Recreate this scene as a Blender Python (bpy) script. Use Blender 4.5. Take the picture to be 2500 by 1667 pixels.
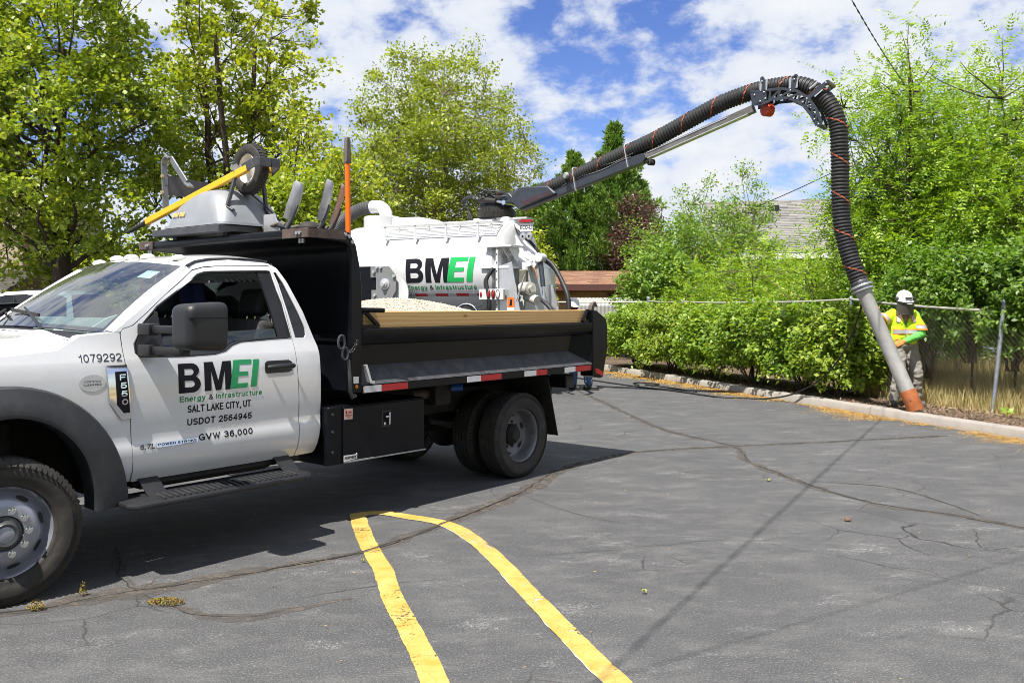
import bpy, bmesh, math, random
import numpy as np
from mathutils import Vector, Matrix

for o in list(bpy.data.objects):
    bpy.data.objects.remove(o)
scene = bpy.context.scene
COL = scene.collection
R = math.radians

# ------------------------------------------------------------------ camera
cam_data = bpy.data.cameras.new("camera")
cam_data.sensor_width = 36.0
cam_data.lens = 30.96
cam_data.shift_y = -0.0354
cam_data.clip_start = 0.05
cam_data.clip_end = 5000
cam = bpy.data.objects.new("camera", cam_data)
COL.objects.link(cam)
cam.location = (0, 0, 1.64)
cam.rotation_euler = (R(90), 0, 0)
scene.camera = cam

# ------------------------------------------------------------------ sky and sun
LIGHT = Vector((0.275, 0.446, -1.0)).normalized()      # direction the sunlight travels
SUN_ELEV = math.asin(-LIGHT.z)
to_sun = -LIGHT
SUN_AZ = math.atan2(to_sun.x, to_sun.y)               # clockwise from +Y

world = bpy.data.worlds.new("World")
scene.world = world
world.use_nodes = True
nt = world.node_tree
for n in list(nt.nodes):
    nt.nodes.remove(n)
def wn(t, **kw):
    n = nt.nodes.new(t)
    for k, v in kw.items():
        setattr(n, k, v)
    return n
out = wn('ShaderNodeOutputWorld')
bg = wn('ShaderNodeBackground')
bg.inputs['Strength'].default_value = 0.1
sky = wn('ShaderNodeTexSky', sky_type='NISHITA')
sky.sun_disc = False
sky.sun_elevation = SUN_ELEV
sky.sun_rotation = SUN_AZ
sky.altitude = 1300
sky.air_density = 1.0
sky.dust_density = 0.3
sky.ozone_density = 2.5
hs = wn('ShaderNodeHueSaturation')
hs.inputs['Hue'].default_value = 0.52
hs.inputs['Saturation'].default_value = 1.2
hs.inputs['Value'].default_value = 0.92
nt.links.new(sky.outputs[0], hs.inputs['Color'])
# clouds: direction projected on a high layer
tc = wn('ShaderNodeTexCoord')
sep = wn('ShaderNodeSeparateXYZ')
nt.links.new(tc.outputs['Generated'], sep.inputs[0])
def wm(op, a, b=None, clamp=False):
    m = wn('ShaderNodeMath', operation=op, use_clamp=clamp)
    for i, q in enumerate((a, b)):
        if q is None:
            continue
        if isinstance(q, (int, float)):
            m.inputs[i].default_value = q
        else:
            nt.links.new(q, m.inputs[i])
    return m.outputs[0]
zc = wm('ADD', wm('MAXIMUM', sep.outputs['Z'], 0.0), 0.42)
comb = wn('ShaderNodeCombineXYZ')
nt.links.new(wm('DIVIDE', sep.outputs['X'], zc), comb.inputs[0])
nt.links.new(wm('DIVIDE', sep.outputs['Y'], zc), comb.inputs[1])
comb.inputs[2].default_value = 8.1
cn = wn('ShaderNodeTexNoise')
cn.inputs['Scale'].default_value = 3.2
cn.inputs['Detail'].default_value = 9
cn.inputs['Roughness'].default_value = 0.60
cn.inputs['Distortion'].default_value = 0.1
nt.links.new(comb.outputs[0], cn.inputs['Vector'])
cn2 = wn('ShaderNodeTexNoise')
cn2.inputs['Scale'].default_value = 11.0
cn2.inputs['Detail'].default_value = 7
cn2.inputs['Roughness'].default_value = 0.62
cn2.inputs['Distortion'].default_value = 0.15
nt.links.new(comb.outputs[0], cn2.inputs['Vector'])
mixn = wm('ADD', wm('MULTIPLY', cn.outputs[0], 0.55), wm('MULTIPLY', cn2.outputs[0], 0.45))
ramp = wn('ShaderNodeValToRGB')
ramp.color_ramp.interpolation = 'EASE'
ramp.color_ramp.elements[0].position = 0.40
ramp.color_ramp.elements[0].color = (0, 0, 0, 1)
ramp.color_ramp.elements[1].position = 0.53
ramp.color_ramp.elements[1].color = (1, 1, 1, 1)
nt.links.new(mixn, ramp.inputs[0])
shade = wn('ShaderNodeValToRGB')
shade.color_ramp.elements[0].position = 0.50
shade.color_ramp.elements[0].color = (4.3, 4.6, 5.2, 1)
shade.color_ramp.elements[1].position = 0.66
shade.color_ramp.elements[1].color = (5.2, 5.3, 5.45, 1)
nt.links.new(mixn, shade.inputs[0])
cmix = wn('ShaderNodeMix', data_type='RGBA')
nt.links.new(ramp.outputs[0], cmix.inputs['Factor'])
nt.links.new(hs.outputs[0], cmix.inputs[6])
nt.links.new(shade.outputs[0], cmix.inputs[7])
nt.links.new(cmix.outputs[2], bg.inputs['Color'])
nt.links.new(bg.outputs[0], out.inputs['Surface'])

sun_data = bpy.data.lights.new("sun", 'SUN')
sun_data.energy = 5.0
sun_data.angle = R(0.53)
sun_data.color = (1.0, 0.955, 0.88)
sun = bpy.data.objects.new("sun", sun_data)
COL.objects.link(sun)
sun.rotation_euler = LIGHT.to_track_quat('-Z', 'Y').to_euler()
sun.location = (-10, -20, 40)

scene.view_settings.view_transform = 'Standard'
scene.view_settings.look = 'None'
scene.view_settings.exposure = 0.85
scene.view_settings.gamma = 1.0
scene.view_settings.use_curve_mapping = False
scene.render.engine = 'CYCLES'
scene.cycles.pixel_filter_type = 'BLACKMAN_HARRIS'
scene.cycles.filter_width = 0.95
scene.cycles.max_bounces = 8
scene.cycles.transparent_max_bounces = 16
scene.cycles.caustics_reflective = False
scene.cycles.caustics_refractive = False

# ------------------------------------------------------------------ helpers
RNG = random.Random(7)

def link(o, parent=None):
    COL.objects.link(o)
    if parent is not None:
        o.parent = parent
    return o

def tag(o, label=None, cat=None, group=None, kind=None):
    if label: o["label"] = label
    if cat: o["category"] = cat
    if group: o["group"] = group
    if kind: o["kind"] = kind
    return o

def empty(name, loc=(0, 0, 0), rz=0.0, parent=None):
    o = bpy.data.objects.new(name, None)
    o.empty_display_size = 0.2
    o.location = loc
    o.rotation_euler = (0, 0, rz)
    return link(o, parent)

def copy_tree(o, parent=None):
    c = o.copy()
    link(c, parent)
    for ch in list(o.children):
        copy_tree(ch, c)
    return c

def frame_of(d):
    d = Vector(d).normalized()
    a = Vector((0, 0, 1)) if abs(d.z) < 0.9 else Vector((1, 0, 0))
    x = d.cross(a).normalized()
    y = d.cross(x).normalized()
    return x, y, d

class MB:
    def __init__(self):
        self.v = []
        self.f = []
    def add(self, vs, fs):
        b = len(self.v)
        self.v.extend([tuple(p) for p in vs])
        self.f.extend([tuple(i + b for i in f) for f in fs])
        return self
    def box(self, x0, x1, y0, y1, z0, z1, M=None):
        vs = [Vector((x, y, z)) for x in (x0, x1) for y in (y0, y1) for z in (z0, z1)]
        if M is not None:
            vs = [M @ p for p in vs]
        return self.add(vs, [(0, 1, 3, 2), (4, 6, 7, 5), (0, 4, 5, 1), (2, 3, 7, 6), (0, 2, 6, 4), (1, 5, 7, 3)])
    def bar(self, p0, p1, w, h, up=(0, 0, 1)):
        p0 = Vector(p0); p1 = Vector(p1)
        d = (p1 - p0).normalized()
        up = Vector(up)
        if abs(d.dot(up)) > 0.98:
            up = Vector((1, 0, 0))
        x = d.cross(up).normalized()
        y = x.cross(d).normalized()
        vs = []
        for p in (p0, p1):
            for sx, sy in ((-1, -1), (1, -1), (1, 1), (-1, 1)):
                vs.append(p + x * (sx * w / 2) + y * (sy * h / 2))
        return self.add(vs, [(3, 2, 1, 0), (4, 5, 6, 7), (0, 1, 5, 4), (1, 2, 6, 5), (2, 3, 7, 6), (3, 0, 4, 7)])
    def cyl(self, p0, p1, r0, r1=None, n=16, cap=True):
        if r1 is None: r1 = r0
        p0 = Vector(p0); p1 = Vector(p1)
        x, y, d = frame_of(p1 - p0)
        vs = []
        for p, r in ((p0, r0), (p1, r1)):
            for i in range(n):
                a = 2 * math.pi * i / n
                vs.append(p + x * (r * math.cos(a)) + y * (r * math.sin(a)))
        fs = [(i, (i + 1) % n, n + (i + 1) % n, n + i) for i in range(n)]
        if cap:
            fs.append(tuple(range(n - 1, -1, -1)))
            fs.append(tuple(range(n, 2 * n)))
        return self.add(vs, fs)
    def tube(self, pts, r, n=8, cap=True):
        pts = [Vector(p) for p in pts]
        m = len(pts)
        rs = r if isinstance(r, (list, tuple, np.ndarray)) else [r] * m
        t = []
        for i in range(m):
            a = pts[max(i - 1, 0)]; b = pts[min(i + 1, m - 1)]
            t.append((b - a).normalized())
        x, y, _ = frame_of(t[0])
        vs = []
        for i in range(m):
            x = (x - t[i] * x.dot(t[i]))
            if x.length < 1e-6:
                x, _, _ = frame_of(t[i])
            x.normalize()
            y = t[i].cross(x)
            for j in range(n):
                a = 2 * math.pi * j / n
                vs.append(pts[i] + (x * math.cos(a) + y * math.sin(a)) * rs[i])
        fs = []
        for i in range(m - 1):
            for j in range(n):
                k = (j + 1) % n
                fs.append((i * n + j, i * n + k, (i + 1) * n + k, (i + 1) * n + j))
        if cap:
            fs.append(tuple(range(n - 1, -1, -1)))
            fs.append(tuple((m - 1) * n + j for j in range(n)))
        return self.add(vs, fs)
    def lathe(self, prof, o, axis, n=32, cap=False):
        x, y, d = frame_of(axis)
        o = Vector(o)
        vs = []
        for r, h in prof:
            for j in range(n):
                a = 2 * math.pi * j / n
                vs.append(o + d * h + (x * math.cos(a) + y * math.sin(a)) * r)
        fs = []
        for i in range(len(prof) - 1):
            for j in range(n):
                k = (j + 1) % n
                fs.append((i * n + j, i * n + k, (i + 1) * n + k, (i + 1) * n + j))
        if cap:
            fs.append(tuple(range(n - 1, -1, -1)))
            fs.append(tuple((len(prof) - 1) * n + j for j in range(n)))
        return self.add(vs, fs)
    def prism(self, poly, vec):
        n = len(poly)
        vec = Vector(vec)
        a = [Vector(p) for p in poly]
        b = [p + vec for p in a]
        fs = [tuple(range(n - 1, -1, -1)), tuple(range(n, 2 * n))]
        fs += [(i, (i + 1) % n, n + (i + 1) % n, n + i) for i in range(n)]
        return self.add(a + b, fs)
    def sphere(self, c, r, nu=14, nv=8, M=None):
        if not isinstance(r, (tuple, list)): r = (r, r, r)
        c = Vector(c)
        vs = []
        for i in range(nv + 1):
            th = math.pi * i / nv
            for j in range(nu):
                ph = 2 * math.pi * j / nu
                p = Vector((r[0] * math.sin(th) * math.cos(ph), r[1] * math.sin(th) * math.sin(ph), r[2] * math.cos(th)))
                if M is not None: p = M @ p
                vs.append(c + p)
        fs = []
        for i in range(nv):
            for j in range(nu):
                k = (j + 1) % nu
                fs.append((i * nu + j, (i + 1) * nu + j, (i + 1) * nu + k, i * nu + k))
        return self.add(vs, fs)
    def grid(self, fn, nu, nv):
        vs = [fn(i / nu, j / nv) for i in range(nu + 1) for j in range(nv + 1)]
        w = nv + 1
        fs = [(i * w + j, (i + 1) * w + j, (i + 1) * w + j + 1, i * w + j + 1) for i in range(nu) for j in range(nv)]
        return self.add(vs, fs)
    def build(self, name, mat, parent=None, smooth=35, bevel=0.0, seg=1, clean=True, loc=None, flip=False):
        me = bpy.data.meshes.new(name)
        bm = bmesh.new()
        vs = [bm.verts.new(p) for p in self.v]
        for f in self.f:
            try:
                bm.faces.new([vs[i] for i in f])
            except ValueError:
                pass
        if clean:
            bmesh.ops.remove_doubles(bm, verts=bm.verts, dist=1e-5)
            bmesh.ops.recalc_face_normals(bm, faces=bm.faces)
        if bevel > 0:
            es = [e for e in bm.edges if len(e.link_faces) == 2 and e.calc_face_angle(0) > R(38)]
            bmesh.ops.bevel(bm, geom=es, offset=bevel, segments=seg, profile=0.5, affect='EDGES', clamp_overlap=True)
        if flip:
            bmesh.ops.reverse_faces(bm, faces=bm.faces)
        bm.to_mesh(me)
        bm.free()
        return mesh_obj(name, me, mat, parent, smooth, loc)

def mesh_obj(name, me, mat, parent=None, smooth=35, loc=None):
    if smooth:
        me.polygons.foreach_set('use_smooth', [True] * len(me.polygons))
        me.set_sharp_from_angle(angle=R(smooth))
    me.materials.append(mat)
    o = bpy.data.objects.new(name, me)
    if loc is not None: o.location = loc
    return link(o, parent)

def np_mesh(name, verts, quads, mat, parent=None, smooth=False):
    me = bpy.data.meshes.new(name)
    nv, nf = len(verts), len(quads)
    k = quads.shape[1]
    me.vertices.add(nv)
    me.vertices.foreach_set('co', np.ascontiguousarray(verts, dtype=np.float32).ravel())
    me.loops.add(nf * k)
    me.loops.foreach_set('vertex_index', np.ascontiguousarray(quads, dtype=np.int32).ravel())
    me.polygons.add(nf)
    me.polygons.foreach_set('loop_start', np.arange(0, nf * k, k, dtype=np.int32))
    me.update(calc_edges=True)
    if smooth:
        me.polygons.foreach_set('use_smooth', [True] * nf)
    me.materials.append(mat)
    o = bpy.data.objects.new(name, me)
    return link(o, parent)

# ---- flat-pattern panels: outline (with holes) in (x, z), bent to y = fn(z, x)
def interp(tab):
    xs = [a for a, b in tab]; ys = [b for a, b in tab]
    def f(v, u=0):
        return float(np.interp(v, xs, ys))
    return f

def panel(name, outline, mat, parent, fn, holes=(), thick=0.02, cuts=(), xcuts=(), mirror=None, smooth=30):
    bm = bmesh.new()
    for loop in [outline] + list(holes):
        vs = [bm.verts.new((p[0], 0, p[1])) for p in loop]
        for i in range(len(vs)):
            bm.edges.new((vs[i], vs[(i + 1) % len(vs)]))
    bmesh.ops.triangle_fill(bm, edges=bm.edges[:], use_beauty=True, use_dissolve=False)
    for zz in cuts:
        bmesh.ops.bisect_plane(bm, geom=bm.verts[:] + bm.edges[:] + bm.faces[:], plane_co=(0, 0, zz), plane_no=(0, 0, 1), dist=1e-5)
    for xx in xcuts:
        bmesh.ops.bisect_plane(bm, geom=bm.verts[:] + bm.edges[:] + bm.faces[:], plane_co=(xx, 0, 0), plane_no=(1, 0, 0), dist=1e-5)
    for v in bm.verts:
        v.co.y = fn(v.co.z, v.co.x)
    if thick:
        ret = bmesh.ops.duplicate(bm, geom=bm.faces[:])
        vm = ret['vert_map']
        bound = [e for e in ret['geom'] if isinstance(e, bmesh.types.BMEdge) and len(e.link_faces) == 1]
        newv = [g for g in ret['geom'] if isinstance(g, bmesh.types.BMVert)]
        orig_bound = []
        newset = set(newv)
        for e in bm.edges:
            if len(e.link_faces) == 1 and e.verts[0] not in newset:
                orig_bound.append(e)
        for v in newv:
            v.co.y += thick
        for e in orig_bound:
            a, b = e.verts
            try:
                bm.faces.new((a, b, vm[b], vm[a]))
            except (ValueError, KeyError):
                pass
    if mirror is not None:
        for v in bm.verts:
            v.co.y = 2 * mirror - v.co.y
    bmesh.ops.recalc_face_normals(bm, faces=bm.faces)
    me = bpy.data.meshes.new(name)
    bm.to_mesh(me)
    bm.free()
    return mesh_obj(name, me, mat, parent, smooth)

# ---- a small stroke alphabet (grotesque capitals, figures and the lower case needed)
def _arc(cx, cy, rx, ry, a0, a1, n=12):
    return [(cx + rx * math.cos(R(a0 + (a1 - a0) * k / n)), cy + ry * math.sin(R(a0 + (a1 - a0) * k / n))) for k in range(n + 1)]
_S = _arc(.5, .75, .46, .25, 25, 270, 14) + _arc(.5, .25, .5, .25, 90, -155, 14)[1:]
GL = {
 'A': (.74, [[(0, 0), (.5, 1), (1, 0)], [(.2, .33), (.8, .33)]]),
 'B': (.68, [[(0, 0), (0, 1), (.6, 1)] + _arc(.6, .765, .35, .235, 90, -90) + [(0, .53)], [(.6, .53)] + _arc(.62, .265, .38, .265, 90, -90) + [(0, 0)]]),
 'C': (.74, [_arc(.52, .5, .52, .5, 42, 318, 20)]),
 'D': (.72, [[(0, 0), (0, 1), (.45, 1)] + _arc(.45, .5, .55, .5, 90, -90, 16) + [(.45, 0), (0, 0)]]),
 'E': (.62, [[(1, 1), (0, 1), (0, 0), (1, 0)], [(0, .52), (.9, .52)]]),
 'F': (.58, [[(1, 1), (0, 1), (0, 0)], [(0, .5), (.85, .5)]]),
 'G': (.78, [_arc(.5, .5, .5, .5, 45, 360, 22)[:-3] + [(.98, .45), (.55, .45)], [(.98, .45), (.98, .02)]]),
 'H': (.70, [[(0, 0), (0, 1)], [(1, 0), (1, 1)], [(0, .52), (1, .52)]]),
 'I': (.0, [[(0, 0), (0, 1)]]),
 'K': (.70, [[(0, 0), (0, 1)], [(.95, 1), (.02, .36)], [(.36, .6), (1, 0)]]),
 'L': (.56, [[(0, 1), (0, 0), (1, 0)]]),
 'M': (.86, [[(0, 0), (0, 1), (.5, .08), (1, 1), (1, 0)]]),
 'N': (.72, [[(0, 0), (0, 1), (1, 0), (1, 1)]]),
 'O': (.80, [_arc(.5, .5, .5, .5, 90, 450, 28)]),
 'P': (.66, [[(0, 0), (0, 1), (.6, 1)] + _arc(.6, .735, .4, .265, 90, -90) + [(0, .47)]]),
 'R': (.70, [[(0, 0), (0, 1), (.6, 1)] + _arc(.6, .745, .38, .255, 90, -90) + [(0, .49)], [(.62, .49), (.90, .38), (.96, 0)]]),
 'S': (.66, [_S]), 'T': (.66, [[(0, 1), (1, 1)], [(.5, 1), (.5, 0)]]),
 'U': (.70, [[(0, 1), (0, .4)] + _arc(.5, .34, .5, .34, 180, 360, 16) + [(1, .4), (1, 1)]]),
 'V': (.72, [[(0, 1), (.5, 0), (1, 1)]]), 'W': (1.02, [[(0, 1), (.26, 0), (.5, .92), (.74, 0), (1, 1)]]),
 'X': (.70, [[(0, 0), (1, 1)], [(0, 1), (1, 0)]]), 'Y': (.70, [[(0, 1), (.5, .45), (1, 1)], [(.5, .45), (.5, 0)]]),
 '0': (.58, [_arc(.5, .5, .5, .5, 90, 450, 24)]), '1': (.30, [[(.0, .74), (.6, .80), (.9, 1), (.9, 0)]]),
 '2': (.58, [_arc(.5, .72, .5, .28, 170, -35, 12) + [(.05, .06), (0, 0), (1, 0)]]),
 '3': (.58, [_arc(.48, .755, .46, .245, 160, -90, 12) + _arc(.48, .265, .52, .265, 85, -160, 12)]),
 '4': (.62, [[(.74, 0), (.74, 1), (0, .28), (1, .28)]]),
 '5': (.58, [[(.92, 1), (.14, 1), (.04, .48), (.10, .50)] + _arc(.48, .31, .52, .31, 130, -155, 14)]),
 '6': (.58, [_arc(.5, .31, .5, .31, 90, 450, 20), [(0, .33)] + _arc(.56, .5, .56, .5, 190, 50, 12)]),
 '7': (.56, [[(0, 1), (1, 1), (.62, .55), (.40, 0)]]),
 '8': (.58, [_arc(.5, .755, .43, .245, 90, 450, 18), _arc(.5, .265, .5, .265, 90, 450, 18)]),
 '9': (.58, [_arc(.5, .69, .5, .31, 90, 450, 20), [(1, .67)] + _arc(.44, .5, .56, .5, 10, -130, 12)]),
 ',': (.0, [[(0, .04), (-.12, -.2)]]), '.': (.0, [[(0, 0), (0, .05)]]), '-': (.3, [[(0, .42), (1, .42)]]),
 '&': (.74, [[(1, 0), (.26, .66)] + _arc(.44, .80, .24, .20, 200, -20, 12) + [(.55, .58), (.16, .40)] + _arc(.38, .24, .38, .24, 140, 330, 12) + [(.92, .48)]]),
 'a': (.52, [_arc(.5, .5, .46, .24, 165, 0, 10) + [(.96, .1), (1, 0)], [(.96, .42), (.4, .36)] + _arc(.36, .18, .36, .18, 90, 300, 10) + [(.96, .24)]]),
 'c': (.52, [_arc(.52, .37, .52, .37, 45, 315, 16)]), 'e': (.54, [[(0, .39), (1, .39)] + _arc(.5, .37, .5, .37, 5, 318, 18)]),
 'f': (.30, [[(.4, 0), (.4, .8)] + _arc(.85, .82, .45, .18, 180, 95, 6), [(0, .70), (.9, .70)]]),
 'g': (.54, [_arc(.48, .40, .48, .34, 0, 360, 18), [(1, .74), (1, -.08)] + _arc(.5, -.08, .5, .18, 0, -165, 10)]),
 'n': (.50, [[(0, 0), (0, .74)], [(0, .48)] + _arc(.5, .48, .5, .26, 180, 0, 10) + [(1, 0)]]),
 'r': (.26, [[(0, 0), (0, .74)], [(0, .42)] + _arc(.9, .38, .9, .34, 170, 95, 6)]),
 's': (.48, [_arc(.5, .56, .44, .18, 25, 260, 10) + _arc(.5, .19, .48, .19, 85, -155, 10)]),
 't': (.30, [[(.45, .98), (.45, .16)] + _arc(.85, .16, .40, .16, 180, 265, 6), [(0, .72), (.95, .72)]]),
 'u': (.50, [[(0, .74), (0, .28)] + _arc(.5, .27, .5, .27, 180, 360, 10), [(1, .74), (1, 0)]]),
 'y': (.54, [[(0, .74), (.5, .0)], [(1, .74), (.42, -.18), (.2, -.26), (.0, -.25)]]),
}
def strokes(body, x0, x1, z0, z1, wt, gap=0.17):
    """centre lines fitted so the capitals span z0..z1 and the line spans x0..x1; wt as part of the height"""
    pen = 0.0; out_ = []
    for ch in body:
        if ch == ' ': pen += 0.50; continue
        w, st = GL[ch]
        pen += wt / 2
        for s_ in st: out_.append([(pen + px * w, py) for px, py in s_])
        pen += w + wt / 2 + gap
    tot = pen - gap
    H = z1 - z0; hw = wt * H / 2
    sx = (x1 - x0) / tot
    return [[(x0 + px * sx, z0 + hw + py * (H - 2 * hw)) for px, py in s_] for s_ in out_], hw
def text(body, x0, x1, z0, z1, m, parent, fn, wt=0.16, shear=0.0, name='lettering', gap=0.17, cuts=0):
    L, hw = strokes(body, x0, x1, z0, z1, wt, gap)
    mb = MB()
    for i, s_ in enumerate(L):
        P = [Vector((px + shear * (pz - z0), pz)) for px, pz in s_]
        Q = [P[0]]
        for p in P[1:]:
            if (p - Q[-1]).length > 1e-6: Q.append(p)
        closed = (Q[0] - Q[-1]).length < 1e-5 and len(Q) > 4
        if closed: Q = Q[:-1]
        n = len(Q); rows = []
        for k in range(n):
            a = Q[(k - 1) % n] if (closed or k > 0) else None; b = Q[(k + 1) % n] if (closed or k < n - 1) else None
            d0 = (Q[k] - a).normalized() if a is not None else None; d1 = (b - Q[k]).normalized() if b is not None else None
            if d0 is None: d0 = d1
            if d1 is None: d1 = d0
            n0 = Vector((-d0.y, d0.x)); n1 = Vector((-d1.y, d1.x)); nn = n0 + n1
            if nn.length < 1e-4: nn = n0.copy()
            nn.normalize(); sc = 1 / max(0.42, nn.dot(n0))
            c = Q[k].copy()
            if not closed and len(s_) and k == 0: c = c - d1 * hw * (0.96 if abs(d1.y) > 0.9 or abs(d1.x) > 0.9 else 0.5)
            if not closed and k == n - 1: c = c + d0 * hw * (0.96 if abs(d0.y) > 0.9 or abs(d0.x) > 0.9 else 0.5)
            rows.append((c + nn * hw * sc, c - nn * hw * sc))
        lift = 0.00012 * (i % 5)
        b0 = len(mb.v)
        for a, b in rows:
            for q in (a, b): mb.v.append((q.x, fn(q.y, q.x) - lift, q.y))
        cnt = n if closed else n - 1
        for k in range(cnt):
            k2 = (k + 1) % n; sub = max(1, cuts if abs(Q[k].y - Q[k2].y) > 0.15 * (z1 - z0) else 1)
            if sub == 1: mb.f.append((b0 + 2 * k, b0 + 2 * k + 1, b0 + 2 * k2 + 1, b0 + 2 * k2))
            else:
                prev = (b0 + 2 * k, b0 + 2 * k + 1)
                for j in range(1, sub + 1):
                    if j == sub: cur = (b0 + 2 * k2, b0 + 2 * k2 + 1)
                    else:
                        f = j / sub; cur = (len(mb.v), len(mb.v) + 1)
                        for e in (0, 1):
                            q = rows[k][e].lerp(rows[k2][e], f); mb.v.append((q.x, fn(q.y, q.x) - lift, q.y))
                    mb.f.append((prev[0], prev[1], cur[1], cur[0])); prev = cur
    me = bpy.data.meshes.new(name); me.from_pydata(mb.v, [], mb.f)
    return mesh_obj(name, me, m, parent, 0)

def M_poly(x0, x1, z0, z1, st=0.245, n=0):
    w = x1 - x0; h = z1 - z0
    q = lambda fx, fz: (x0 + fx * w, z0 + fz * h)
    return [q(0, 0), q(st, 0), q(st, 0.70), q(0.40, 0), q(0.60, 0), q(1 - st, 0.70), q(1 - st, 0), q(1, 0), q(1, 1), q(1 - st * 1.32, 1), q(0.5, 0.33), q(st * 1.32, 1), q(0, 1)]
def B_poly(x0, x1, z0, z1):
    w = x1 - x0; h = z1 - z0
    q = lambda p: (x0 + p[0] * w, z0 + p[1] * h)
    outl = [(0, 0), (.60, 0)] + _arc(.62, .285, .38, .285, -90, 62, 12) + _arc(.58, .755, .36, .245, -48, 90, 12) + [(0, 1)]
    h1 = [(.27, .60), (.56, .60)] + _arc(.56, .705, .13, .105, -90, 90, 8)[1:] + [(.27, .81)]
    h2 = [(.27, .19), (.58, .19)] + _arc(.58, .30, .15, .11, -90, 90, 8)[1:] + [(.27, .41)]
    return [q(p) for p in outl], [[q(p) for p in h1], [q(p) for p in h2]]

# ------------------------------------------------------------------ materials
MATS = {}
def nodes_of(m):
    t = m.node_tree
    return t, t.nodes, t.links, t.nodes['Principled BSDF']

def mat(name, col, rough=0.5, metal=0.0, var=0.0, vscale=6.0, bump=0.0, bscale=60.0, col2=None, dirt=0.0, dirtcol=(0.16, 0.13, 0.10), spec=0.5, coat=0.0, stretch=(1, 1, 1), rvar=0.0, dscale=3.0):
    m = bpy.data.materials.new(name)
    m.use_nodes = True
    t, N, L, b = nodes_of(m)
    b.inputs['Base Color'].default_value = (*col, 1)
    b.inputs['Roughness'].default_value = rough
    b.inputs['Metallic'].default_value = metal
    b.inputs['Specular IOR Level'].default_value = spec
    if coat:
        b.inputs['Coat Weight'].default_value = coat
        b.inputs['Coat Roughness'].default_value = 0.05
    tcn = N.new('ShaderNodeTexCoord')
    mp = N.new('ShaderNodeMapping')
    mp.inputs['Scale'].default_value = stretch
    L.new(tcn.outputs['Object'], mp.inputs[0])
    src = None
    if var > 0 or col2 is not None:
        nz = N.new('ShaderNodeTexNoise')
        nz.inputs['Scale'].default_value = vscale
        nz.inputs['Detail'].default_value = 6
        nz.inputs['Roughness'].default_value = 0.65
        L.new(mp.outputs[0], nz.inputs['Vector'])
        cr = N.new('ShaderNodeValToRGB')
        c2 = col2 if col2 is not None else tuple(min(1, c * (1 + var)) for c in col)
        c1 = col if col2 is not None else tuple(c * (1 - var) for c in col)
        cr.color_ramp.elements[0].position = 0.32
        cr.color_ramp.elements[0].color = (*c1, 1)
        cr.color_ramp.elements[1].position = 0.68
        cr.color_ramp.elements[1].color = (*c2, 1)
        L.new(nz.outputs[0], cr.inputs[0])
        src = cr.outputs[0]
        L.new(src, b.inputs['Base Color'])
        if rvar:
            mr = N.new('ShaderNodeMapRange')
            mr.inputs[3].default_value = max(0.02, rough - rvar)
            mr.inputs[4].default_value = min(1, rough + rvar)
            L.new(nz.outputs[0], mr.inputs[0])
            L.new(mr.outputs[0], b.inputs['Roughness'])
    if dirt > 0:
        dz = N.new('ShaderNodeTexNoise')
        dz.inputs['Scale'].default_value = dscale
        dz.inputs['Detail'].default_value = 8
        dz.inputs['Roughness'].default_value = 0.75
        L.new(tcn.outputs['Object'], dz.inputs['Vector'])
        dr = N.new('ShaderNodeMapRange')
        dr.inputs[1].default_value = 0.48
        dr.inputs[2].default_value = 0.75
        dr.inputs[4].default_value = dirt
        L.new(dz.outputs[0], dr.inputs[0])
        mx = N.new('ShaderNodeMix')
        mx.data_type = 'RGBA'
        L.new(dr.outputs[0], mx.inputs['Factor'])
        if src is None:
            mx.inputs[6].default_value = (*col, 1)
        else:
            L.new(src, mx.inputs[6])
        mx.inputs[7].default_value = (*dirtcol, 1)
        L.new(mx.outputs[2], b.inputs['Base Color'])
    if bump > 0:
        bz = N.new('ShaderNodeTexNoise')
        bz.inputs['Scale'].default_value = bscale
        bz.inputs['Detail'].default_value = 5
        L.new(mp.outputs[0], bz.inputs['Vector'])
        bp = N.new('ShaderNodeBump')
        bp.inputs['Strength'].default_value = bump
        bp.inputs['Distance'].default_value = 0.02
        L.new(bz.outputs[0], bp.inputs['Height'])
        L.new(bp.outputs[0], b.inputs['Normal'])
    MATS[name] = m
    return m

def leaf_mat(name, cols, trans, rough=0.46, tw=0.38):
    """leaf colours picked per leaf; part of the light passes through"""
    m = bpy.data.materials.new(name)
    m.use_nodes = True
    t, N, L, b = nodes_of(m)
    geo = N.new('ShaderNodeNewGeometry')
    cr = N.new('ShaderNodeValToRGB')
    e = cr.color_ramp.elements
    e[0].position = 0.0
    e[0].color = (*cols[0], 1)
    e[1].position = 1.0
    e[1].color = (*cols[-1], 1)
    for i, c in enumerate(cols[1:-1]):
        q = e.new((i + 1) / (len(cols) - 1))
        q.color = (*c, 1)
    L.new(geo.outputs['Random Per Island'], cr.inputs[0])
    L.new(cr.outputs[0], b.inputs['Base Color'])
    b.inputs['Roughness'].default_value = rough
    b.inputs['Specular IOR Level'].default_value = 0.45
    tr = N.new('ShaderNodeBsdfTranslucent')
    mc = N.new('ShaderNodeMix')
    mc.data_type = 'RGBA'
    mc.blend_type = 'MULTIPLY'
    mc.inputs['Factor'].default_value = 1.0
    L.new(cr.outputs[0], mc.inputs[6])
    mc.inputs[7].default_value = (*trans, 1)
    L.new(mc.outputs[2], tr.inputs['Color'])
    ms = N.new('ShaderNodeMixShader')
    ms.inputs[0].default_value = tw
    L.new(b.outputs[0], ms.inputs[1])
    L.new(tr.outputs[0], ms.inputs[2])
    L.new(ms.outputs[0], N['Material Output'].inputs['Surface'])
    MATS[name] = m
    return m

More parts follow.
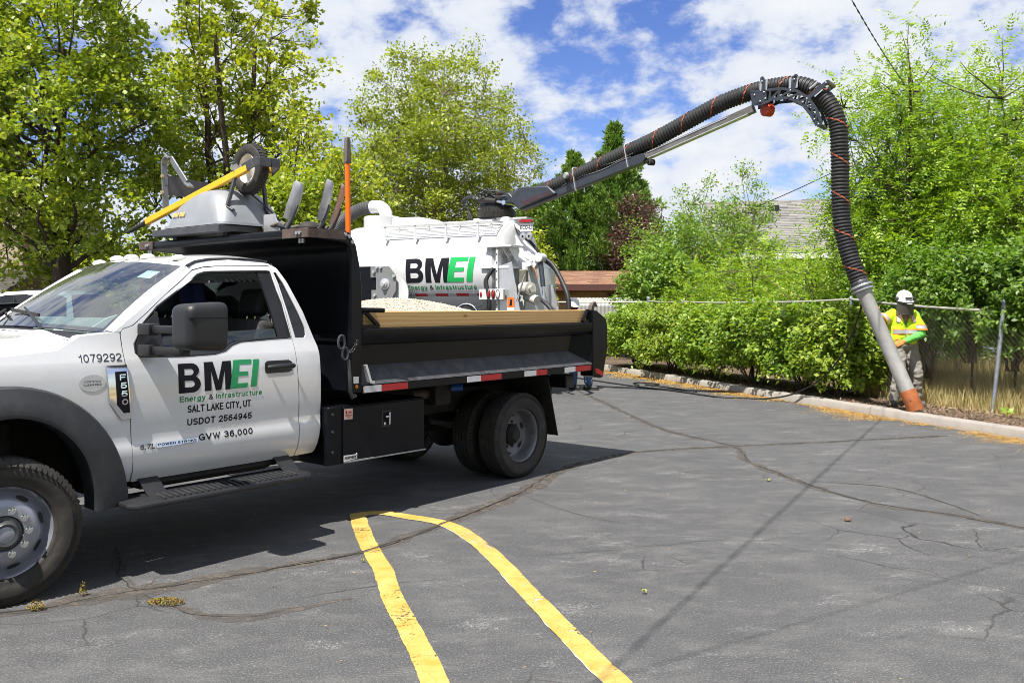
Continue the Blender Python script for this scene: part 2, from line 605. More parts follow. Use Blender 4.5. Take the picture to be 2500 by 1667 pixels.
white = mat('white_paint', (0.68, 0.69, 0.71), 0.22, var=0.02, coat=0.8, dirt=0.16, dirtcol=(0.42, 0.37, 0.30), dscale=2.2)
tank_white = mat('tank_white', (0.60, 0.605, 0.61), 0.3, var=0.02, coat=0.3, dirt=0.22, dirtcol=(0.42, 0.40, 0.36), dscale=2.0)
black_paint = mat('black_paint', (0.004, 0.0048, 0.007), 0.32, dirt=0.35, dirtcol=(0.013, 0.0135, 0.015), rvar=0.1, var=0.3, dscale=5, spec=0.2)
black_sunlit = mat('black_sunlit', (0.045, 0.046, 0.052), 0.6, var=0.4, vscale=9, dirt=0.8, dirtcol=(0.105, 0.103, 0.108), stretch=(1, 1, 1), dscale=7)  # black bed paint with sunlight on the slope put into a lighter grey
black_plastic = mat('black_plastic', (0.014, 0.0145, 0.017), 0.45, var=0.15, bump=0.12, bscale=300, dirt=0.22, dirtcol=(0.04, 0.038, 0.036), dscale=8)
flare_plastic = mat('flare_plastic', (0.026, 0.028, 0.032), 0.55, var=0.15, bump=0.1, bscale=300, dirt=0.5, dirtcol=(0.09, 0.08, 0.068), dscale=4)
rubber = mat('rubber', (0.024, 0.022, 0.020), 0.75, var=0.25, vscale=14, dirt=0.75, dirtcol=(0.078, 0.065, 0.052), dscale=5, bump=0.05, bscale=120)
under = mat('underbody', (0.015, 0.014, 0.013), 0.8, var=0.4, dirt=0.5, dirtcol=(0.05, 0.04, 0.03))
rim_steel = mat('rim_steel', (0.33, 0.34, 0.40), 0.34, metal=0.55, var=0.12, vscale=5, dirt=0.35, dirtcol=(0.17, 0.13, 0.10), dscale=9)
rim_rear = mat('rim_rear', (0.22, 0.22, 0.235), 0.42, metal=0.5, var=0.3, vscale=7, dirt=0.85, dirtcol=(0.07, 0.065, 0.06), dscale=6)
chrome = mat('chrome', (0.75, 0.75, 0.76), 0.08, metal=1.0)
galv = mat('galvanised', (0.42, 0.43, 0.44), 0.42, metal=0.7, var=0.2, vscale=12)
alu = mat('aluminium', (0.42, 0.415, 0.40), 0.50, metal=0.35, var=0.18, vscale=5, dirt=0.45, dirtcol=(0.25, 0.23, 0.20), dscale=4, stretch=(1, 1, 1))
alu_plate = mat('aluminium_plate', (0.62, 0.62, 0.63), 0.33, metal=0.7, var=0.1)
primer = mat('bare_primer', (0.085, 0.058, 0.048), 0.7, var=0.35, vscale=18, dirt=0.5, dirtcol=(0.03, 0.028, 0.028))
dark_glass = mat('dark_glass', (0.008, 0.009, 0.010), 0.04, spec=0.6)
letter_black = mat('letter_black', (0.008, 0.008, 0.012), 0.6, spec=0.2)
letter_navy = mat('letter_navy', (0.03, 0.035, 0.06), 0.4)
letter_green = mat('letter_green', (0.01, 0.28, 0.095), 0.35)
letter_green2 = mat('letter_bright_green', (0.012, 0.40, 0.09), 0.35)
letter_small_green = mat('letter_small_green', (0.015, 0.22, 0.07), 0.4)
letter_white = mat('letter_white', (0.72, 0.72, 0.72), 0.4)
tape_white = mat('tape_white', (0.62, 0.63, 0.64), 0.3, var=0.05, vscale=40)
tape_red = mat('tape_red', (0.42, 0.012, 0.018), 0.3, var=0.1, vscale=30)
tape_grey = mat('tape_grey', (0.42, 0.42, 0.43), 0.3)
yellow_frame = mat('yellow_enamel', (0.78, 0.42, 0.012), 0.32, var=0.06, dirt=0.15, dirtcol=(0.3, 0.18, 0.05))
barrow_grey = mat('barrow_grey', (0.25, 0.265, 0.285), 0.42, metal=0.15, var=0.10, vscale=4, dirt=0.35, dirtcol=(0.30, 0.24, 0.17), dscale=5)
steel_dark = mat('steel_dark', (0.07, 0.072, 0.08), 0.45, metal=0.4, var=0.2, dirt=0.3, dirtcol=(0.14, 0.13, 0.12))
steel_shovel = mat('steel_shovel', (0.50, 0.50, 0.51), 0.42, metal=0.35, var=0.25, vscale=14, dirt=0.5, dirtcol=(0.26, 0.24, 0.21), dscale=14)
orange = mat('orange_fibreglass', (0.85, 0.16, 0.012), 0.35, var=0.05)
wood_grey = mat('weathered_wood', (0.12, 0.10, 0.085), 0.8, var=0.4, vscale=20, stretch=(4, 4, 0.5))
boom_paint = mat('boom_charcoal', (0.028, 0.034, 0.046), 0.36, var=0.15, dirt=0.35, dirtcol=(0.06, 0.06, 0.062), coat=0.2)
grease = mat('grease', (0.022, 0.019, 0.016), 0.5, var=0.5, vscale=20, bump=0.12, bscale=50)
hose_rubber = mat('hose_rubber', (0.017, 0.017, 0.018), 0.55, var=0.3, vscale=10, dirt=0.4, dirtcol=(0.06, 0.055, 0.05), dscale=3)
hose_orange = mat('hose_orange', (0.40, 0.09, 0.025), 0.65, var=0.5, vscale=22, dirt=0.95, dirtcol=(0.03, 0.026, 0.024), dscale=10)
nozzle_orange = mat('nozzle_rust', (0.33, 0.10, 0.03), 0.6, var=0.25, vscale=9, dirt=0.5, dirtcol=(0.20, 0.10, 0.05), dscale=8)
tread_red = mat('red_cap', (0.50, 0.05, 0.012), 0.4)
lamp_white = mat('marker_lens', (0.62, 0.60, 0.54), 0.25)
lamp_amber = mat('amber_lens', (0.7, 0.2, 0.01), 0.2)
lamp_red = mat('red_lens', (0.28, 0.01, 0.012), 0.15)
interior = mat('cab_interior', (0.020, 0.020, 0.022), 0.7, var=0.2)
seat_fabric = mat('seat_fabric', (0.045, 0.044, 0.046), 0.85, var=0.3, vscale=30, bump=0.2, bscale=200)
dash = mat('dash_grey', (0.20, 0.21, 0.21), 0.7, var=0.1)
paper = mat('paper', (0.78, 0.80, 0.80), 0.8)
blue_cloth = mat('blue_cloth', (0.01, 0.015, 0.10), 0.8)
cord_rubber = mat('cord_rubber', (0.012, 0.012, 0.012), 0.5)
concrete = mat('concrete', (0.29, 0.265, 0.235), 0.9, var=0.18, vscale=5, bump=0.25, bscale=70, dirt=0.5, dirtcol=(0.23, 0.19, 0.15), dscale=2.5)
bark = mat('bark', (0.06, 0.042, 0.030), 0.9, var=0.45, vscale=7, bump=0.8, bscale=14, stretch=(1, 1, 0.25))
bark_pale = mat('bark_pale', (0.17, 0.14, 0.105), 0.9, var=0.4, vscale=6, bump=0.5, bscale=18, stretch=(1, 1, 0.35))
stem_mat = mat('stem', (0.10, 0.075, 0.05), 0.9, var=0.3)
pole_wood = mat('pole_wood', (0.13, 0.10, 0.08), 0.9, var=0.4, vscale=9, stretch=(3, 3, 0.25), bump=0.4, bscale=30)

# ---- special materials
def glass_mat(name, tint, base=0.06, ior=1.5):
    m = bpy.data.materials.new(name)
    m.use_nodes = True
    N, L = m.node_tree.nodes, m.node_tree.links
    for n in list(N): N.remove(n)
    o = N.new('ShaderNodeOutputMaterial')
    tr = N.new('ShaderNodeBsdfTransparent')
    tr.inputs[0].default_value = (*tint, 1)
    gl = N.new('ShaderNodeBsdfGlossy')
    gl.inputs['Roughness'].default_value = 0.02
    fr = N.new('ShaderNodeFresnel')
    fr.inputs[0].default_value = ior
    ad = N.new('ShaderNodeMath'); ad.operation = 'ADD'; ad.use_clamp = True
    ad.inputs[1].default_value = base
    L.new(fr.outputs[0], ad.inputs[0])
    mx = N.new('ShaderNodeMixShader')
    L.new(ad.outputs[0], mx.inputs[0])
    L.new(tr.outputs[0], mx.inputs[1])
    L.new(gl.outputs[0], mx.inputs[2])
    L.new(mx.outputs[0], o.inputs['Surface'])
    return m
windshield_glass = glass_mat('windshield_glass', (0.74, 0.90, 0.88), 0.22, 1.6)
window_glass = glass_mat('window_glass', (0.55, 0.62, 0.6), 0.03, 1.5)
visor_mesh_mat = glass_mat('visor_mesh', (0.42, 0.40, 0.39), 0.03, 1.3)
def add_haze_to(m, col, f):
    N, L = m.node_tree.nodes, m.node_tree.links
    o = [n for n in N if n.type == 'OUTPUT_MATERIAL'][0]; src = o.inputs['Surface'].links[0].from_socket
    d = N.new('ShaderNodeBsdfDiffuse'); d.inputs[0].default_value = (*col, 1); mx = N.new('ShaderNodeMixShader'); mx.inputs[0].default_value = f
    L.new(src, mx.inputs[1]); L.new(d.outputs[0], mx.inputs[2]); L.new(mx.outputs[0], o.inputs['Surface'])
add_haze_to(visor_mesh_mat, (0.13, 0.12, 0.115), 0.55)
add_haze_to(windshield_glass, (0.5, 0.52, 0.52), 0.035)      # road film

def asphalt_mat():
    m = bpy.data.materials.new('asphalt')
    m.use_nodes = True
    t, N, L, b = nodes_of(m)
    tcn = N.new('ShaderNodeTexCoord')
    P = tcn.outputs['Object']
    def noise(scale, det=6, rough=0.6, vec=P):
        n = N.new('ShaderNodeTexNoise')
        n.inputs['Scale'].default_value = scale
        n.inputs['Detail'].default_value = det
        n.inputs['Roughness'].default_value = rough
        L.new(vec, n.inputs['Vector'])
        return n.outputs[0]
    def ramp(src, p0, p1, c0=(0, 0, 0), c1=(1, 1, 1)):
        r = N.new('ShaderNodeValToRGB')
        r.color_ramp.elements[0].position = p0
        r.color_ramp.elements[0].color = (*c0, 1)
        r.color_ramp.elements[1].position = p1
        r.color_ramp.elements[1].color = (*c1, 1)
        L.new(src, r.inputs[0])
        return r.outputs[0]
    def mix(f, a, c, mode='MIX'):
        x = N.new('ShaderNodeMix'); x.data_type = 'RGBA'; x.blend_type = mode
        for s, q in (('Factor', f), (6, a), (7, c)):
            if isinstance(q, (float, int)): x.inputs[s].default_value = q
            elif isinstance(q, tuple): x.inputs[s].default_value = (*q, 1)
            else: L.new(q, x.inputs[s])
        return x.outputs[2]
    base = ramp(noise(0.7, 8, 0.65), 0.3, 0.72, (0.053, 0.054, 0.0565), (0.078, 0.079, 0.082))
    # worn streaks, drawn out along one direction
    mp = N.new('ShaderNodeMapping'); mp.inputs['Scale'].default_value = (1.0, 1.7, 1.0)
    mp.inputs['Rotation'].default_value = (0, 0, R(-35))
    L.new(P, mp.inputs[0])
    streak = ramp(noise(2.2, 12, 0.78, mp.outputs[0]), 0.47, 0.70)
    speck = ramp(noise(90, 4, 0.9), 0.53, 0.64)
    sp2 = ramp(noise(45, 5, 0.85), 0.46, 0.66)
    col = mix(streak, base, (0.120, 0.117, 0.113))
    worn = N.new('ShaderNodeMath'); worn.operation = 'MULTIPLY'
    L.new(ramp(noise(1.5, 12, 0.8, mp.outputs[0]), 0.545, 0.66), worn.inputs[0])
    L.new(sp2, worn.inputs[1])
    col = mix(worn.outputs[0], col, (0.40, 0.39, 0.375))
    spf = N.new('ShaderNodeMath'); spf.operation = 'MULTIPLY'
    spf.inputs[1].default_value = 0.8
    L.new(speck, spf.inputs[0])
    col = mix(spf.outputs[0], col, (0.25, 0.248, 0.244))
    col = mix(ramp(noise(75, 4, 0.9), 0.36, 0.47, (0.7, 0.7, 0.7), (0, 0, 0)), col, (0.028, 0.028, 0.029))
    # dark damp-looking patches of sealer
    col = mix(ramp(noise(0.45, 5, 0.6), 0.60, 0.75), col, (0.050, 0.050, 0.052))
    # old oil drips and tyre scuffs
    col = mix(ramp(noise(3.1, 4, 0.55), 0.66, 0.74, (0, 0, 0), (0.3, 0.3, 0.3)), col, (0.030, 0.030, 0.031))
    # hairline cracks
    mp2 = N.new('ShaderNodeMixRGB'); mp2.blend_type = 'ADD'; mp2.inputs[0].default_value = 0.35
    nv = N.new('ShaderNodeTexNoise'); nv.inputs['Scale'].default_value = 1.6; nv.inputs['Detail'].default_value = 6
    L.new(P, nv.inputs['Vector'])
    L.new(P, mp2.inputs[1]); L.new(nv.outputs['Color'], mp2.inputs[2])
    vo = N.new('ShaderNodeTexVoronoi'); vo.feature = 'DISTANCE_TO_EDGE'
    vo.inputs['Scale'].default_value = 1.25
    L.new(mp2.outputs[0], vo.inputs['Vector'])
    crk = ramp(vo.outputs['Distance'], 0.0, 0.010, (1, 1, 1), (0, 0, 0))
    gate = N.new('ShaderNodeMath'); gate.operation = 'MULTIPLY'
    L.new(crk, gate.inputs[0]); L.new(ramp(noise(0.5, 3), 0.52, 0.62), gate.inputs[1])
    col = mix(gate.outputs[0], col, (0.022, 0.020, 0.018))
    L.new(col, b.inputs['Base Color'])
    b.inputs['Roughness'].default_value = 0.85
    b.inputs['Specular IOR Level'].default_value = 0.3
    bp = N.new('ShaderNodeBump'); bp.inputs['Strength'].default_value = 0.6; bp.inputs['Distance'].default_value = 0.006
    L.new(noise(95, 4, 0.7), bp.inputs['Height'])
    L.new(bp.outputs[0], b.inputs['Normal'])
    return m
asphalt = asphalt_mat()

def paint_mat():
    m = bpy.data.materials.new('yellow_line_paint')
    m.use_nodes = True
    t, N, L, b = nodes_of(m)
    tcn = N.new('ShaderNodeTexCoord')
    def ramp(src, p0, p1, c0, c1):
        r = N.new('ShaderNodeValToRGB')
        r.color_ramp.elements[0].position = p0; r.color_ramp.elements[0].color = (*c0, 1)
        r.color_ramp.elements[1].position = p1; r.color_ramp.elements[1].color = (*c1, 1)
        L.new(src, r.inputs[0]); return r.outputs[0]
    n1 = N.new('ShaderNodeTexNoise'); n1.inputs['Scale'].default_value = 7; n1.inputs['Detail'].default_value = 8
    L.new(tcn.outputs['Object'], n1.inputs['Vector'])
    n2 = N.new('ShaderNodeTexNoise'); n2.inputs['Scale'].default_value = 4.2; n2.inputs['Detail'].default_value = 9; n2.inputs['Roughness'].default_value = 0.8
    L.new(tcn.outputs['Object'], n2.inputs['Vector'])
    c = ramp(n1.outputs[0], 0.3, 0.7, (0.42, 0.265, 0.04), (0.53, 0.385, 0.12))
    mx = N.new('ShaderNodeMix'); mx.data_type = 'RGBA'
    L.new(ramp(n2.outputs[0], 0.60, 0.70, (0, 0, 0), (1, 1, 1)), mx.inputs['Factor'])
    L.new(c, mx.inputs[6]); mx.inputs[7].default_value = (0.28, 0.25, 0.215, 1)
    # cracks in the paint
    vo = N.new('ShaderNodeTexVoronoi'); vo.feature = 'DISTANCE_TO_EDGE'; vo.inputs['Scale'].default_value = 6.5
    mm = N.new('ShaderNodeMixRGB'); mm.blend_type = 'ADD'; mm.inputs[0].default_value = 0.12
    L.new(tcn.outputs['Object'], mm.inputs[1]); L.new(n1.outputs['Color'], mm.inputs[2])
    L.new(mm.outputs[0], vo.inputs['Vector'])
    mx2 = N.new('ShaderNodeMix'); mx2.data_type = 'RGBA'
    L.new(ramp(vo.outputs['Distance'], 0.0, 0.022, (0.7, 0.7, 0.7), (0, 0, 0)), mx2.inputs['Factor'])
    L.new(mx.outputs[2], mx2.inputs[6]); mx2.inputs[7].default_value = (0.33, 0.20, 0.035, 1)
    L.new(mx2.outputs[2], b.inputs['Base Color'])
    b.inputs['Roughness'].default_value = 0.7
    n4 = N.new('ShaderNodeTexNoise'); n4.inputs['Scale'].default_value = 38; n4.inputs['Detail'].default_value = 6; n4.inputs['Roughness'].default_value = 0.8
    L.new(tcn.outputs['Object'], n4.inputs['Vector'])
    n5 = N.new('ShaderNodeTexNoise'); n5.inputs['Scale'].default_value = 2.6; n5.inputs['Detail'].default_value = 4
    L.new(tcn.outputs['Object'], n5.inputs['Vector'])
    sm = N.new('ShaderNodeMath'); sm.operation = 'MULTIPLY_ADD'; sm.inputs[1].default_value = 0.5; hf = N.new('ShaderNodeMath'); hf.operation = 'MULTIPLY'; hf.inputs[1].default_value = 0.5; L.new(n5.outputs[0], hf.inputs[0]); L.new(n4.outputs[0], sm.inputs[0]); L.new(hf.outputs[0], sm.inputs[2])
    L.new(ramp(sm.outputs[0], 0.56, 0.60, (1, 1, 1), (0, 0, 0)), b.inputs['Alpha'])
    bp = N.new('ShaderNodeBump'); bp.inputs['Strength'].default_value = 0.5; bp.inputs['Distance'].default_value = 0.006
    n3 = N.new('ShaderNodeTexNoise'); n3.inputs['Scale'].default_value = 95; n3.inputs['Detail'].default_value = 4
    L.new(tcn.outputs['Object'], n3.inputs['Vector'])
    L.new(n3.outputs[0], bp.inputs['Height']); L.new(bp.outputs[0], b.inputs['Normal'])
    return m
yellow_paint = paint_mat()
old_white_paint = mat('old_white_paint', (0.42, 0.41, 0.38), 0.8, var=0.25, vscale=25)
crack_dirt = mat('crack_dirt', (0.062, 0.056, 0.050), 0.95, vscale=4, col2=(0.125, 0.105, 0.088), bump=0.5, bscale=80)
def ragged(m, scale, lo, hi):
    t, N, L, b = nodes_of(m)
    tcn = N.new('ShaderNodeTexCoord'); nz = N.new('ShaderNodeTexNoise'); nz.inputs['Scale'].default_value = scale; nz.inputs['Detail'].default_value = 7; nz.inputs['Roughness'].default_value = 0.75
    L.new(tcn.outputs['Object'], nz.inputs['Vector'])
    mr = N.new('ShaderNodeMapRange'); mr.inputs[1].default_value = lo; mr.inputs[2].default_value = hi
    L.new(nz.outputs[0], mr.inputs[0]); L.new(mr.outputs[0], b.inputs['Alpha'])
ragged(crack_dirt, 11, 0.36, 0.60)
crack_dark = mat('crack_dark', (0.014, 0.012, 0.011), 0.95, var=0.4, vscale=20)
mulch = mat('mulch_soil', (0.045, 0.028, 0.018), 0.95, vscale=5, col2=(0.17, 0.115, 0.075), bump=1.0, bscale=45)
drygrass_soil = mat('dry_field_soil', (0.25, 0.18, 0.085), 0.95, vscale=2.0, col2=(0.40, 0.31, 0.15), bump=0.8, bscale=30)
lawn = mat('lawn_soil', (0.07, 0.09, 0.03), 0.95, vscale=2, col2=(0.14, 0.14, 0.06), bump=0.6, bscale=30)
litter_mat = leaf_mat('leaf_litter', [(0.30, 0.15, 0.03), (0.52, 0.29, 0.06), (0.62, 0.42, 0.12), (0.40, 0.22, 0.06)], (1, 1, 1), 0.8, 0.15)
chip_mat = leaf_mat('wood_chips', [(0.05, 0.03, 0.02), (0.20, 0.13, 0.08), (0.33, 0.24, 0.16), (0.10, 0.06, 0.04)], (0.3, 0.3, 0.3), 0.9, 0.05)

# ------------------------------------------------------------------ ground
def sheet(name, pts, z, m, kind='structure', parent=None):
    me = bpy.data.meshes.new(name)
    me.from_pydata([(x, y, z) for x, y in pts], [], [tuple(range(len(pts)))])
    o = mesh_obj(name, me, m, parent, 0)
    if kind: o["kind"] = kind
    return o
sheet('ground', [(-900, -300), (900, -300), (900, 1500), (-900, 1500)], -0.03, lawn)
CURB = [(-2.2, 35.0), (0.20, 28.2), (2.35, 22.15), (3.62, 18.32), (4.60, 15.30), (5.36, 13.05), (5.78, 11.89), (6.26, 10.6), (8.2, 5.2), (11.0, -3.0)]
lot = sheet('parking_lot', [(-60, -30), (20.5, -30), (11.0, -3.0)] + CURB[::-1][1:] + [(-60, 35.0)], 0.0, asphalt)

def offs(line, d):
    out_ = []
    for i, p in enumerate(line):
        a = Vector(line[max(i - 1, 0)]); b = Vector(line[min(i + 1, len(line) - 1)])
        t = (b - a).normalized()
        nrm = Vector((-t.y, t.x))      # left of travel; the line runs far to near, so left is the bed side
        out_.append((p[0] + nrm.x * d, p[1] + nrm.y * d))
    return out_
bed_edge = offs(CURB, 0.14)
sheet('planting_bed', bed_edge + [(40, -10), (40, 60), (-2, 60)], 0.11, mulch)
fence_line = offs(CURB, 1.02)
FX0 = 11.18 - 0.353 * 15.4
sheet('dry_field', [(FX0, 15.4)] + [p for p in fence_line if p[1] < 15.2] + [(60, -10), (60, 19), (10.5, 19)], 0.118, drygrass_soil)

curb = empty('curb', (0, 0, 0)); curb["kind"] = 'structure'
def curb_pieces():
    pts = []
    for i in range(len(CURB) - 1):
        a = Vector(CURB[i]); b = Vector(CURB[i + 1]); L = (b - a).length
        n = max(2, int(L / 0.25))
        for k in range(n): pts.append(a.lerp(b, k / n))
    pts.append(Vector(CURB[-1]))
    acc = [0.0]
    for i in range(1, len(pts)): acc.append(acc[-1] + (pts[i] - pts[i - 1]).length)
    def at(s):
        i = int(np.searchsorted(acc, s)) ; i = max(1, min(i, len(pts) - 1))
        f = (s - acc[i - 1]) / (acc[i] - acc[i - 1])
        t = (pts[i] - pts[i - 1]).normalized()
        return pts[i - 1].lerp(pts[i], f), Vector((-t.y, t.x))
    s = 0.0
    while s < acc[-1] - 0.5:
        e = min(s + RNG.uniform(2.6, 3.1), acc[-1] - 0.01)
        mb = MB()
        sec = [(0.0, -0.02), (0.012, 0.105), (0.03, 0.122), (0.05, 0.13), (0.145, 0.133), (0.155, 0.125), (0.155, -0.02)]
        n = 9
        for k in range(n + 1):
            p, nr = at(s + 0.008 + (e - s - 0.016) * k / n)
            for q in sec:
                j = RNG.uniform(-0.004, 0.004)
                mb.v.append((p.x + nr.x * (q[0] + j), p.y + nr.y * (q[0] + j), q[1] + (j if q[1] > 0 else 0)))
        w = len(sec)
        for k in range(n):
            for j in range(w - 1):
                mb.f.append((k * w + j, k * w + j + 1, (k + 1) * w + j + 1, (k + 1) * w + j))
        mb.f.append(tuple(range(w))); mb.f.append(tuple(n * w + j for j in range(w)))
        mb.build('curb_segment', concrete, curb, smooth=50)
        s = e
curb_pieces()

def ribbon(name, line, w, m, z, jit=0.0, wj=0.3, parent=None, step=0.06, seed=1, cap_taper=True):
    rg = random.Random(seed)
    P = [Vector(p) for p in line]
    pts = []
    for i in range(len(P) - 1):
        p0 = P[max(i - 1, 0)]; p1 = P[i]; p2 = P[i + 1]; p3 = P[min(i + 2, len(P) - 1)]
        n = max(2, int((p2 - p1).length / step))
        for k in range(n):
            t = k / n
            pts.append(0.5 * ((2 * p1) + (p2 - p0) * t + (2 * p0 - 5 * p1 + 4 * p2 - p3) * t * t + (3 * p1 - p0 - 3 * p2 + p3) * t ** 3))
    pts.append(P[-1])
    vs = []; m_ = len(pts); a1 = a2 = 0.0; off = 0.0
    for i, p in enumerate(pts):
        t = (pts[min(i + 1, m_ - 1)] - pts[max(i - 1, 0)]).normalized()
        nr = Vector((-t.y, t.x))
        a1 = a1 * 0.6 + rg.uniform(-1, 1) * 0.6; a2 = a2 * 0.6 + rg.uniform(-1, 1) * 0.6
        off = off * 0.8 + rg.uniform(-1, 1) * jit
        k = 1.0
        if cap_taper: k = min(1.0, i / 8 + 0.1, (m_ - 1 - i) / 8 + 0.1)
        c = p + nr * off
        for sgn, a in ((1, a1), (-1, a2)):
            q = c + nr * (sgn * w / 2 * k * max(0.1, 1 + a * wj))
            vs.append((q.x, q.y, z))
    fs = [(2 * i, 2 * i + 1, 2 * i + 3, 2 * i + 2) for i in range(m_ - 1)]
    me = bpy.data.meshes.new(name)
    me.from_pydata(vs, [], fs)
    return mesh_obj(name, me, m, parent, 0)

c1 = [(-4.2, 4.2), (-2.72, 4.68), (-2.46, 4.85), (-2.15, 5.07), (-1.55, 5.45), (-0.98, 5.88), (-0.57, 6.52), (0.09, 7.73), (0.54, 8.87), (1.33, 9.78), (2.55, 10.24), (3.78, 10.56), (5.51, 11.09)]
c2 = [(1.0, 18.5), (1.36, 16.25), (1.67, 13.87), (1.99, 11.68), (2.55, 10.24), (2.48, 9.24), (2.7, 8.11), (2.98, 7.31), (3.47, 6.85), (3.9, 6.3), (4.6, 5.4)]
c3 = [(2.66, 8.2), (3.1, 8.1), (3.42, 7.92), (3.6, 7.3), (3.64, 6.8)]
c4 = [(-2.15, 5.07), (-2.45, 5.5), (-2.7, 6.0)]
c5 = [(-2.1, 5.0), (-1.85, 4.78), (-1.5, 4.62), (-1.2, 4.75), (-0.9, 4.95)]
c6 = [(0.1, 7.6), (0.5, 6.9), (0.9, 6.6)]
c7 = [(0.0, 5.75), (0.5, 5.85), (1.0, 6.0), (1.6, 6.15)]
c8 = [(3.5, 4.4), (3.0, 4.9), (2.3, 5.6), (1.7, 6.1)]
c9 = [(-1.2, 4.9), (-0.7, 5.2), (-0.2, 5.3)]
for i, (c, w, k) in enumerate([(c1, 0.12, 1), (c2, 0.10, 1), (c3, 0.035, 1), (c4, 0.06, 1), (c5, 0.10, 1), (c6, 0.016, 1), (c1[1:5], 0.22, 1), (c1[6:10], 0.15, 1)]):
    ribbon('crack_band', c, w, crack_dirt, 0.0012 + 0.0002 * i, jit=0.008, wj=0.75, parent=lot, seed=10 + i)
for i, (c, w) in enumerate([(c1, 0.013), (c2, 0.012), (c3, 0.007), (c4, 0.010), (c7, 0.004), (c8, 0.004), (c9, 0.004), (c5, 0.004)]):
    ribbon('crack', c, w, crack_dark, 0.0030 + 0.00015 * i, jit=0.013, wj=1.2, parent=lot, seed=30 + i, step=0.04)

# yellow lines
yl = [(-1.215, 6.90), (-1.02, 6.15), (-0.80, 5.45), (-0.665, 4.92), (-0.50, 4.40), (-0.335, 3.83), (-0.1, 2.9), (0.15, 1.9)]
yr = [(-1.24, 6.86), (-1.05, 6.95), (-0.80, 6.82), (-0.46, 6.55), (-0.17, 5.90), (0.085, 5.05), (0.305, 4.31), (0.455, 3.83), (0.72, 3.0), (1.0, 2.1)]
def shift(line, d):
    return offs(line, d)
ribbon('old_painted_edge', shift(yr, -0.010), 0.110, old_white_paint, 0.0045, wj=0.16, parent=lot, seed=50, cap_taper=False)
ribbon('painted_line', yl, 0.122, yellow_paint, 0.0050, jit=0.0012, wj=0.07, parent=lot, seed=51, cap_taper=False, step=0.025)
ribbon('painted_line', yr, 0.122, yellow_paint, 0.0056, jit=0.0012, wj=0.07, parent=lot, seed=52, cap_taper=False, step=0.025)
# the dirt in the crack also lies over the paint
ribbon('crack_over_paint', c1[4:8], 0.030, crack_dirt, 0.0062, jit=0.006, wj=0.8, parent=lot, seed=60)
ribbon('crack', c1[4:8], 0.011, crack_dark, 0.0068, jit=0.008, wj=0.9, parent=lot, seed=61, step=0.04)

# scattered flat flecks (litter, chips, pebbles) as one mesh each
def flecks(name, centers, size, m, kind='stuff', flat=0.5, seed=3, aspect=2.0, parent=None):
    rg = np.random.default_rng(seed)
    n = len(centers)
    c = np.asarray(centers, float)
    ang = rg.uniform(0, 2 * np.pi, n); tilt = rg.normal(0, flat, n)
    L = size * rg.uniform(0.5, 1.5, n); W = L / aspect * rg.uniform(0.6, 1.3, n)
    a = np.stack([np.cos(ang) * np.cos(tilt), np.sin(ang) * np.cos(tilt), np.sin(tilt)], 1)
    b = np.stack([-np.sin(ang), np.cos(ang), rg.normal(0, flat * 0.6, n)], 1)
    v = np.stack([c - a * L[:, None] / 2, c + b * W[:, None] / 2, c + a * L[:, None] / 2, c - b * W[:, None] / 2], 1).reshape(-1, 3)
    o = np_mesh(name, v, np.arange(4 * n).reshape(n, 4), m, parent)
    if kind: o["kind"] = kind
    return o
def litter_along():
    rg = np.random.default_rng(11)
    pts = []
    line = [Vector(p) for p in CURB[2:9]]
    acc = [0]
    for i in range(1, len(line)): acc.append(acc[-1] + (line[i] - line[i - 1]).length)
    def at(s):
        i = max(1, min(int(np.searchsorted(acc, s)), len(line) - 1))
        f = (s - acc[i - 1]) / (acc[i] - acc[i - 1])
        t = (line[i] - line[i - 1]).normalized()
        return line[i - 1].lerp(line[i], f), Vector((-t.y, t.x))
    from mathutils import noise as mnoise
    for _ in range(42000):
        s = rg.uniform(0, acc[-1])
        d = mnoise.noise(Vector((s * 0.9, 0.3, 2.1))) * 0.5 + 0.5 + 0.35 * mnoise.noise(Vector((s * 2.7, 1.3, 5.1)))
        if rg.random() > max(0.08, (d - 0.22) * 2.4): continue
        p, nr = at(s)
        w = 0.07 + 0.45 * max(0, d - 0.22)
        o = -abs(rg.normal(0, w))
        pts.append((p.x + nr.x * o, p.y + nr.y * o, 0.006 + rg.uniform(0, 0.022) * math.exp(o * 5)))
    return pts
flecks('fallen_blossom_litter', litter_along(), 0.022, litter_mat, flat=0.35, seed=12)['label'] = 'yellow brown leaf litter swept along the kerb'
def chips():
    rg = np.random.default_rng(21)
    pts = []
    ce = [Vector(p) for p in CURB[2:9]]
    for i in range(len(ce) - 1):
        a, b = ce[i], ce[i + 1]; L = (b - a).length
        t = (b - a).normalized(); nr = Vector((-t.y, t.x))
        for _ in range(int(L * 1700)):
            p = a + t * rg.uniform(0, L) + nr * rg.uniform(0.16, 1.5)
            pts.append((p.x, p.y, 0.122 + rg.uniform(0, 0.018)))
    return pts
flecks('wood_chip_mulch', chips(), 0.035, chip_mat, flat=0.4, seed=22, aspect=2.4)['label'] = 'brown wood chip mulch behind the kerb'
rg0 = np.random.default_rng(5)
flecks('asphalt_grit', [(x, y, 0.016) for x, y in zip(rg0.uniform(-2.5, 5.5, 260), rg0.uniform(3.6, 14, 260))], 0.012, litter_mat, flat=0.2, seed=9, aspect=1.5)

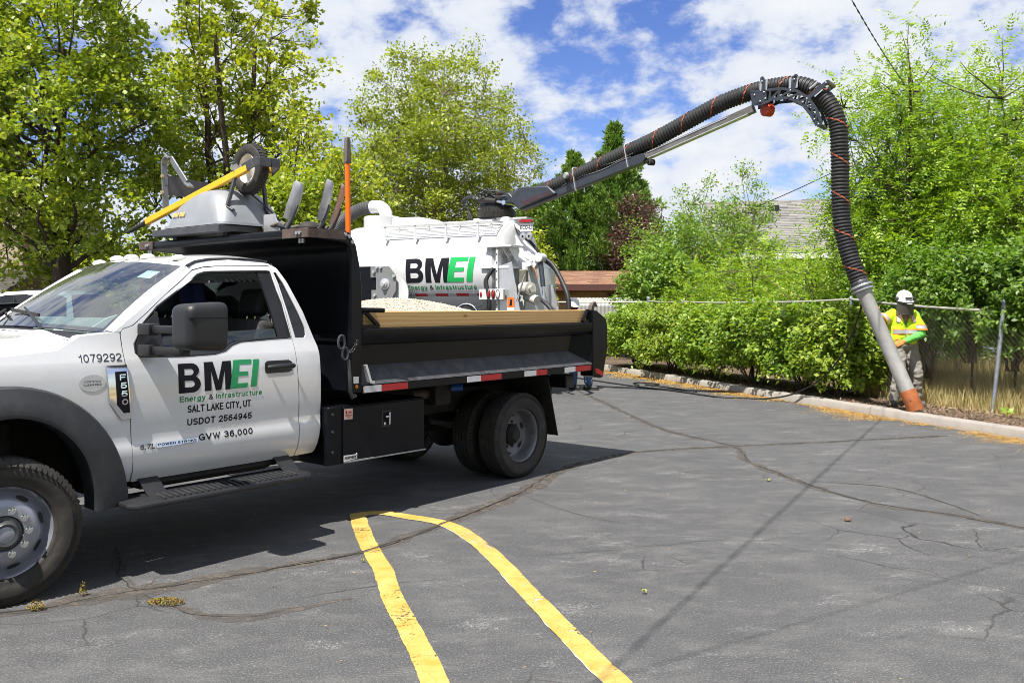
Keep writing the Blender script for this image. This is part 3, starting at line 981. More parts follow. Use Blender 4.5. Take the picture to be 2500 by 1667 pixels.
# a few separate fallen leaves and stones
leaf_green = mat('fallen_leaf_green', (0.30, 0.32, 0.06), 0.6, var=0.2)
stone_brown = mat('small_stone', (0.16, 0.09, 0.06), 0.9, var=0.3)
def fallen_leaf(x, y, s, label, rz):
    mb = MB()
    n = 10
    vs = [(0, 0, 0.012)]
    for i in range(n):
        a = 2 * math.pi * i / n
        r = s * (1.0 if i % 2 == 0 else 0.62) * (1.2 if i == 0 else 1)
        vs.append((r * math.cos(a), r * math.sin(a), 0.012 * RNG.uniform(-0.6, 1.6)))
    mb.add(vs, [(0, i + 1, (i + 1) % n + 1) for i in range(n)])
    o = mb.build('fallen_leaf', leaf_green, smooth=0, loc=(x, y, 0.012))
    o.rotation_euler = (0, 0, rz)
    tag(o, label, 'leaf', 'fallen leaves on the asphalt')
fallen_leaf(2.39, 8.21, 0.024, 'small yellow green fallen leaf beside the long crack, farthest one', 0.3)
fallen_leaf(0.75, 5.0, 0.018, 'small yellow fallen leaf right of the painted lines, nearest one', 1.2)
fallen_leaf(-0.95, 5.62, 0.012, 'pale fallen leaf on the crack left of the painted lines', 2.0)
st = MB().sphere((0, 0, 0), (0.028, 0.022, 0.018), 7, 5).build('stone', stone_brown, smooth=0, loc=(2.55, 6.69, 0.014))
tag(st, 'small reddish brown stone lying alone on the asphalt', 'stone')
# weeds growing in the crack by the front wheel
weed_mat = leaf_mat('weed', [(0.16, 0.15, 0.025), (0.26, 0.22, 0.03), (0.30, 0.14, 0.035), (0.22, 0.20, 0.03)], (1, 1, 0.6), 0.7, 0.3)
def weed(cx, cy, rx, ry, n, label, hgt=0.03, seed=1):
    rg = np.random.default_rng(seed)
    pts = []
    for _ in range(n):
        a = rg.uniform(0, 6.28); r = math.sqrt(rg.random())
        pts.append((cx + rx * r * math.cos(a), cy + ry * r * math.sin(a), 0.012 + rg.uniform(0, hgt) * (1 - r * r * 0.8)))
    o = flecks('weed', pts, 0.013, weed_mat, kind=None, flat=0.9, seed=seed)
    tag(o, label, 'weed')
weed(-1.9, 4.83, 0.10, 0.05, 420, 'yellow orange weed mat growing from the crack by the front wheel', seed=31)
weed(-2.56, 4.74, 0.05, 0.03, 160, 'tiny yellowish grass tuft in the crack, left of the weed mat', 0.05, seed=32)
weed(-2.42, 4.97, 0.02, 0.02, 90, 'tiny dry reddish sprig standing just behind the front tyre', 0.09, seed=33)

# ------------------------------------------------------------------ chain link fence
fence = empty('chain_link_fence', (3.4, 22.0, 0))
tag(fence, 'galvanised chain link fence with top rail behind the hedge', 'fence')
fence_metal = mat('fence_metal', (0.24, 0.265, 0.30), 0.5, metal=0.4, var=0.2, vscale=10, dirt=0.3, dirtcol=(0.2, 0.19, 0.18))
wire_metal = mat('fence_wire', (0.10, 0.095, 0.09), 0.6, metal=0.2)
rail_metal = mat('fence_rail', (0.42, 0.40, 0.36), 0.5, metal=0.35, var=0.2)
FX = lambda y: 11.18 - 0.353 * y
FP = [(FX(22.0), 22.0), (FX(20.5), 20.5), (FX(17.84), 17.84), (FX(15.15), 15.15), (FX(12.45), 12.45), (FX(9.8), 9.8), (FX(7.1), 7.1)]
F0 = Vector((3.4, 22.0, 0))
def fv(x, y, z): return Vector((x, y, z)) - F0
tops = [1.74, 1.72, 1.70, 1.74, 1.66, 1.6, 1.6]
for i, (x, y) in enumerate(FP):
    mb = MB()
    r = 0.045 if i == 0 else 0.028
    lean = Vector((0, 0, 0))
    if i == 4: lean = Vector((0.24, 0.12, 0))
    a = fv(x, y, 0.05); b = fv(x, y, tops[i] + (0.05 if i == 0 else 0.0)) + lean
    mb.cyl(a, b, r, n=12)
    mb.lathe([(r + 0.006, 0), (r + 0.006, 0.03), (r * 0.6, 0.055), (0.001, 0.06)], b, (0, 0, 1), 12)
    mb.cyl(a.lerp(b, 0.8), a.lerp(b, 0.825), r + 0.005, n=12)
    mb.cyl(a.lerp(b, 0.66), a.lerp(b, 0.68), r + 0.005, n=12)
    mb.build('fence_post', fence_metal, fence)
for i in range(len(FP) - 1):
    if i >= 4: continue
    mb = MB()
    p = fv(*FP[i], tops[i]); q = fv(*FP[i + 1], tops[i + 1])
    if i == 3: q = p.lerp(q, 0.93) + Vector((0, 0, -0.1))
    pts = [p.lerp(q, k / 6) + Vector((0, 0, -0.02 * math.sin(math.pi * k / 6))) for k in range(7)]
    mb.tube(pts, 0.021, 8)
    mb.build('top_rail', rail_metal, fence)
def chainlink(p, q, z0, z1, sag=0.0, seed=0):
    # p,q: ends (Vector2); diagonal wires both ways, thin three-sided rods
    d = Vector((q[0] - p[0], q[1] - p[1])); L = d.length; d.normalize()
    H = z1 - z0; pitch = 0.085
    mb = MB(); rg = random.Random(seed)
    for sgn in (1, -1):
        k = -H
        while k < L:
            a0 = k; a1 = k + H; za, zb = (z0, z1) if sgn > 0 else (z1, z0)
            if a0 < 0: za = za + sgn * (0 - a0); a0 = 0
            if a1 > L: zb = zb - sgn * (a1 - L); a1 = L
            if a1 - a0 > 0.03:
                A = fv(p[0] + d.x * a0, p[1] + d.y * a0, za); B = fv(p[0] + d.x * a1, p[1] + d.y * a1, zb)
                mb.cyl(A, B, 0.0011, n=3, cap=False)
            k += pitch
    o = mb.build('chain_link', wire_metal, fence, smooth=0, clean=False)
    o["kind"] = 'stuff'
for i in range(len(FP) - 1):
    chainlink(FP[i], FP[i + 1], 0.13, 1.62 if i < 4 else 1.3, seed=i)
# the fence turns the corner and runs on behind the vacuum truck
FQ = [(3.41, 22.0), (0.6, 23.2), (-2.2, 24.4), (-5.0, 25.6), (-7.8, 26.8)]
for i, (x, y) in enumerate(FQ[1:]):
    MB().cyl(fv(x, y, 0), fv(x, y, 1.72), 0.03, n=10).build('fence_post', fence_metal, fence)
for i in range(len(FQ) - 1):
    MB().cyl(fv(*FQ[i], 1.72), fv(*FQ[i + 1], 1.72), 0.021, n=8).build('top_rail', rail_metal, fence)
    chainlink(FQ[i], FQ[i + 1], 0.05, 1.68, seed=20 + i)

# pale covered trailer behind the corner of the fence
tr = empty('covered_trailer', (2.9, 27.0, 0), R(-8))
tag(tr, 'low white ribbed trailer cover seen through the fence beside the brick building', 'trailer')
trailer_white = mat('trailer_white', (0.34, 0.335, 0.32), 0.5, var=0.08)
mb = MB(); n = 40
for k in range(n + 1):
    x = -1.15 + 2.3 * k / n; w = 0.03 * (k % 2)
    for (y, z) in ((-0.8 - w, 0.62), (-0.8 - w, 1.62), (-0.72, 1.76 + 0.5 * w), (0, 1.86 + 0.5 * w), (0.72, 1.76), (0.8 + w, 1.62), (0.8 + w, 0.62)):
        mb.v.append((x, y, z))
for k in range(n):
    for j in range(6): mb.f.append((k * 7 + j, k * 7 + j + 1, k * 7 + j + 8, k * 7 + j + 7))
mb.f.append(tuple(range(7))); mb.f.append(tuple(n * 7 + j for j in range(7)))
mb.build('cover', trailer_white, tr, smooth=25)
MB().box(-1.1, 1.1, -0.78, 0.78, 0.5, 0.61).build('chassis', under, tr, bevel=0.01)
for sx in (-0.5, 0.5):
    for sy in (-0.85, 0.85):
        MB().lathe([(0.001, -0.09), (0.2, -0.09), (0.28, -0.08), (0.3, -0.04), (0.3, 0.04), (0.28, 0.08), (0.2, 0.09), (0.001, 0.09)], (sx, sy, 0.28), (0, 1, 0), 20).build('wheel', rubber, tr)

# ------------------------------------------------------------------ brick building
bb = empty('brick_building', (0, 32, 0))
tag(bb, 'low tan brick building with brown shingle roof behind the vacuum truck', 'building')
brick_m = leaf_mat('tan_brick', [(0.46, 0.28, 0.12), (0.52, 0.33, 0.15), (0.42, 0.25, 0.105), (0.56, 0.37, 0.18)], (0, 0, 0), 0.9, 0.0)
# colour per brick object
def obj_random_mat(name, cols, rough=0.9, bump=0.3):
    m = bpy.data.materials.new(name); m.use_nodes = True
    t, N, L, b = nodes_of(m)
    oi = N.new('ShaderNodeObjectInfo'); cr = N.new('ShaderNodeValToRGB')
    e = cr.color_ramp.elements
    e[0].color = (*cols[0], 1); e[1].color = (*cols[-1], 1)
    for i, c in enumerate(cols[1:-1]):
        q = e.new((i + 1) / (len(cols) - 1)); q.color = (*c, 1)
    L.new(oi.outputs['Random'], cr.inputs[0]); L.new(cr.outputs[0], b.inputs['Base Color'])
    b.inputs['Roughness'].default_value = rough
    return m
brick_obj_m = obj_random_mat('tan_brick_each', [(0.44, 0.27, 0.115), (0.52, 0.33, 0.15), (0.40, 0.24, 0.10), (0.55, 0.36, 0.17)])
mortar = mat('mortar', (0.30, 0.25, 0.19), 0.95, var=0.15)
fascia = mat('brown_fascia', (0.09, 0.035, 0.03), 0.6, var=0.1)
BX0, BX1, EAVE, RIDGE = -6.0, 6.6, 2.38, 2.96
wall = MB().box(BX0, BX1, 0.0, 5.0, 0.0, EAVE).build('wall', mortar, bb, smooth=0)
bm_ = bpy.data.meshes.new('brick')
tmp = MB().box(-0.2, 0.2, -0.012, 0.02, -0.046, 0.046).build('brick', brick_obj_m, wall, bevel=0.004)
first = True
for row in range(8):
    z = EAVE - 0.10 - row * 0.106
    x = 1.2 + (0.21 if row % 2 else 0.0)
    while x < 5.2:
        if not (3.3 < x < 4.8 and row >= 3):
            if first: o = tmp; first = False
            else:
                o = tmp.copy(); link(o, wall)
            o.location = (x, 0.0, z)
        x += 0.42
# the plain rows below and beside, joined
mb = MB()
for row in range(8, 21):
    z = EAVE - 0.10 - row * 0.106
    x = BX0 + 0.3 + (0.21 if row % 2 else 0.0)
    while x < BX1 - 0.2:
        if not (3.3 < x < 4.8): mb.box(x - 0.2, x + 0.2, -0.012, 0.02, z - 0.046, z + 0.046)
        x += 0.42
for row in range(8):
    z = EAVE - 0.10 - row * 0.106
    x = BX0 + 0.3 + (0.21 if row % 2 else 0.0)
    while x < BX1 - 0.2:
        if x < 1.0 or x > 5.4: mb.box(x - 0.2, x + 0.2, -0.012, 0.02, z - 0.046, z + 0.046)
        x += 0.42
o = mb.build('bricks', brick_m, wall, smooth=0); o["kind"] = 'stuff'
dr = MB().box(3.52, 4.6, -0.02, 0.05, 0.0, 2.02).build('door', mat('dark_door', (0.02, 0.018, 0.016), 0.6), bb, bevel=0.01)
MB().box(3.42, 4.7, -0.05, 0.0, 2.02, 2.06).build('frame', fascia, dr)
roof_m = leaf_mat('brown_shingle', [(0.24, 0.12, 0.075), (0.31, 0.175, 0.105), (0.34, 0.21, 0.14), (0.22, 0.125, 0.095), (0.29, 0.15, 0.11)], (0, 0, 0), 0.9, 0.0)
roof = MB().prism([(BX0 - 0.4, -0.5, EAVE - 0.02), (BX0 - 0.4, 2.6, RIDGE), (BX0 - 0.4, 5.5, EAVE - 0.02), (BX0 - 0.4, 5.5, EAVE - 0.15), (BX0 - 0.4, -0.5, EAVE - 0.15)], (BX1 - BX0 + 0.8, 0, 0)).build('roof', fascia, bb, smooth=0)
MB().box(BX0 - 0.42, BX1 + 0.42, -0.56, -0.505, EAVE - 0.22, EAVE + 0.01).build('fascia', fascia, roof, bevel=0.008)
def shingles(parent, x0, x1, p0, p1, course, width, m, name='shingles', seed=4, lift=0.012):
    """rows of overlapping shingles from eave point p0 (y,z) up to ridge p1 (y,z)"""
    rg = random.Random(seed); mb = MB()
    dy, dz = p1[0] - p0[0], p1[1] - p0[1]; L = math.hypot(dy, dz); ty, tz = dy / L, dz / L
    ny, nz = -tz, ty
    if nz < 0: ny, nz = -ny, -nz
    n = int(L / course)
    for r in range(n + 1):
        s = r * course; x = x0 - rg.uniform(0, width)
        while x < x1:
            w = width * rg.uniform(0.7, 1.3); a = max(x, x0); b = min(x + w - 0.006, x1)
            if b > a:
                j = rg.uniform(-0.1, 0.1) * course; e = min(s + course * 1.15, L)
                h0 = lift * rg.uniform(1.0, 1.8); h1 = lift * 0.3
                P = lambda xx, ss, hh: (xx, p0[0] + ty * ss + ny * hh, p0[1] + tz * ss + nz * hh)
                q = [P(a, s + j, h0), P(b, s + j, h0), P(b, e, h1), P(a, e, h1), P(a, s + j, 0.0), P(b, s + j, 0.0)]
                mb.add(q, [(0, 1, 2, 3), (4, 5, 1, 0)])
            x += w
    o = mb.build(name, m, parent, smooth=0, clean=False); o["kind"] = 'stuff'
    return o
shingles(roof, BX0 - 0.38, BX1 + 0.38, (-0.5, EAVE), (2.6, RIDGE + 0.02), 0.14, 0.33, roof_m)
MB().cyl((4.55, 1.6, RIDGE - 0.3), (4.55, 1.6, RIDGE + 0.42), 0.035, n=10).lathe([(0.12, 0), (0.05, 0.12)], (4.55, 1.6, RIDGE - 0.28), (0, 0, 1), 10).build('vent_pipe', letter_white, roof)

# ------------------------------------------------------------------ grey house behind the right-hand trees
hs_ = empty('grey_house', (10.5, 29.5, 0), R(-14))
tag(hs_, 'grey sided house with pale shingle roof behind the locust trees', 'house')
siding_m = mat('house_siding', (0.20, 0.22, 0.26), 0.7, var=0.06)
grey_shingle = leaf_mat('grey_shingle', [(0.14, 0.135, 0.128), (0.19, 0.18, 0.17), (0.24, 0.23, 0.215), (0.165, 0.158, 0.15)], (0, 0, 0), 0.9, 0.0)
wall = MB().box(-3.6, 9.0, 0.0, 7.0, 0.0, 3.3).build('wall', siding_m, hs_, smooth=0)
for k in range(18):
    MB().box(-3.62, 9.02, -0.03, 0.0, 0.12 + k * 0.168, 0.12 + k * 0.168 + 0.155).build('siding_board', siding_m, wall)
rf = MB().prism([(-4.1, -0.6, 3.35), (-4.1, 3.5, 5.55), (-4.1, 7.6, 3.35), (-4.1, 7.6, 3.2), (-4.1, -0.6, 3.2)], (13.6, 0, 0)).build('roof', siding_m, hs_, smooth=0)
shingles(rf, -4.08, 9.48, (-0.62, 3.37), (3.5, 5.58), 0.15, 0.36, grey_shingle, seed=8)
MB().box(-4.12, 9.52, -0.68, -0.61, 3.17, 3.35).build('gutter', letter_white, rf, bevel=0.01)
MB().box(-1.75, -1.35, 2.55, 2.9, 4.95, 5.32).build('roof_vent', black_plastic, rf, bevel=0.02)
for wx in (0.9, 3.4, 6.0):
    w_ = MB().box(wx, wx + 0.9, -0.05, -0.032, 1.2, 2.4).build('window', dark_glass, hs_)
    mb = MB()
    mb.box(wx - 0.07, wx, -0.09, -0.03, 1.13, 2.47); mb.box(wx + 0.9, wx + 0.97, -0.09, -0.03, 1.13, 2.47)
    mb.box(wx, wx + 0.9, -0.09, -0.03, 2.4, 2.47); mb.box(wx, wx + 0.9, -0.09, -0.03, 1.13, 1.2); mb.box(wx + 0.43, wx + 0.47, -0.08, -0.052, 1.2, 2.4)
    mb.build('frame', letter_white, w_)

# ------------------------------------------------------------------ tan building at far left
tb = empty('tan_building', (-19.3, 33.0, 0), R(6))
tag(tb, 'tan stucco building with narrow window behind the left tree', 'building')
stucco = mat('tan_stucco', (0.40, 0.32, 0.24), 0.9, var=0.06, bump=0.1)
MB().box(-8, 1.1, 0, 8, 0, 5.9).build('wall', stucco, tb, smooth=0)
MB().box(0.95, 1.13, -0.08, 0.0, 0, 5.9).build('corner_trim', fascia, tb)
w_ = MB().box(-1.75, -1.35, -0.04, -0.005, 2.85, 4.6).build('window', dark_glass, tb)
mb = MB(); mb.box(-1.83, -1.75, -0.08, 0, 2.77, 4.68); mb.box(-1.35, -1.27, -0.08, 0, 2.77, 4.68); mb.box(-1.75, -1.35, -0.08, 0, 4.6, 4.68); mb.box(-1.75, -1.35, -0.08, 0, 2.77, 2.85)
mb.build('frame', letter_white, w_)
dark_roof = leaf_mat('dark_shingle', [(0.07, 0.062, 0.055), (0.10, 0.09, 0.08), (0.085, 0.075, 0.066)], (0, 0, 0), 0.9, 0.0)
porch = MB().prism([(-8, -3.2, 2.05), (-8, 0.0, 2.95), (-8, 0, 2.0), (-8, -3.2, 1.9)], (9.6, 0, 0)).build('porch_roof', fascia, tb, smooth=0)
shingles(porch, -8, 1.6, (-3.25, 2.06), (0, 2.96), 0.15, 0.35, dark_roof, seed=13)
MB().box(-8, 1.62, -3.3, -3.21, 1.88, 2.06).build('fascia', letter_white, porch)
for xx in (-7.5, -3, 1.3): MB().box(xx, xx + 0.14, -3.1, -2.96, 0, 1.95).build('post', letter_white, tb)

# ------------------------------------------------------------------ pole and wires
pl = empty('utility_pole', (9.16, 20.0, 0.1))
tag(pl, 'weathered wooden utility pole standing among the right-hand trees', 'utility pole')
MB().cyl((0, 0, 0), (0, 0, 6.45), 0.17, 0.115, n=14).build('pole', pole_wood, pl)
MB().cyl((0, -0.12, 6.2), (0, -0.25, 6.22), 0.02, n=8).cyl((0, -0.12, 5.9), (0, -0.25, 5.92), 0.02, n=8).build('bracket', galv, pl)
MB().lathe([(0.02, 0), (0.045, 0.01), (0.045, 0.05), (0.03, 0.06), (0.045, 0.07), (0.045, 0.1), (0.02, 0.11)], (0, -0.25, 6.16), (0, 0, 1), 10).build('insulator', letter_white, pl)
def wire(name, pts, r, label, n=40, sag=0.25, twist=0.0):
    mb = MB()
    A, B = Vector(pts[0]), Vector(pts[1])
    c = [A.lerp(B, k / n) - Vector((0, 0, sag * 4 * (k / n) * (1 - k / n))) for k in range(n + 1)]
    mb.tube(c, r, 6)
    if twist:
        m = n * 6
        x, y, d = frame_of(B - A)
        for ph in (0, math.pi):
            t2 = []
            for k in range(m + 1):
                f = k / m; p = A.lerp(B, f) - Vector((0, 0, sag * 4 * f * (1 - f)))
                a = twist * f * (B - A).length + ph
                t2.append(p + x * (r * 1.3 * math.cos(a)) + y * (r * 1.3 * math.sin(a)))
            mb.tube(t2, r * 0.9, 5)
    o = mb.build(name, cord_rubber)
    tag(o, label, 'cable')
wire('overhead_cable', [(9.16, 19.8, 6.2), (-7.9, -10.7, 6.9)], 0.005, 'twisted black overhead service cable rising from the pole across the sky', 60, 1.15, twist=9.0)
wire('overhead_cable', [(18.0, 13.9, 5.6), (-9.0, -3.6, 5.6)], 0.0045, 'black overhead cable crossing high above the car park', 40, 0.6)
wire('overhead_cable', [(9.1, 20.0, 5.6), (5.6, 35.0, 4.3)], 0.012, 'thin black cable sagging from the pole over the grey roof', 40, 0.35)

# ------------------------------------------------------------------ plants
def leaves_mesh(name, c, nrm, axis, L, W, m, parent, fold=0.15):
    n = len(c)
    a = axis - nrm * np.sum(axis * nrm, 1)[:, None]
    a /= np.linalg.norm(a, axis=1)[:, None] + 1e-9
    b = np.cross(nrm, a)
    L = L[:, None]; W = W[:, None]
    v = np.stack([c - a * L * 0.5, c + b * W * 0.5 - a * L * 0.08 + nrm * W * fold, c + a * L * 0.5, c - b * W * 0.5 - a * L * 0.08 + nrm * W * fold], 1).reshape(-1, 3)
    return np_mesh(name, v, np.arange(4 * n).reshape(n, 4), m, parent)

def unit(v):
    return v / (np.linalg.norm(v, axis=1)[:, None] + 1e-9)

def lobed_leaves(name, c, nrm, axis, L, m, parent):
    """five-lobed leaves: a small star polygon for each leaf"""
    n = len(c)
    a = axis - nrm * np.sum(axis * nrm, 1)[:, None]
    a = unit(a); b = np.cross(nrm, a)
    L = L[:, None]
    # (along, across, up)
    prof = [(-0.45, 0.0, 0.0), (-0.12, 0.46, 0.08), (-0.02, 0.20, 0.0), (0.30, 0.34, 0.05), (0.52, 0.0, -0.04), (0.30, -0.34, 0.05), (-0.02, -0.20, 0.0), (-0.12, -0.46, 0.08)]
    v = np.stack([c + a * L * p + b * L * q + nrm * L * r for p, q, r in prof], 1).reshape(-1, 3)
    base = np.arange(n)[:, None] * 8
    quads = np.concatenate([base + np.array([[7, 0, 1, 2]]), base + np.array([[7, 2, 5, 6]]), base + np.array([[2, 3, 4, 5]])], 0)
    return np_mesh(name, v, quads, m, parent)

def crown_points(rg, n, center, rad, lump=0.25, inner=0.35, seed=0, flat_bottom=0.0):
    from mathutils import noise as mn
    out_ = []
    while len(out_) < n:
        d = rg.normal(size=3); d /= np.linalg.norm(d)
        k = 1 + lump * 1.6 * mn.noise(Vector((d[0] * 1.9 + seed, d[1] * 1.9, d[2] * 1.9))) + lump * 0.8 * mn.noise(Vector((d[0] * 4.5, d[1] * 4.5 + seed, d[2] * 4.5)))
        r = (inner ** 3 + rg.random() * (1 - inner ** 3)) ** (1 / 3)
        p = d * r * k
        if p[2] < -1 + flat_bottom: continue
        out_.append(np.array(center) + p * np.array(rad))
    return np.array(out_)

def limb_path(a, b, rg, sag=0.15, n=7):
    a = np.array(a, float); b = np.array(b, float); L = np.linalg.norm(b - a)
    mid = (a + b) / 2 + rg.normal(0, 0.06, 3) * L + np.array([0, 0, -sag * L * 0.4])
    pts = []
    for k in range(n + 1):
        t = k / n
        pts.append((1 - t) ** 2 * a + 2 * t * (1 - t) * mid + t * t * b + (rg.normal(0, 0.012, 3) * L if 0 < k < n else 0))
    return pts

def tree(name, label, base, trunk_h, trunk_r, center, rad, n_limb, n_cluster, per, csize, leaf, lm, bm_, seed, cat='tree', group=None,
         style='simple', stems=1, lump=0.25, inner=0.3, droop=0.0, up=0.35, flat_bottom=0.0, spread=0.3, lean=(0, 0), aspect=1.8):
    rg = np.random.default_rng(seed)
    base = np.array(base, float); center = np.array(center, float)
    root = empty(name, tuple(base))
    tag(root, label, cat, group)
    C = center - base
    mb = MB()
    starts = []
    for s in range(stems):
        off = np.array([0, 0, 0]) if stems == 1 else np.append(rg.normal(0, spread * 0.4, 2), 0)
        topp = np.array([C[0] * 0.6 + lean[0], C[1] * 0.6 + lean[1], trunk_h]) + (np.append(rg.normal(0, spread * 2.2, 2), 0) if stems > 1 else 0)
        n = 9; pts = []
        for k in range(n + 1):
            t = k / n
            p = off * (1 - t) + topp * t
            p = np.array([p[0], p[1], trunk_h * t]) + np.append(rg.normal(0, 0.03, 2) * (0 < k), 0)
            pts.append(p)
        r0 = trunk_r / (stems ** 0.45)
        rs = [r0 * (1.25 if k == 0 else 1.0) * (1 - 0.62 * k / n) for k in range(n + 1)]
        mb.tube(pts, rs, 10)
        starts.append((pts, rs))
    mb.build('trunk', bm_, root, smooth=60)
    if style == 'conifer':
        top = C[2] + rad[2]; hh = top * (0.06 + 0.94 * rg.random(n_cluster) ** 1.15); fr = hh / top
        rr = rad[0] * np.minimum(1.0, (1.01 - fr) * 1.35) * (0.45 + 0.55 * np.sqrt(rg.random(n_cluster))) * (1 + 0.22 * np.sin(hh * 3.1 + seed))
        an = rg.uniform(0, 6.283, n_cluster); rr *= 1 + 0.25 * np.sin(an * 3 + seed)
        cl = np.stack([C[0] + rr * np.cos(an), C[1] + rr * np.sin(an), hh], 1)
    else:
        cl = crown_points(rg, n_cluster, C, rad, lump, inner, seed, flat_bottom)
    # limbs reach a subset of the clusters, twigs the rest
    order = rg.permutation(n_cluster)
    limbs = order[:n_limb]
    nb = MB(); nodes = []; 
    for i in limbs:
        pts, rs = starts[rg.integers(len(starts))]
        tgt = cl[i]
        hfr = np.clip((tgt[2] / trunk_h) * rg.uniform(0.5, 0.8), 0.30, 0.97)
        k = hfr * (len(pts) - 1); k0 = int(k)
        st_ = pts[k0] * (1 - (k - k0)) + pts[min(k0 + 1, len(pts) - 1)] * (k - k0)
        path = limb_path(st_, tgt, rg, sag=0.25 if up > 0 else -0.1)
        r0 = rs[k0] * rg.uniform(0.32, 0.5)
        nb.tube(path, [max(0.006, r0 * (1 - 0.85 * q / 7)) for q in range(8)], 6, cap=False)
        for q in range(2, 8): nodes.append(path[q])
    nodes = np.array(nodes)
    for i in order[n_limb:]:
        d = np.linalg.norm(nodes - cl[i], axis=1); j = int(np.argmin(d + 0.4 * (nodes[:, 2] > cl[i][2])))
        if d[j] < 0.15: continue
        path = limb_path(nodes[j], cl[i], rg, 0.1, 4)
        nb.tube(path, [0.018, 0.014, 0.011, 0.008, 0.005], 4, cap=False)
    nb.build('branches', bm_, root, smooth=60, clean=False)
    # leaves
    if style == 'frond':
        nf = per
        cc = np.repeat(cl, nf, 0) + rg.normal(0, csize, (len(cl) * nf, 3))
        d = unit((cc - np.repeat(cl, nf, 0)) + rg.normal(0, csize * 0.7, cc.shape) + np.array([0, 0, 0.1 - droop]) * csize * 2)
        nl = 9; Lf = leaf * 4.2 * rg.uniform(0.7, 1.2, len(cc))
        side = unit(np.cross(d, np.array([0, 0, 1.0]) + rg.normal(0, 0.25, d.shape)))
        upv = unit(np.cross(side, d))
        P = []; A = []; Nn = []
        for k in range(nl):
            t = (k // 2 + 1) / (nl / 2 + 0.5); s = 1 if k % 2 else -1
            if k == nl - 1: s = 0
            pos = cc + d * (Lf * t)[:, None] - upv * (Lf * t * t * 0.28)[:, None]
            ax = unit(d * 0.55 + side * s * 0.95 - upv * 0.25) if s else d
            P.append(pos + ax * leaf * 0.5); A.append(ax); Nn.append(unit(upv + rg.normal(0, 0.25, d.shape)))
        P = np.concatenate(P); A = np.concatenate(A); Nn = np.concatenate(Nn)
        L = leaf * rg.uniform(0.8, 1.25, len(P))
        leaves_mesh('crown', P, Nn, A, L, L / aspect, lm, root, 0.1)
    elif style == 'conifer':
        nf = per
        outw = unit((cl - np.array([C[0], C[1], 0])) * np.array([1, 1, 0.0]) + 1e-3)
        axis_c = unit(outw * 0.75 + np.array([0, 0, 0.85]) + rg.normal(0, 0.15, cl.shape))
        tpos = rg.uniform(-0.9, 1.0, (len(cl), nf))
        cs = csize * (0.40 + 0.75 * (1 - cl[:, 2:3] / (C[2] + rad[2])))
        rad_c = cs * 0.42 * (1.05 - np.abs(tpos)) + 0.02
        off = rg.normal(0, 1, (len(cl), nf, 3)) * rad_c[..., None]
        P = (cl[:, None, :] + axis_c[:, None, :] * (tpos * cs * 1.5)[..., None] + off).reshape(-1, 3)
        A = unit(np.repeat(axis_c, nf, 0) * 1.2 + unit(off.reshape(-1, 3)) * 0.9 + rg.normal(0, 0.25, P.shape))
        Nn = unit(np.cross(A, rg.normal(size=A.shape)))
        L = leaf * rg.uniform(0.7, 1.4, len(P))
        leaves_mesh('crown', P, Nn, A, L, L / aspect, lm, root, 0.05)
    else:
        nf = per
        g = rg.normal(0, 1, (len(cl), nf, 3)) * np.array([1, 1, 0.7])
        sz = csize * rg.uniform(0.6, 1.3, len(cl))
        P = (cl[:, None, :] + g * sz[:, None, None]).reshape(-1, 3)
        Nn = unit(rg.normal(0, 0.75, P.shape) + np.array([0, 0, 0.8]))
        A = unit(rg.normal(0, 1, P.shape) + np.array([0, 0, -0.3 - droop]))
        L = leaf * rg.uniform(0.6, 1.3, len(P))
        if style == 'lobed':
            lobed_leaves('crown', P, Nn, A, L, lm, root)
        else:
            leaves_mesh('crown', P, Nn, A, L, L / aspect, lm, root)
    return root

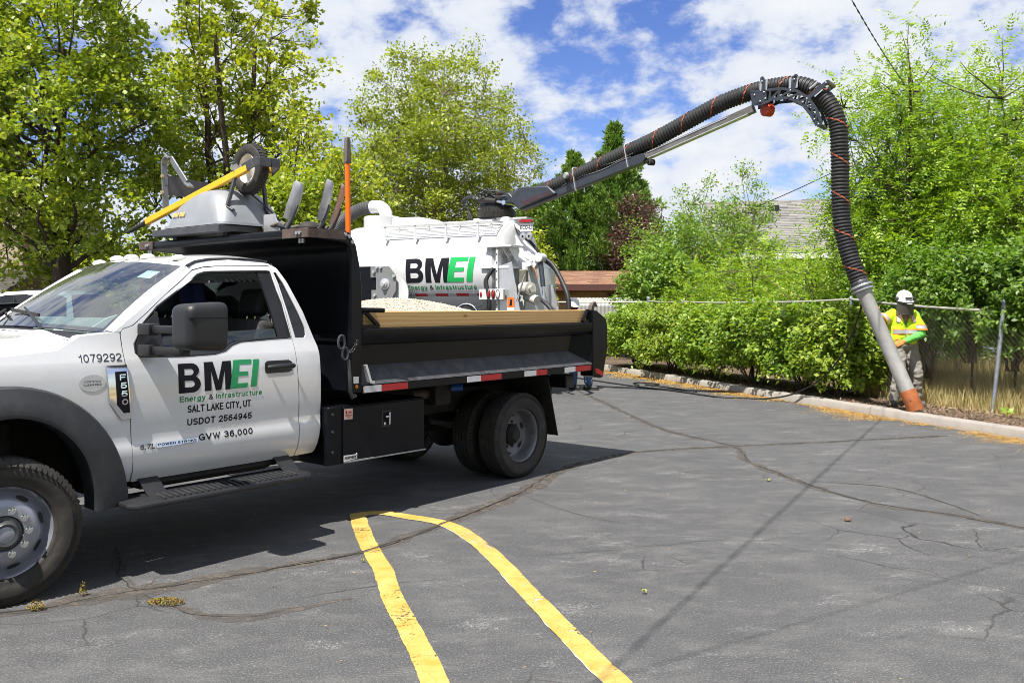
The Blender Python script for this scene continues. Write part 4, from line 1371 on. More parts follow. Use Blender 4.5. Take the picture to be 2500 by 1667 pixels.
def shrub(name, label, base, rad, n, leaf, lm, seed, group=None, cat='shrub', lump=0.22, stems=9, top_sprigs=40, aspect=1.7):
    rg = np.random.default_rng(seed)
    from mathutils import noise as mn
    root = empty(name, base); tag(root, label, cat, group)
    h = rad[2]
    per = 26; nc = n // per
    d = unit(rg.normal(size=(nc, 3)))
    d[:, 2] = np.where(d[:, 2] < -0.55, -d[:, 2], d[:, 2])
    k = np.array([1 + lump * 1.5 * mn.noise(Vector((q[0] * 2.2 + seed, q[1] * 2.2, q[2] * 2.2))) + lump * mn.noise(Vector((q[0] * 6, q[1] * 6 + seed, q[2] * 6))) for q in d])
    r = k * (1 - 0.5 * rg.random(nc) ** 1.5)
    c = d * r[:, None] * np.array([rad[0], rad[1], h * 0.52]) + np.array([0, 0, h * 0.50])
    dd = unit(d * np.array([1, 1, 0.8]) + np.array([0, 0, 0.35]) + rg.normal(0, 0.35, d.shape))      # the way each sprig grows
    t = rg.uniform(-1, 1, (nc, per, 1)); sg = leaf * 2.1
    P = (c[:, None, :] + dd[:, None, :] * t * sg * 1.1 + rg.normal(0, leaf * 0.55, (nc, per, 3))).reshape(-1, 3)
    n = len(P)
    P[:, 2] = np.maximum(P[:, 2], 0.03 + rg.random(n) * 0.12)
    D = np.repeat(dd, per, 0)
    Nn = unit(D * 0.6 + rg.normal(0, 0.55, P.shape) + np.array([0, 0, 0.55]))
    A = unit(rg.normal(0, 0.8, P.shape) + D * 0.6 + np.array([0, 0, -0.35]))
    # upright sprigs breaking the outline
    PS = []; NS = []; AS = []
    mb = MB()
    for _ in range(top_sprigs):
        a = rg.uniform(0, 6.283); q = math.sqrt(rg.random()) * 0.95
        b0 = np.array([rad[0] * q * math.cos(a), rad[1] * q * math.sin(a), h * (0.5 + 0.48 * math.sqrt(max(0, 1 - q * q)))])
        dv = np.array([0.35 * math.cos(a) * q, 0.35 * math.sin(a) * q, 1.0]) + rg.normal(0, 0.22, 3); dv /= np.linalg.norm(dv)
        Ls = rg.uniform(0.10, 0.34) * min(1, h)
        mb.tube([tuple(b0 - dv * 0.2), tuple(b0 + dv * Ls)], [0.004, 0.002], 3, cap=False)
        for j in range(12):
            t = rg.uniform(-0.2, 1.0)
            s = rg.normal(0, 1, 3); s -= dv * s.dot(dv); s /= np.linalg.norm(s)
            PS.append(b0 + dv * Ls * t + s * leaf * 0.5); AS.append(s + dv * 0.5); NS.append(dv + rg.normal(0, 0.4, 3))
    for _ in range(stems):
        a = rg.uniform(0, 6.283); q = rg.uniform(0.2, 0.85)
        mb.tube([tuple(p) for p in limb_path((0.12 * rad[0] * math.cos(a * 3), 0.12 * rad[1] * math.sin(a * 2), 0), (rad[0] * q * math.cos(a), rad[1] * q * math.sin(a), h * rg.uniform(0.55, 0.85)), rg, 0.1, 5)], [0.018, 0.016, 0.013, 0.010, 0.008, 0.005], 5, cap=False)
    mb.build('stems', stem_mat, root, smooth=60, clean=False)
    if PS:
        P = np.concatenate([P, np.array(PS)]); Nn = np.concatenate([Nn, unit(np.array(NS))]); A = np.concatenate([A, unit(np.array(AS))])
    L = leaf * rg.uniform(0.6, 1.35, len(P))
    leaves_mesh('foliage', P, Nn, A, L, L / aspect, lm, root)
    return root

L_syc = leaf_mat('leaf_sycamore', [(0.155, 0.215, 0.024), (0.217, 0.300, 0.032), (0.290, 0.367, 0.036), (0.393, 0.427, 0.045)], (1.55, 1.5, 0.5))
L_syc2 = leaf_mat('leaf_sycamore_light', [(0.185, 0.235, 0.024), (0.260, 0.325, 0.032), (0.352, 0.421, 0.040), (0.500, 0.503, 0.053)], (1.55, 1.5, 0.5))
L_ash = leaf_mat('leaf_ash', [(0.163, 0.207, 0.034), (0.231, 0.281, 0.040), (0.297, 0.370, 0.046), (0.405, 0.474, 0.057)], (1.55, 1.5, 0.5))
L_con = leaf_mat('leaf_conifer', [(0.079, 0.150, 0.029), (0.124, 0.223, 0.040), (0.190, 0.309, 0.055), (0.270, 0.383, 0.074)], (1.2, 1.3, 0.7), 0.55, 0.25)
L_plum = leaf_mat('leaf_plum', [(0.051, 0.024, 0.024), (0.085, 0.034, 0.037), (0.128, 0.060, 0.054), (0.145, 0.085, 0.068)], (1.5, 1.0, 1.0), 0.35, 0.25)
L_elm = leaf_mat('leaf_elm', [(0.092, 0.179, 0.029), (0.146, 0.264, 0.041), (0.216, 0.343, 0.058), (0.293, 0.383, 0.065)], (1.55, 1.5, 0.5))
L_ail = leaf_mat('leaf_ailanthus', [(0.132, 0.240, 0.025), (0.198, 0.336, 0.033), (0.291, 0.418, 0.037), (0.437, 0.468, 0.051)], (1.5, 1.6, 0.6))
L_loc = leaf_mat('leaf_locust', [(0.138, 0.239, 0.031), (0.206, 0.340, 0.039), (0.288, 0.434, 0.045), (0.398, 0.520, 0.053)], (1.55, 1.5, 0.5))
L_hedge = leaf_mat('leaf_hedge', [(0.098, 0.194, 0.025), (0.167, 0.287, 0.035), (0.250, 0.374, 0.044), (0.374, 0.442, 0.051)], (1.55, 1.5, 0.5))
L_hedge2 = leaf_mat('leaf_hedge_yellow', [(0.111, 0.182, 0.024), (0.190, 0.285, 0.034), (0.279, 0.363, 0.043), (0.367, 0.411, 0.048)], (1.5, 1.6, 0.6))
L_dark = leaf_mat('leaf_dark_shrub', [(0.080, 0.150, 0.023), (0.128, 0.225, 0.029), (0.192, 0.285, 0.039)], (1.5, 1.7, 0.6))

def wx(px, Y): return (px - 1250) / 2150 * Y
def wz(py, Y): return 1.64 - (py - 745) / 2150 * Y

# left sycamores
tree('sycamore_tree', 'tall dense sycamore with a dark trunk at the far left', (wx(142, 24), 24, 0), 8.6, 0.26, (wx(120, 24), 24, 7.0), (3.5, 2.6, 5.1), 46, 640, 62, 0.205, 0.135, L_syc, bark, 101, style='lobed', lump=0.38, inner=0.45, lean=(0.3, 0))
tree('sycamore_tree', 'tall sycamore with several pale limbs behind the wheelbarrow', (wx(560, 27), 27, 0), 9.4, 0.24, (wx(585, 27), 27, 7.4), (2.75, 2.0, 5.1), 40, 400, 58, 0.20, 0.135, L_syc2, bark, 102, style='lobed', lump=0.45, inner=0.45, stems=3, spread=0.45)
tree('ash_tree', 'rounded pale green tree with bare inner branches above the white tank', (wx(1040, 35), 35, 0), 8.0, 0.24, (wx(1070, 35), 35, 6.9), (3.6, 3.5, 4.55), 70, 950, 70, 0.23, 0.13, L_ash, bark_pale, 103, stems=4, spread=0.5, lump=0.20, inner=0.25, up=0.5)
tree('young_maple_tree', 'small bright green tree between the sycamore and the orange tool', (wx(820, 25), 25, 0), 3.8, 0.10, (wx(800, 25), 25, 4.3), (1.75, 1.7, 2.3), 22, 330, 30, 0.24, 0.13, L_syc2, bark, 104, style='lobed', lump=0.35, stems=2)
tree('young_maple_tree', 'low leafy tree right behind the upturned shovels', (wx(670, 22), 22, 0), 2.8, 0.08, (wx(690, 22), 22, 3.6), (1.5, 1.4, 1.7), 16, 230, 30, 0.22, 0.12, L_syc, bark, 105, style='lobed', lump=0.3, stems=2)
for i, (px, Y, w, h, lb) in enumerate([(330, 34, 2.6, 4.0, 'sunlit green shrub behind the left tree trunk, right of it'), (210, 37, 2.4, 3.9, 'sunlit green shrub directly behind the left tree trunk'), (95, 36, 2.0, 3.5, 'sunlit green shrub between the tan building and the left trunk'), (470, 36, 2.6, 3.6, 'green shrub behind the cab roof, partly hidden')]):
    shrub('background_shrub', lb, (wx(px, Y), Y, 0), (w, 1.8, h), 9000, 0.17, L_elm if i % 2 else L_syc2, 120 + i, group='shrubs behind the left trees', top_sprigs=30)
# conifer group
tree('conifer_tree', 'dark green conifer with a feathery pointed top behind the boom', (wx(1500, 40), 40, 0), 8.6, 0.2, (wx(1500, 40), 40, 4.9), (3.0, 2.3, 4.8), 40, 560, 120, 0.46, 0.19, L_con, bark, 140, style='conifer', aspect=3.2)
tree('conifer_tree', 'lower broad conifer left of the pointed one', (wx(1400, 39.5), 39.5, 0), 6.8, 0.18, (wx(1400, 39.5), 39.5, 4.2), (2.7, 2.0, 4.1), 30, 460, 120, 0.46, 0.19, L_con, bark, 141, style='conifer', aspect=3.2)
tree('conifer_tree', 'small conifer farthest left, just right of the white tank', (wx(1315, 41), 41, 0), 5.2, 0.16, (wx(1315, 41), 41, 3.6), (2.3, 1.5, 3.5), 26, 300, 110, 0.46, 0.19, L_con, bark, 142, style='conifer', aspect=3.2)
tree('conifer_tree', 'conifer on the right of the group, next to the purple plum', (wx(1560, 41), 41, 0), 5.6, 0.16, (wx(1560, 41), 41, 3.9), (1.6, 1.5, 3.5), 26, 260, 110, 0.46, 0.19, L_con, bark, 143, style='conifer', aspect=3.2)
tree('purple_plum_tree', 'dark purple leaved plum tree beside the conifer', (wx(1560, 37.5), 37.5, 0), 3.8, 0.12, (wx(1558, 37.5), 37.5, 3.75), (1.35, 1.4, 2.35), 24, 360, 34, 0.22, 0.12, L_plum, bark, 150, lump=0.25, stems=2)
shrub('yellow_shrub', 'yellow green shrub at the foot of the conifer by the tank lights', (wx(1305, 30), 30, 0), (0.7, 0.7, 3.9), 4000, 0.13, L_syc2, 151, top_sprigs=20)
# self-sown trees beyond the fence
specs = [(1640, 500, 27, 1.45, 'upright green elm left of the grey roof, leftmost of the elms'), (1720, 465, 28, 1.3, 'upright green elm in the middle of the elms'), (1815, 438, 27, 1.25, 'tallest upright green elm just left of the grey roof')]
for i, (px, py, Y, w, lb) in enumerate(specs):
    top = wz(py, Y)
    tree('elm_tree', lb, (wx(px, Y), Y, 0.1), top * 0.8, 0.07, (wx(px, Y), Y, top * 0.56), (w, w, top * 0.46), 26, 180, 70, 0.17, 0.09, L_elm, bark_pale, 160 + i, group='elms beyond the fence', lump=0.4, stems=3, spread=0.25, up=0.5)
shrub('leafy_shrub', 'broad round green shrub above the fence corner', (wx(1610, 25), 25, 0.1), (1.35, 1.1, 3.0), 13000, 0.10, L_elm, 170, top_sprigs=60)
specs = [(1740, 23.5, 640, 1.15, 'feathery bright green ailanthus behind the fence, left one'), (1880, 22, 600, 1.3, 'feathery bright green ailanthus left of the grey hose'), (1990, 20, 620, 1.2, 'feathery green ailanthus right behind the grey hose'), (2080, 21, 600, 1.1, 'feathery green ailanthus between the hose and the masked worker')]
for i, (px, Y, py, w, lb) in enumerate(specs):
    top = wz(py, Y)
    tree('ailanthus_sapling', lb, (wx(px, Y), Y, 0.1), top * 0.8, 0.04, (wx(px, Y), Y, top * 0.58), (w, w, top * 0.42), 14, 120, 10, 0.20, 0.085, L_ail, bark_pale, 180 + i, group='ailanthus saplings beyond the fence', style='frond', stems=3, spread=0.3, droop=0.2, aspect=2.6, lump=0.3)
# locusts at the right
specs = [(2235, 17.5, 85, 1.62, 'locust tree around the utility pole with drooping leaf sprays'), (2440, 16.5, 95, 1.5, 'locust tree at the right edge of the picture'), (2340, 19.0, 170, 1.6, 'locust tree between the pole and the right edge'), (2120, 18.5, 200, 0.95, 'slender locust tree right next to the hanging hose')]
for i, (px, Y, py, w, lb) in enumerate(specs):
    top = wz(py, Y)
    tree('locust_tree', lb, (wx(px, Y), Y, 0.1), top * 0.85, 0.085, (wx(px, Y), Y, top * 0.50), (w * 0.95, w * 0.6, top * 0.45), 34, 250 if w > 1 else 95, 20, 0.21, 0.08, L_loc, bark, 190 + i, group='locust trees at the right', style='frond', stems=2, spread=0.3, droop=0.35, aspect=2.4, lump=0.5, inner=0.40)
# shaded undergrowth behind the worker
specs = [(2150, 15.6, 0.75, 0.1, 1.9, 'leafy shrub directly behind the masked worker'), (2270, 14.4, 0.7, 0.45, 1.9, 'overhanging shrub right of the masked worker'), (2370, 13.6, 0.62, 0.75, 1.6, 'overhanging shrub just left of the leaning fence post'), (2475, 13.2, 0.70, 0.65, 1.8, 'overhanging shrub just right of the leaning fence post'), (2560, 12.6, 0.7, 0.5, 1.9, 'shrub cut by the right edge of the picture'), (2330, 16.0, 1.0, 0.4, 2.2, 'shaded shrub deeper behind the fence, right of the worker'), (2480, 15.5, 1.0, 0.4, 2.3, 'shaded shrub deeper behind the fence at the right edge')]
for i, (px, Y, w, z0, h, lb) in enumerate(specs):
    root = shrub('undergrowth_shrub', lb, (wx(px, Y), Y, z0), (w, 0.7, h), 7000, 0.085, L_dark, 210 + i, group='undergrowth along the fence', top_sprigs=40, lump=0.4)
    if z0 > 0.2:
        MB().tube([(0, 0, 0.1 - z0), (0.05, 0.02, 0.3), (-0.05, 0, 0.8)], [0.022, 0.018, 0.012], 6).build('trunk', bark, root)
# hedge along the kerb
def on_bed(Y, off): return FX(Y) - off
specs = [(21.6, 0.95, 0.72, 1.38, L_hedge), (20.0, 1.0, 0.76, 1.36, L_hedge2), (18.4, 0.95, 0.76, 1.34, L_hedge), (17.0, 0.95, 0.76, 1.46, L_hedge), (15.7, 0.72, 0.72, 1.36, L_hedge), (14.75, 0.62, 0.66, 1.32, L_hedge2)]
labels = ['glossy green hedge bush nearest the tailgate of the dump truck', 'yellow green hedge bush, second from the tailgate', 'green hedge bush in the middle of the row, third from the tailgate', 'full green hedge bush, fourth from the tailgate, behind the bare soil strip', 'green hedge bush left of the black cord, fifth from the tailgate', 'narrow hedge bush beside the suction pipe, last of the row']
for i, (Y, a, b, h, lm) in enumerate(specs):
    shrub('hedge_bush', labels[i], (on_bed(Y, 0.50), Y, 0.1), (b, a, h), 15000, 0.085, lm, 230 + i, group='hedge bushes along the kerb', lump=0.25, top_sprigs=70)
# dry grass in the field
def dry_grass():
    rg = np.random.default_rng(300)
    n = 24000
    Y = rg.uniform(9.5, 19, n); off = rg.uniform(-0.15, 3.0, n)
    X = FX(Y) + off + 0.05
    keep = (X / Y > 0.40)
    X, Y = X[keep], Y[keep]; n = len(X)
    h = rg.uniform(0.12, 0.6, n) * np.clip(0.5 + off[keep] * 0.5, 0.4, 1.2)
    lean = rg.normal(0, 0.25, (n, 2))
    w = 0.006
    ang = rg.uniform(0, 6.28, n)
    b0 = np.stack([X, Y, np.full(n, 0.11)], 1)
    tip = b0 + np.stack([lean[:, 0] * h, lean[:, 1] * h, h], 1)
    s = np.stack([np.cos(ang), np.sin(ang), np.zeros(n)], 1) * w
    mid = b0 * 0.45 + tip * 0.55 - np.stack([lean[:, 0] * h * 0.15, lean[:, 1] * h * 0.15, np.zeros(n)], 1)
    v = np.stack([b0, mid + s, tip, mid - s], 1).reshape(-1, 3)
    m = leaf_mat('dry_grass_blade', [(0.30, 0.24, 0.09), (0.48, 0.38, 0.16), (0.60, 0.50, 0.24), (0.22, 0.24, 0.07)], (1.2, 1.1, 0.8), 0.7, 0.3)
    o = np_mesh('dry_grass', v, np.arange(4 * n).reshape(n, 4), m)
    tag(o, 'tall dry yellow grass beyond the leaning fence post', None, None, 'stuff')
dry_grass()
# one young bright leafy seedling by the kerb
root = empty('seedling', (6.72, 11.95, 0.12)); tag(root, 'single bright yellow green seedling at the foot of the leaning post', 'plant')
mb = MB().tube([(0, 0, 0), (0.01, 0, 0.1)], [0.006, 0.003], 5); mb.build('stem', leaf_green, root)
rg0 = np.random.default_rng(8)
P = np.array([(0.05, 0, 0.09), (-0.05, 0.01, 0.10), (0.02, -0.05, 0.07), (0.0, 0.04, 0.13), (-0.06, -0.03, 0.06)]); A = unit(P * np.array([1, 1, 0.6])); Nn = unit(np.array([[0.1, -0.5, 1.0]] * 5) + rg0.normal(0, 0.3, (5, 3)))
leaves_mesh('leaves', P, Nn, A, np.full(5, 0.12), np.full(5, 0.07), L_ail, root)

# the belt of trees on the near side of the car park, behind the photographer (seen only as reflections and shade)
def tree_belt():
    rg = np.random.default_rng(400)
    P = []
    for cx, cy, r, h in ((-20, -6, 4.0, 9), (-14, -12, 4.0, 10), (-7, -15, 4.2, 10), (0, -16, 4.0, 9), (7, -15, 4.2, 10), (14, -12, 4.0, 9.5), (19, -5, 4.0, 9)):
        d = unit(rg.normal(size=(5200, 3))) * (rg.random((5200, 1)) ** 0.4)
        P.append(d * np.array([r, r, h * 0.48]) + np.array([cx, cy, h * 0.52]))
    P = np.concatenate(P); n = len(P)
    o = leaves_mesh('tree_belt', P, unit(rg.normal(0, 0.8, P.shape) + np.array([0, 0, 0.6])), unit(rg.normal(size=P.shape)), 0.42 * rg.uniform(0.7, 1.4, n), 0.26 * rg.uniform(0.7, 1.4, n), L_syc, None)
    tag(o, 'belt of trees on the near side of the car park', None, None, 'stuff')
tree_belt()

# ------------------------------------------------------------------ dump truck
# local frame: x rearwards along the truck, y away from the camera, z up; origin on the ground at the front left wheel
TR = empty('dump_truck', (-2.734, 4.778, 0), R(50.7))
tag(TR, 'white single cab dump truck with black dump bed, parked in the foreground', 'truck')
TCEN = 1.10
bodyT = interp([(0.50, 0.17), (0.56, 0.135), (0.62, 0.10), (0.68, 0.085), (0.74, 0.079), (0.80, 0.088), (0.84, 0.090), (0.95, 0.082), (1.10, 0.080), (1.22, 0.088), (1.30, 0.100), (1.36, 0.118), (1.40, 0.130), (1.60, 0.172), (1.80, 0.235), (1.90, 0.285), (1.96, 0.345), (2.0, 0.42)])
ZC = [0.56, 0.60, 0.62, 0.80, 0.95, 1.10, 1.22, 1.30, 0.64, 0.68, 0.74, 0.78, 0.81, 0.84, 0.90, 1.0, 1.1, 1.2, 1.26, 1.31, 1.36, 1.40, 1.5, 1.6, 1.7, 1.8, 1.86, 1.9, 1.93, 1.96]

def both(name, outline, m, holes=(), thick=0.022, parent=TR, off=0.0, cuts=ZC, sides=(None, TCEN)):
    r = []
    for s in sides:
        r.append(panel(name, outline, m, parent, lambda z, x: bodyT(z) + off, holes, thick, cuts, (), s))
    return r
fender_out = [(-0.98, 0.72), (-0.98, 1.24), (-0.6, 1.315), (0.0, 1.352), (0.31, 1.376), (0.45, 1.456), (0.655, 1.472), (0.690, 1.470), (0.694, 1.356), (0.722, 0.98), (0.742, 0.69), (0.748, 0.55), (0.66, 0.55)]
arch = [(0.0 + 0.60 * math.cos(a), 0.46 + 0.60 * math.sin(a)) for a in np.linspace(R(12), R(168), 19)]
both('fender', fender_out + arch[:1] + arch[1:] + [(-0.62, 0.56), (-0.9, 0.58)], white)
door_out = [(0.762, 0.545), (0.745, 0.69), (0.730, 0.98), (0.702, 1.356), (0.700, 1.472), (0.715, 1.492), (0.783, 1.512), (1.02, 1.70), (1.255, 1.872), (1.34, 1.895), (1.441, 1.905), (1.883, 1.922), (1.886, 1.88), (1.928, 1.606), (1.962, 1.365), (1.982, 0.99), (1.985, 0.821), (1.983, 0.546)]
door_hole = [(0.800, 1.322), (0.778, 1.345), (0.778, 1.40), (0.842, 1.523), (0.950, 1.628), (1.285, 1.845), (1.345, 1.862), (1.396, 1.866), (1.768, 1.882), (1.868, 1.884), (1.905, 1.65), (1.946, 1.408), (1.80, 1.405), (1.53, 1.392), (1.46, 1.372), (1.40, 1.335), (1.32, 1.318), (1.09, 1.312)]
doors = both('door', door_out, white, [door_hole])
DOOR, DOOR2 = doors
# rear cab corner with the quarter window opening
qhole = [(1.902, 1.880), (1.925, 1.878), (1.96, 1.80), (2.088, 1.470), (2.086, 1.42), (2.07, 1.402), (1.99, 1.404), (1.945, 1.62)]
corner_out = [(1.991, 0.546), (1.993, 0.821), (1.990, 0.99), (1.970, 1.365), (1.936, 1.606), (1.893, 1.885), (1.89, 1.935), (1.905, 1.935), (1.94, 1.915), (1.985, 1.83), (2.088, 1.585), (2.172, 1.34), (2.180, 1.28), (2.182, 0.82), (2.160, 0.565), (2.145, 0.55)]
both('cab_corner', corner_out, white, [qhole])
both('quarter_window', qhole, dark_glass, thick=0.004, off=0.010)
# A pillar and roof rail
rail_out = [(0.655, 1.476), (0.700, 1.478), (0.714, 1.499), (0.782, 1.519), (1.018, 1.707), (1.253, 1.879), (1.34, 1.902), (1.441, 1.912), (1.889, 1.929), (1.90, 1.942), (1.84, 1.968), (1.60, 1.972), (1.38, 1.955), (1.24, 1.912), (0.95, 1.692)]
both('roof_rail', rail_out, white)
# black window surround, B pillar trim and door glass
glass_low = [(0.95, 1.34), (0.99, 1.325), (1.09, 1.318), (1.32, 1.324), (1.40, 1.341), (1.46, 1.378), (1.53, 1.398), (1.80, 1.410), (1.85, 1.411), (1.84, 1.475), (1.45, 1.462), (1.10, 1.447), (0.98, 1.442)]
panel('window_glass', glass_low, window_glass, DOOR, lambda z, x: bodyT(z) + 0.014, (), 0.005, ZC)
panel('window_glass', door_hole, window_glass, DOOR2, lambda z, x: bodyT(z) + 0.014, (), 0.005, ZC, mirror=TCEN)
btrim = [(1.762, 1.880), (1.868, 1.882), (1.905, 1.65), (1.944, 1.412), (1.846, 1.408), (1.80, 1.66)]
for s in (None, TCEN):
    panel('pillar_trim', btrim, black_plastic, DOOR if s is None else DOOR2, lambda z, x: bodyT(z) + 0.004, (), 0.02, ZC, mirror=s)
# rubber surround following the opening
def seal(pts, parent, fn, r=0.009, m=black_plastic, mirror=None):
    mb = MB()
    P = [(x, fn(z, x), z) for x, z in pts + pts[:1]]
    if mirror: P = [(x, 2 * mirror - y, z) for x, y, z in P]
    Q = []
    for i in range(len(P) - 1):
        for k in range(4): Q.append(Vector(P[i]).lerp(Vector(P[i + 1]), k / 4))
    Q.append(Vector(P[-1]))
    mb.tube(Q, r, 6, cap=False)
    return mb.build('window_seal', m, parent)
seal(door_hole, DOOR, lambda z, x: bodyT(z) + 0.004)
seal(door_hole, DOOR2, lambda z, x: bodyT(z) + 0.004, mirror=TCEN)
# drip channel above the door
for s in (1, -1):
    mb = MB()
    pts = []
    for x, z in [(1.22, 1.902), (1.30, 1.935), (1.42, 1.957), (1.60, 1.968), (1.80, 1.966), (1.89, 1.955)]:
        y = bodyT(z) - 0.002
        pts.append((x, y if s > 0 else 2 * TCEN - y, z))
    mb.tube(pts, 0.011, 6)
    mb.build('drip_channel', flare_plastic, TR)
# roof skin and windshield
def lat(w, edge): return TCEN + w * (TCEN - edge)          # w in -1..1
def ws_pt(u, w):
    edge0, edge1 = 0.245, 0.375
    b = Vector((0.64 - 0.20 * (1 - w * w), lat(w, edge0), 1.472 + 0.035 * (1 - w * w)))
    t = Vector((1.245 - 0.12 * (1 - w * w), lat(w, edge1), 1.905 + 0.045 * (1 - w * w)))
    p = b.lerp(t, u)
    p.z += 0.025 * math.sin(math.pi * u)
    return p
MB().grid(lambda u, v: ws_pt(u, -1 + 2 * v), 8, 16).build('windshield', windshield_glass, TR, clean=False)
frit = mat('frit_black', (0.02, 0.02, 0.03), 0.25)
def ws_strip(u0, u1, w0, w1):
    return MB().grid(lambda u, v: ws_pt(u0 + (u1 - u0) * u, w0 + (w1 - w0) * v) + Vector((0.004, 0, -0.006)), 8, 16)
for a in ((0, 1, -1, -0.955), (0, 1, 0.955, 1), (0.0, 0.055, -0.955, 0.955), (0.955, 1.0, -0.955, 0.955)):
    ws_strip(*a).build('windshield_border', frit, TR)
# A pillars: from the door frame rail across to the edge of the glass
def pillar(sgn):
    rp = [(0.655, 1.476), (0.80, 1.583), (0.95, 1.692), (1.10, 1.803), (1.24, 1.912)]
    mb = MB(); k = 8
    for j in range(k + 1):
        u = j / k
        x = float(np.interp(u, np.linspace(0, 1, 5), [a for a, b in rp])); z = float(np.interp(u, np.linspace(0, 1, 5), [b for a, b in rp]))
        p = Vector((x, bodyT(z) + 0.001, z)); q = ws_pt(u, -1.0) + Vector((-0.004, 0, 0.004))
        m_ = (p + q) / 2 + Vector((-0.012, -0.012, 0.012))
        for r_ in (p, m_, q): mb.v.append((r_.x, r_.y if sgn > 0 else 2 * TCEN - r_.y, r_.z))
    for j in range(k):
        for i in range(2): mb.f.append((j * 3 + i, j * 3 + i + 1, j * 3 + i + 4, j * 3 + i + 3))
    mb.build('windshield_pillar', white, TR, smooth=60, clean=False)
pillar(1); pillar(-1)
def roof_pt(u, v):
    w = -1 + 2 * v
    f = ws_pt(1.0, w)
    b = Vector((1.93, lat(w, 0.33), 1.952 + 0.035 * (1 - w ** 4)))
    m_ = Vector((1.55, lat(w, 0.345), 1.972 + 0.038 * (1 - w ** 4)))
    p = f * (1 - u) ** 2 + (m_ * 2 - (f + b) / 2) * (2 * u * (1 - u)) + b * u * u
    return p
MB().grid(roof_pt, 12, 20).build('roof', white, TR, clean=False)
# back of the cab
back = [(2.165, 0.56), (2.178, 0.82), (2.178, 1.28), (2.168, 1.34), (2.085, 1.585), (1.985, 1.83), (1.935, 1.945)]
mb = MB(); n = 14
for k in range(n + 1):
    w = -1 + 2 * k / n
    for x, z in back: mb.v.append((x - 0.004, lat(w, bodyT(z) + 0.01), z + 0.01 * (1 - w ** 4)))
nb_ = len(back)
for k in range(n):
    for j in range(nb_ - 1):
        if 3 <= k <= n - 4 and 3 <= j <= 4: continue
        mb.f.append((k * nb_ + j, k * nb_ + j + 1, (k + 1) * nb_ + j + 1, (k + 1) * nb_ + j))
mb.build('cab_back', white, TR, clean=False)
MB().grid(lambda u, v: Vector((2.16 - 0.172 * u, lat(-0.57 + 1.14 * v, 0.2), 1.345 + 0.475 * u)), 2, 2).build('rear_window', window_glass, TR)
# hood and cowl
def hood_pt(u, v):
    w = -1 + 2 * v
    s = -0.98 + u * 1.40
    edge = 0.15
    zed = float(np.interp(s, [-0.98, -0.6, 0.0, 0.3, 0.42], [1.235, 1.318, 1.356, 1.378, 1.435]))
    crown_ = 0.075 * (1 - abs(w) ** 2.5) * (1.0 if s < 0.2 else max(0.45, 1 - (s - 0.2) * 1.5))
    return Vector((s - 0.10 * (1 - w * w) * (1 if u < 0.02 else 0), lat(w, edge), zed + crown_ + 0.015 * math.exp(-((abs(w) - 0.55) / 0.12) ** 2)))
MB().grid(hood_pt, 22, 26).build('hood', white, TR, clean=False)
for s in (None, TCEN):
    # shoulder between hood gap and fender side
    mb = MB()
    for x in (-0.98, -0.6, 0.0, 0.31, 0.45, 0.655):
        z = float(np.interp(x, [-0.98, -0.6, 0.0, 0.31, 0.45, 0.655], [1.235, 1.314, 1.351, 1.375, 1.455, 1.471]))
        y0 = bodyT(z) + 0.002; y1 = 0.146 if x < 0.4 else 0.24
        ya, yb = (y0, y1) if s is None else (2 * TCEN - y0, 2 * TCEN - y1)
        mb.v += [(x, ya, z), (x, (ya + yb) / 2, z + 0.008), (x, yb, z + 0.003)]
    for k in range(5):
        for j in range(2): mb.f.append((k * 3 + j, k * 3 + j + 1, k * 3 + j + 4, k * 3 + j + 3))
    mb.build('fender_top', white, TR, clean=False)
def cowl_pt(u, v):
    w = -1 + 2 * v
    a = Vector((0.40, lat(w, 0.20), 1.437 + 0.035 * (1 - w ** 2))); b = ws_pt(0.0, w * 0.99) + Vector((0, 0, -0.012))
    return a.lerp(b, u) + Vector((0, 0, -0.012 * math.sin(math.pi * u)))
MB().grid(cowl_pt, 5, 16).build('cowl', black_plastic, TR, clean=False)
for i in range(11):
    w = -0.55 + i * 0.11
    p = cowl_pt(0.45, (w + 1) / 2)
    MB().box(p.x - 0.03, p.x + 0.03, p.y - 0.02, p.y + 0.02, p.z, p.z + 0.008).build('cowl_vent', flare_plastic, TR)
def wiper(w0, w1):
    a = ws_pt(-0.05, w0) + Vector((-0.03, 0, 0.015)); b = ws_pt(0.16, w1) + Vector((-0.02, 0, 0.035)); e = ws_pt(0.10, w1 - 0.33) + Vector((-0.02, 0, 0.02)); e2 = ws_pt(0.17, w1 + 0.36) + Vector((-0.02, 0, 0.02))
    wp = MB().tube([a, a.lerp(b, 0.4) + Vector((-0.01, 0, 0.02)), b], [0.014, 0.011, 0.007], 6).build('wiper_arm', black_plastic, TR)
    MB().bar(e, e2, 0.010, 0.022).build('wiper_blade', rubber, wp)
wiper(-0.55, 0.02)
wiper(0.25, 0.62)
# nose: grille, bumper, headlights (beyond the left edge of the picture)
MB().box(-1.03, -0.96, 0.35, 1.85, 0.78, 1.22).build('grille', black_plastic, TR, bevel=0.02)
for k in range(3): MB().box(-1.06, -1.02, 0.38, 1.82, 0.84 + k * 0.13, 0.92 + k * 0.13).build('grille_bar', chrome, TR, bevel=0.01)
for y in (0.12, 1.86): MB().box(-1.02, -0.90, y, y + 0.22, 0.86, 1.20).build('headlight', lamp_white, TR, bevel=0.03, seg=2)
MB().box(-1.22, -0.98, 0.10, 2.10, 0.50, 0.76).build('bumper', chrome, TR, bevel=0.04, seg=2)
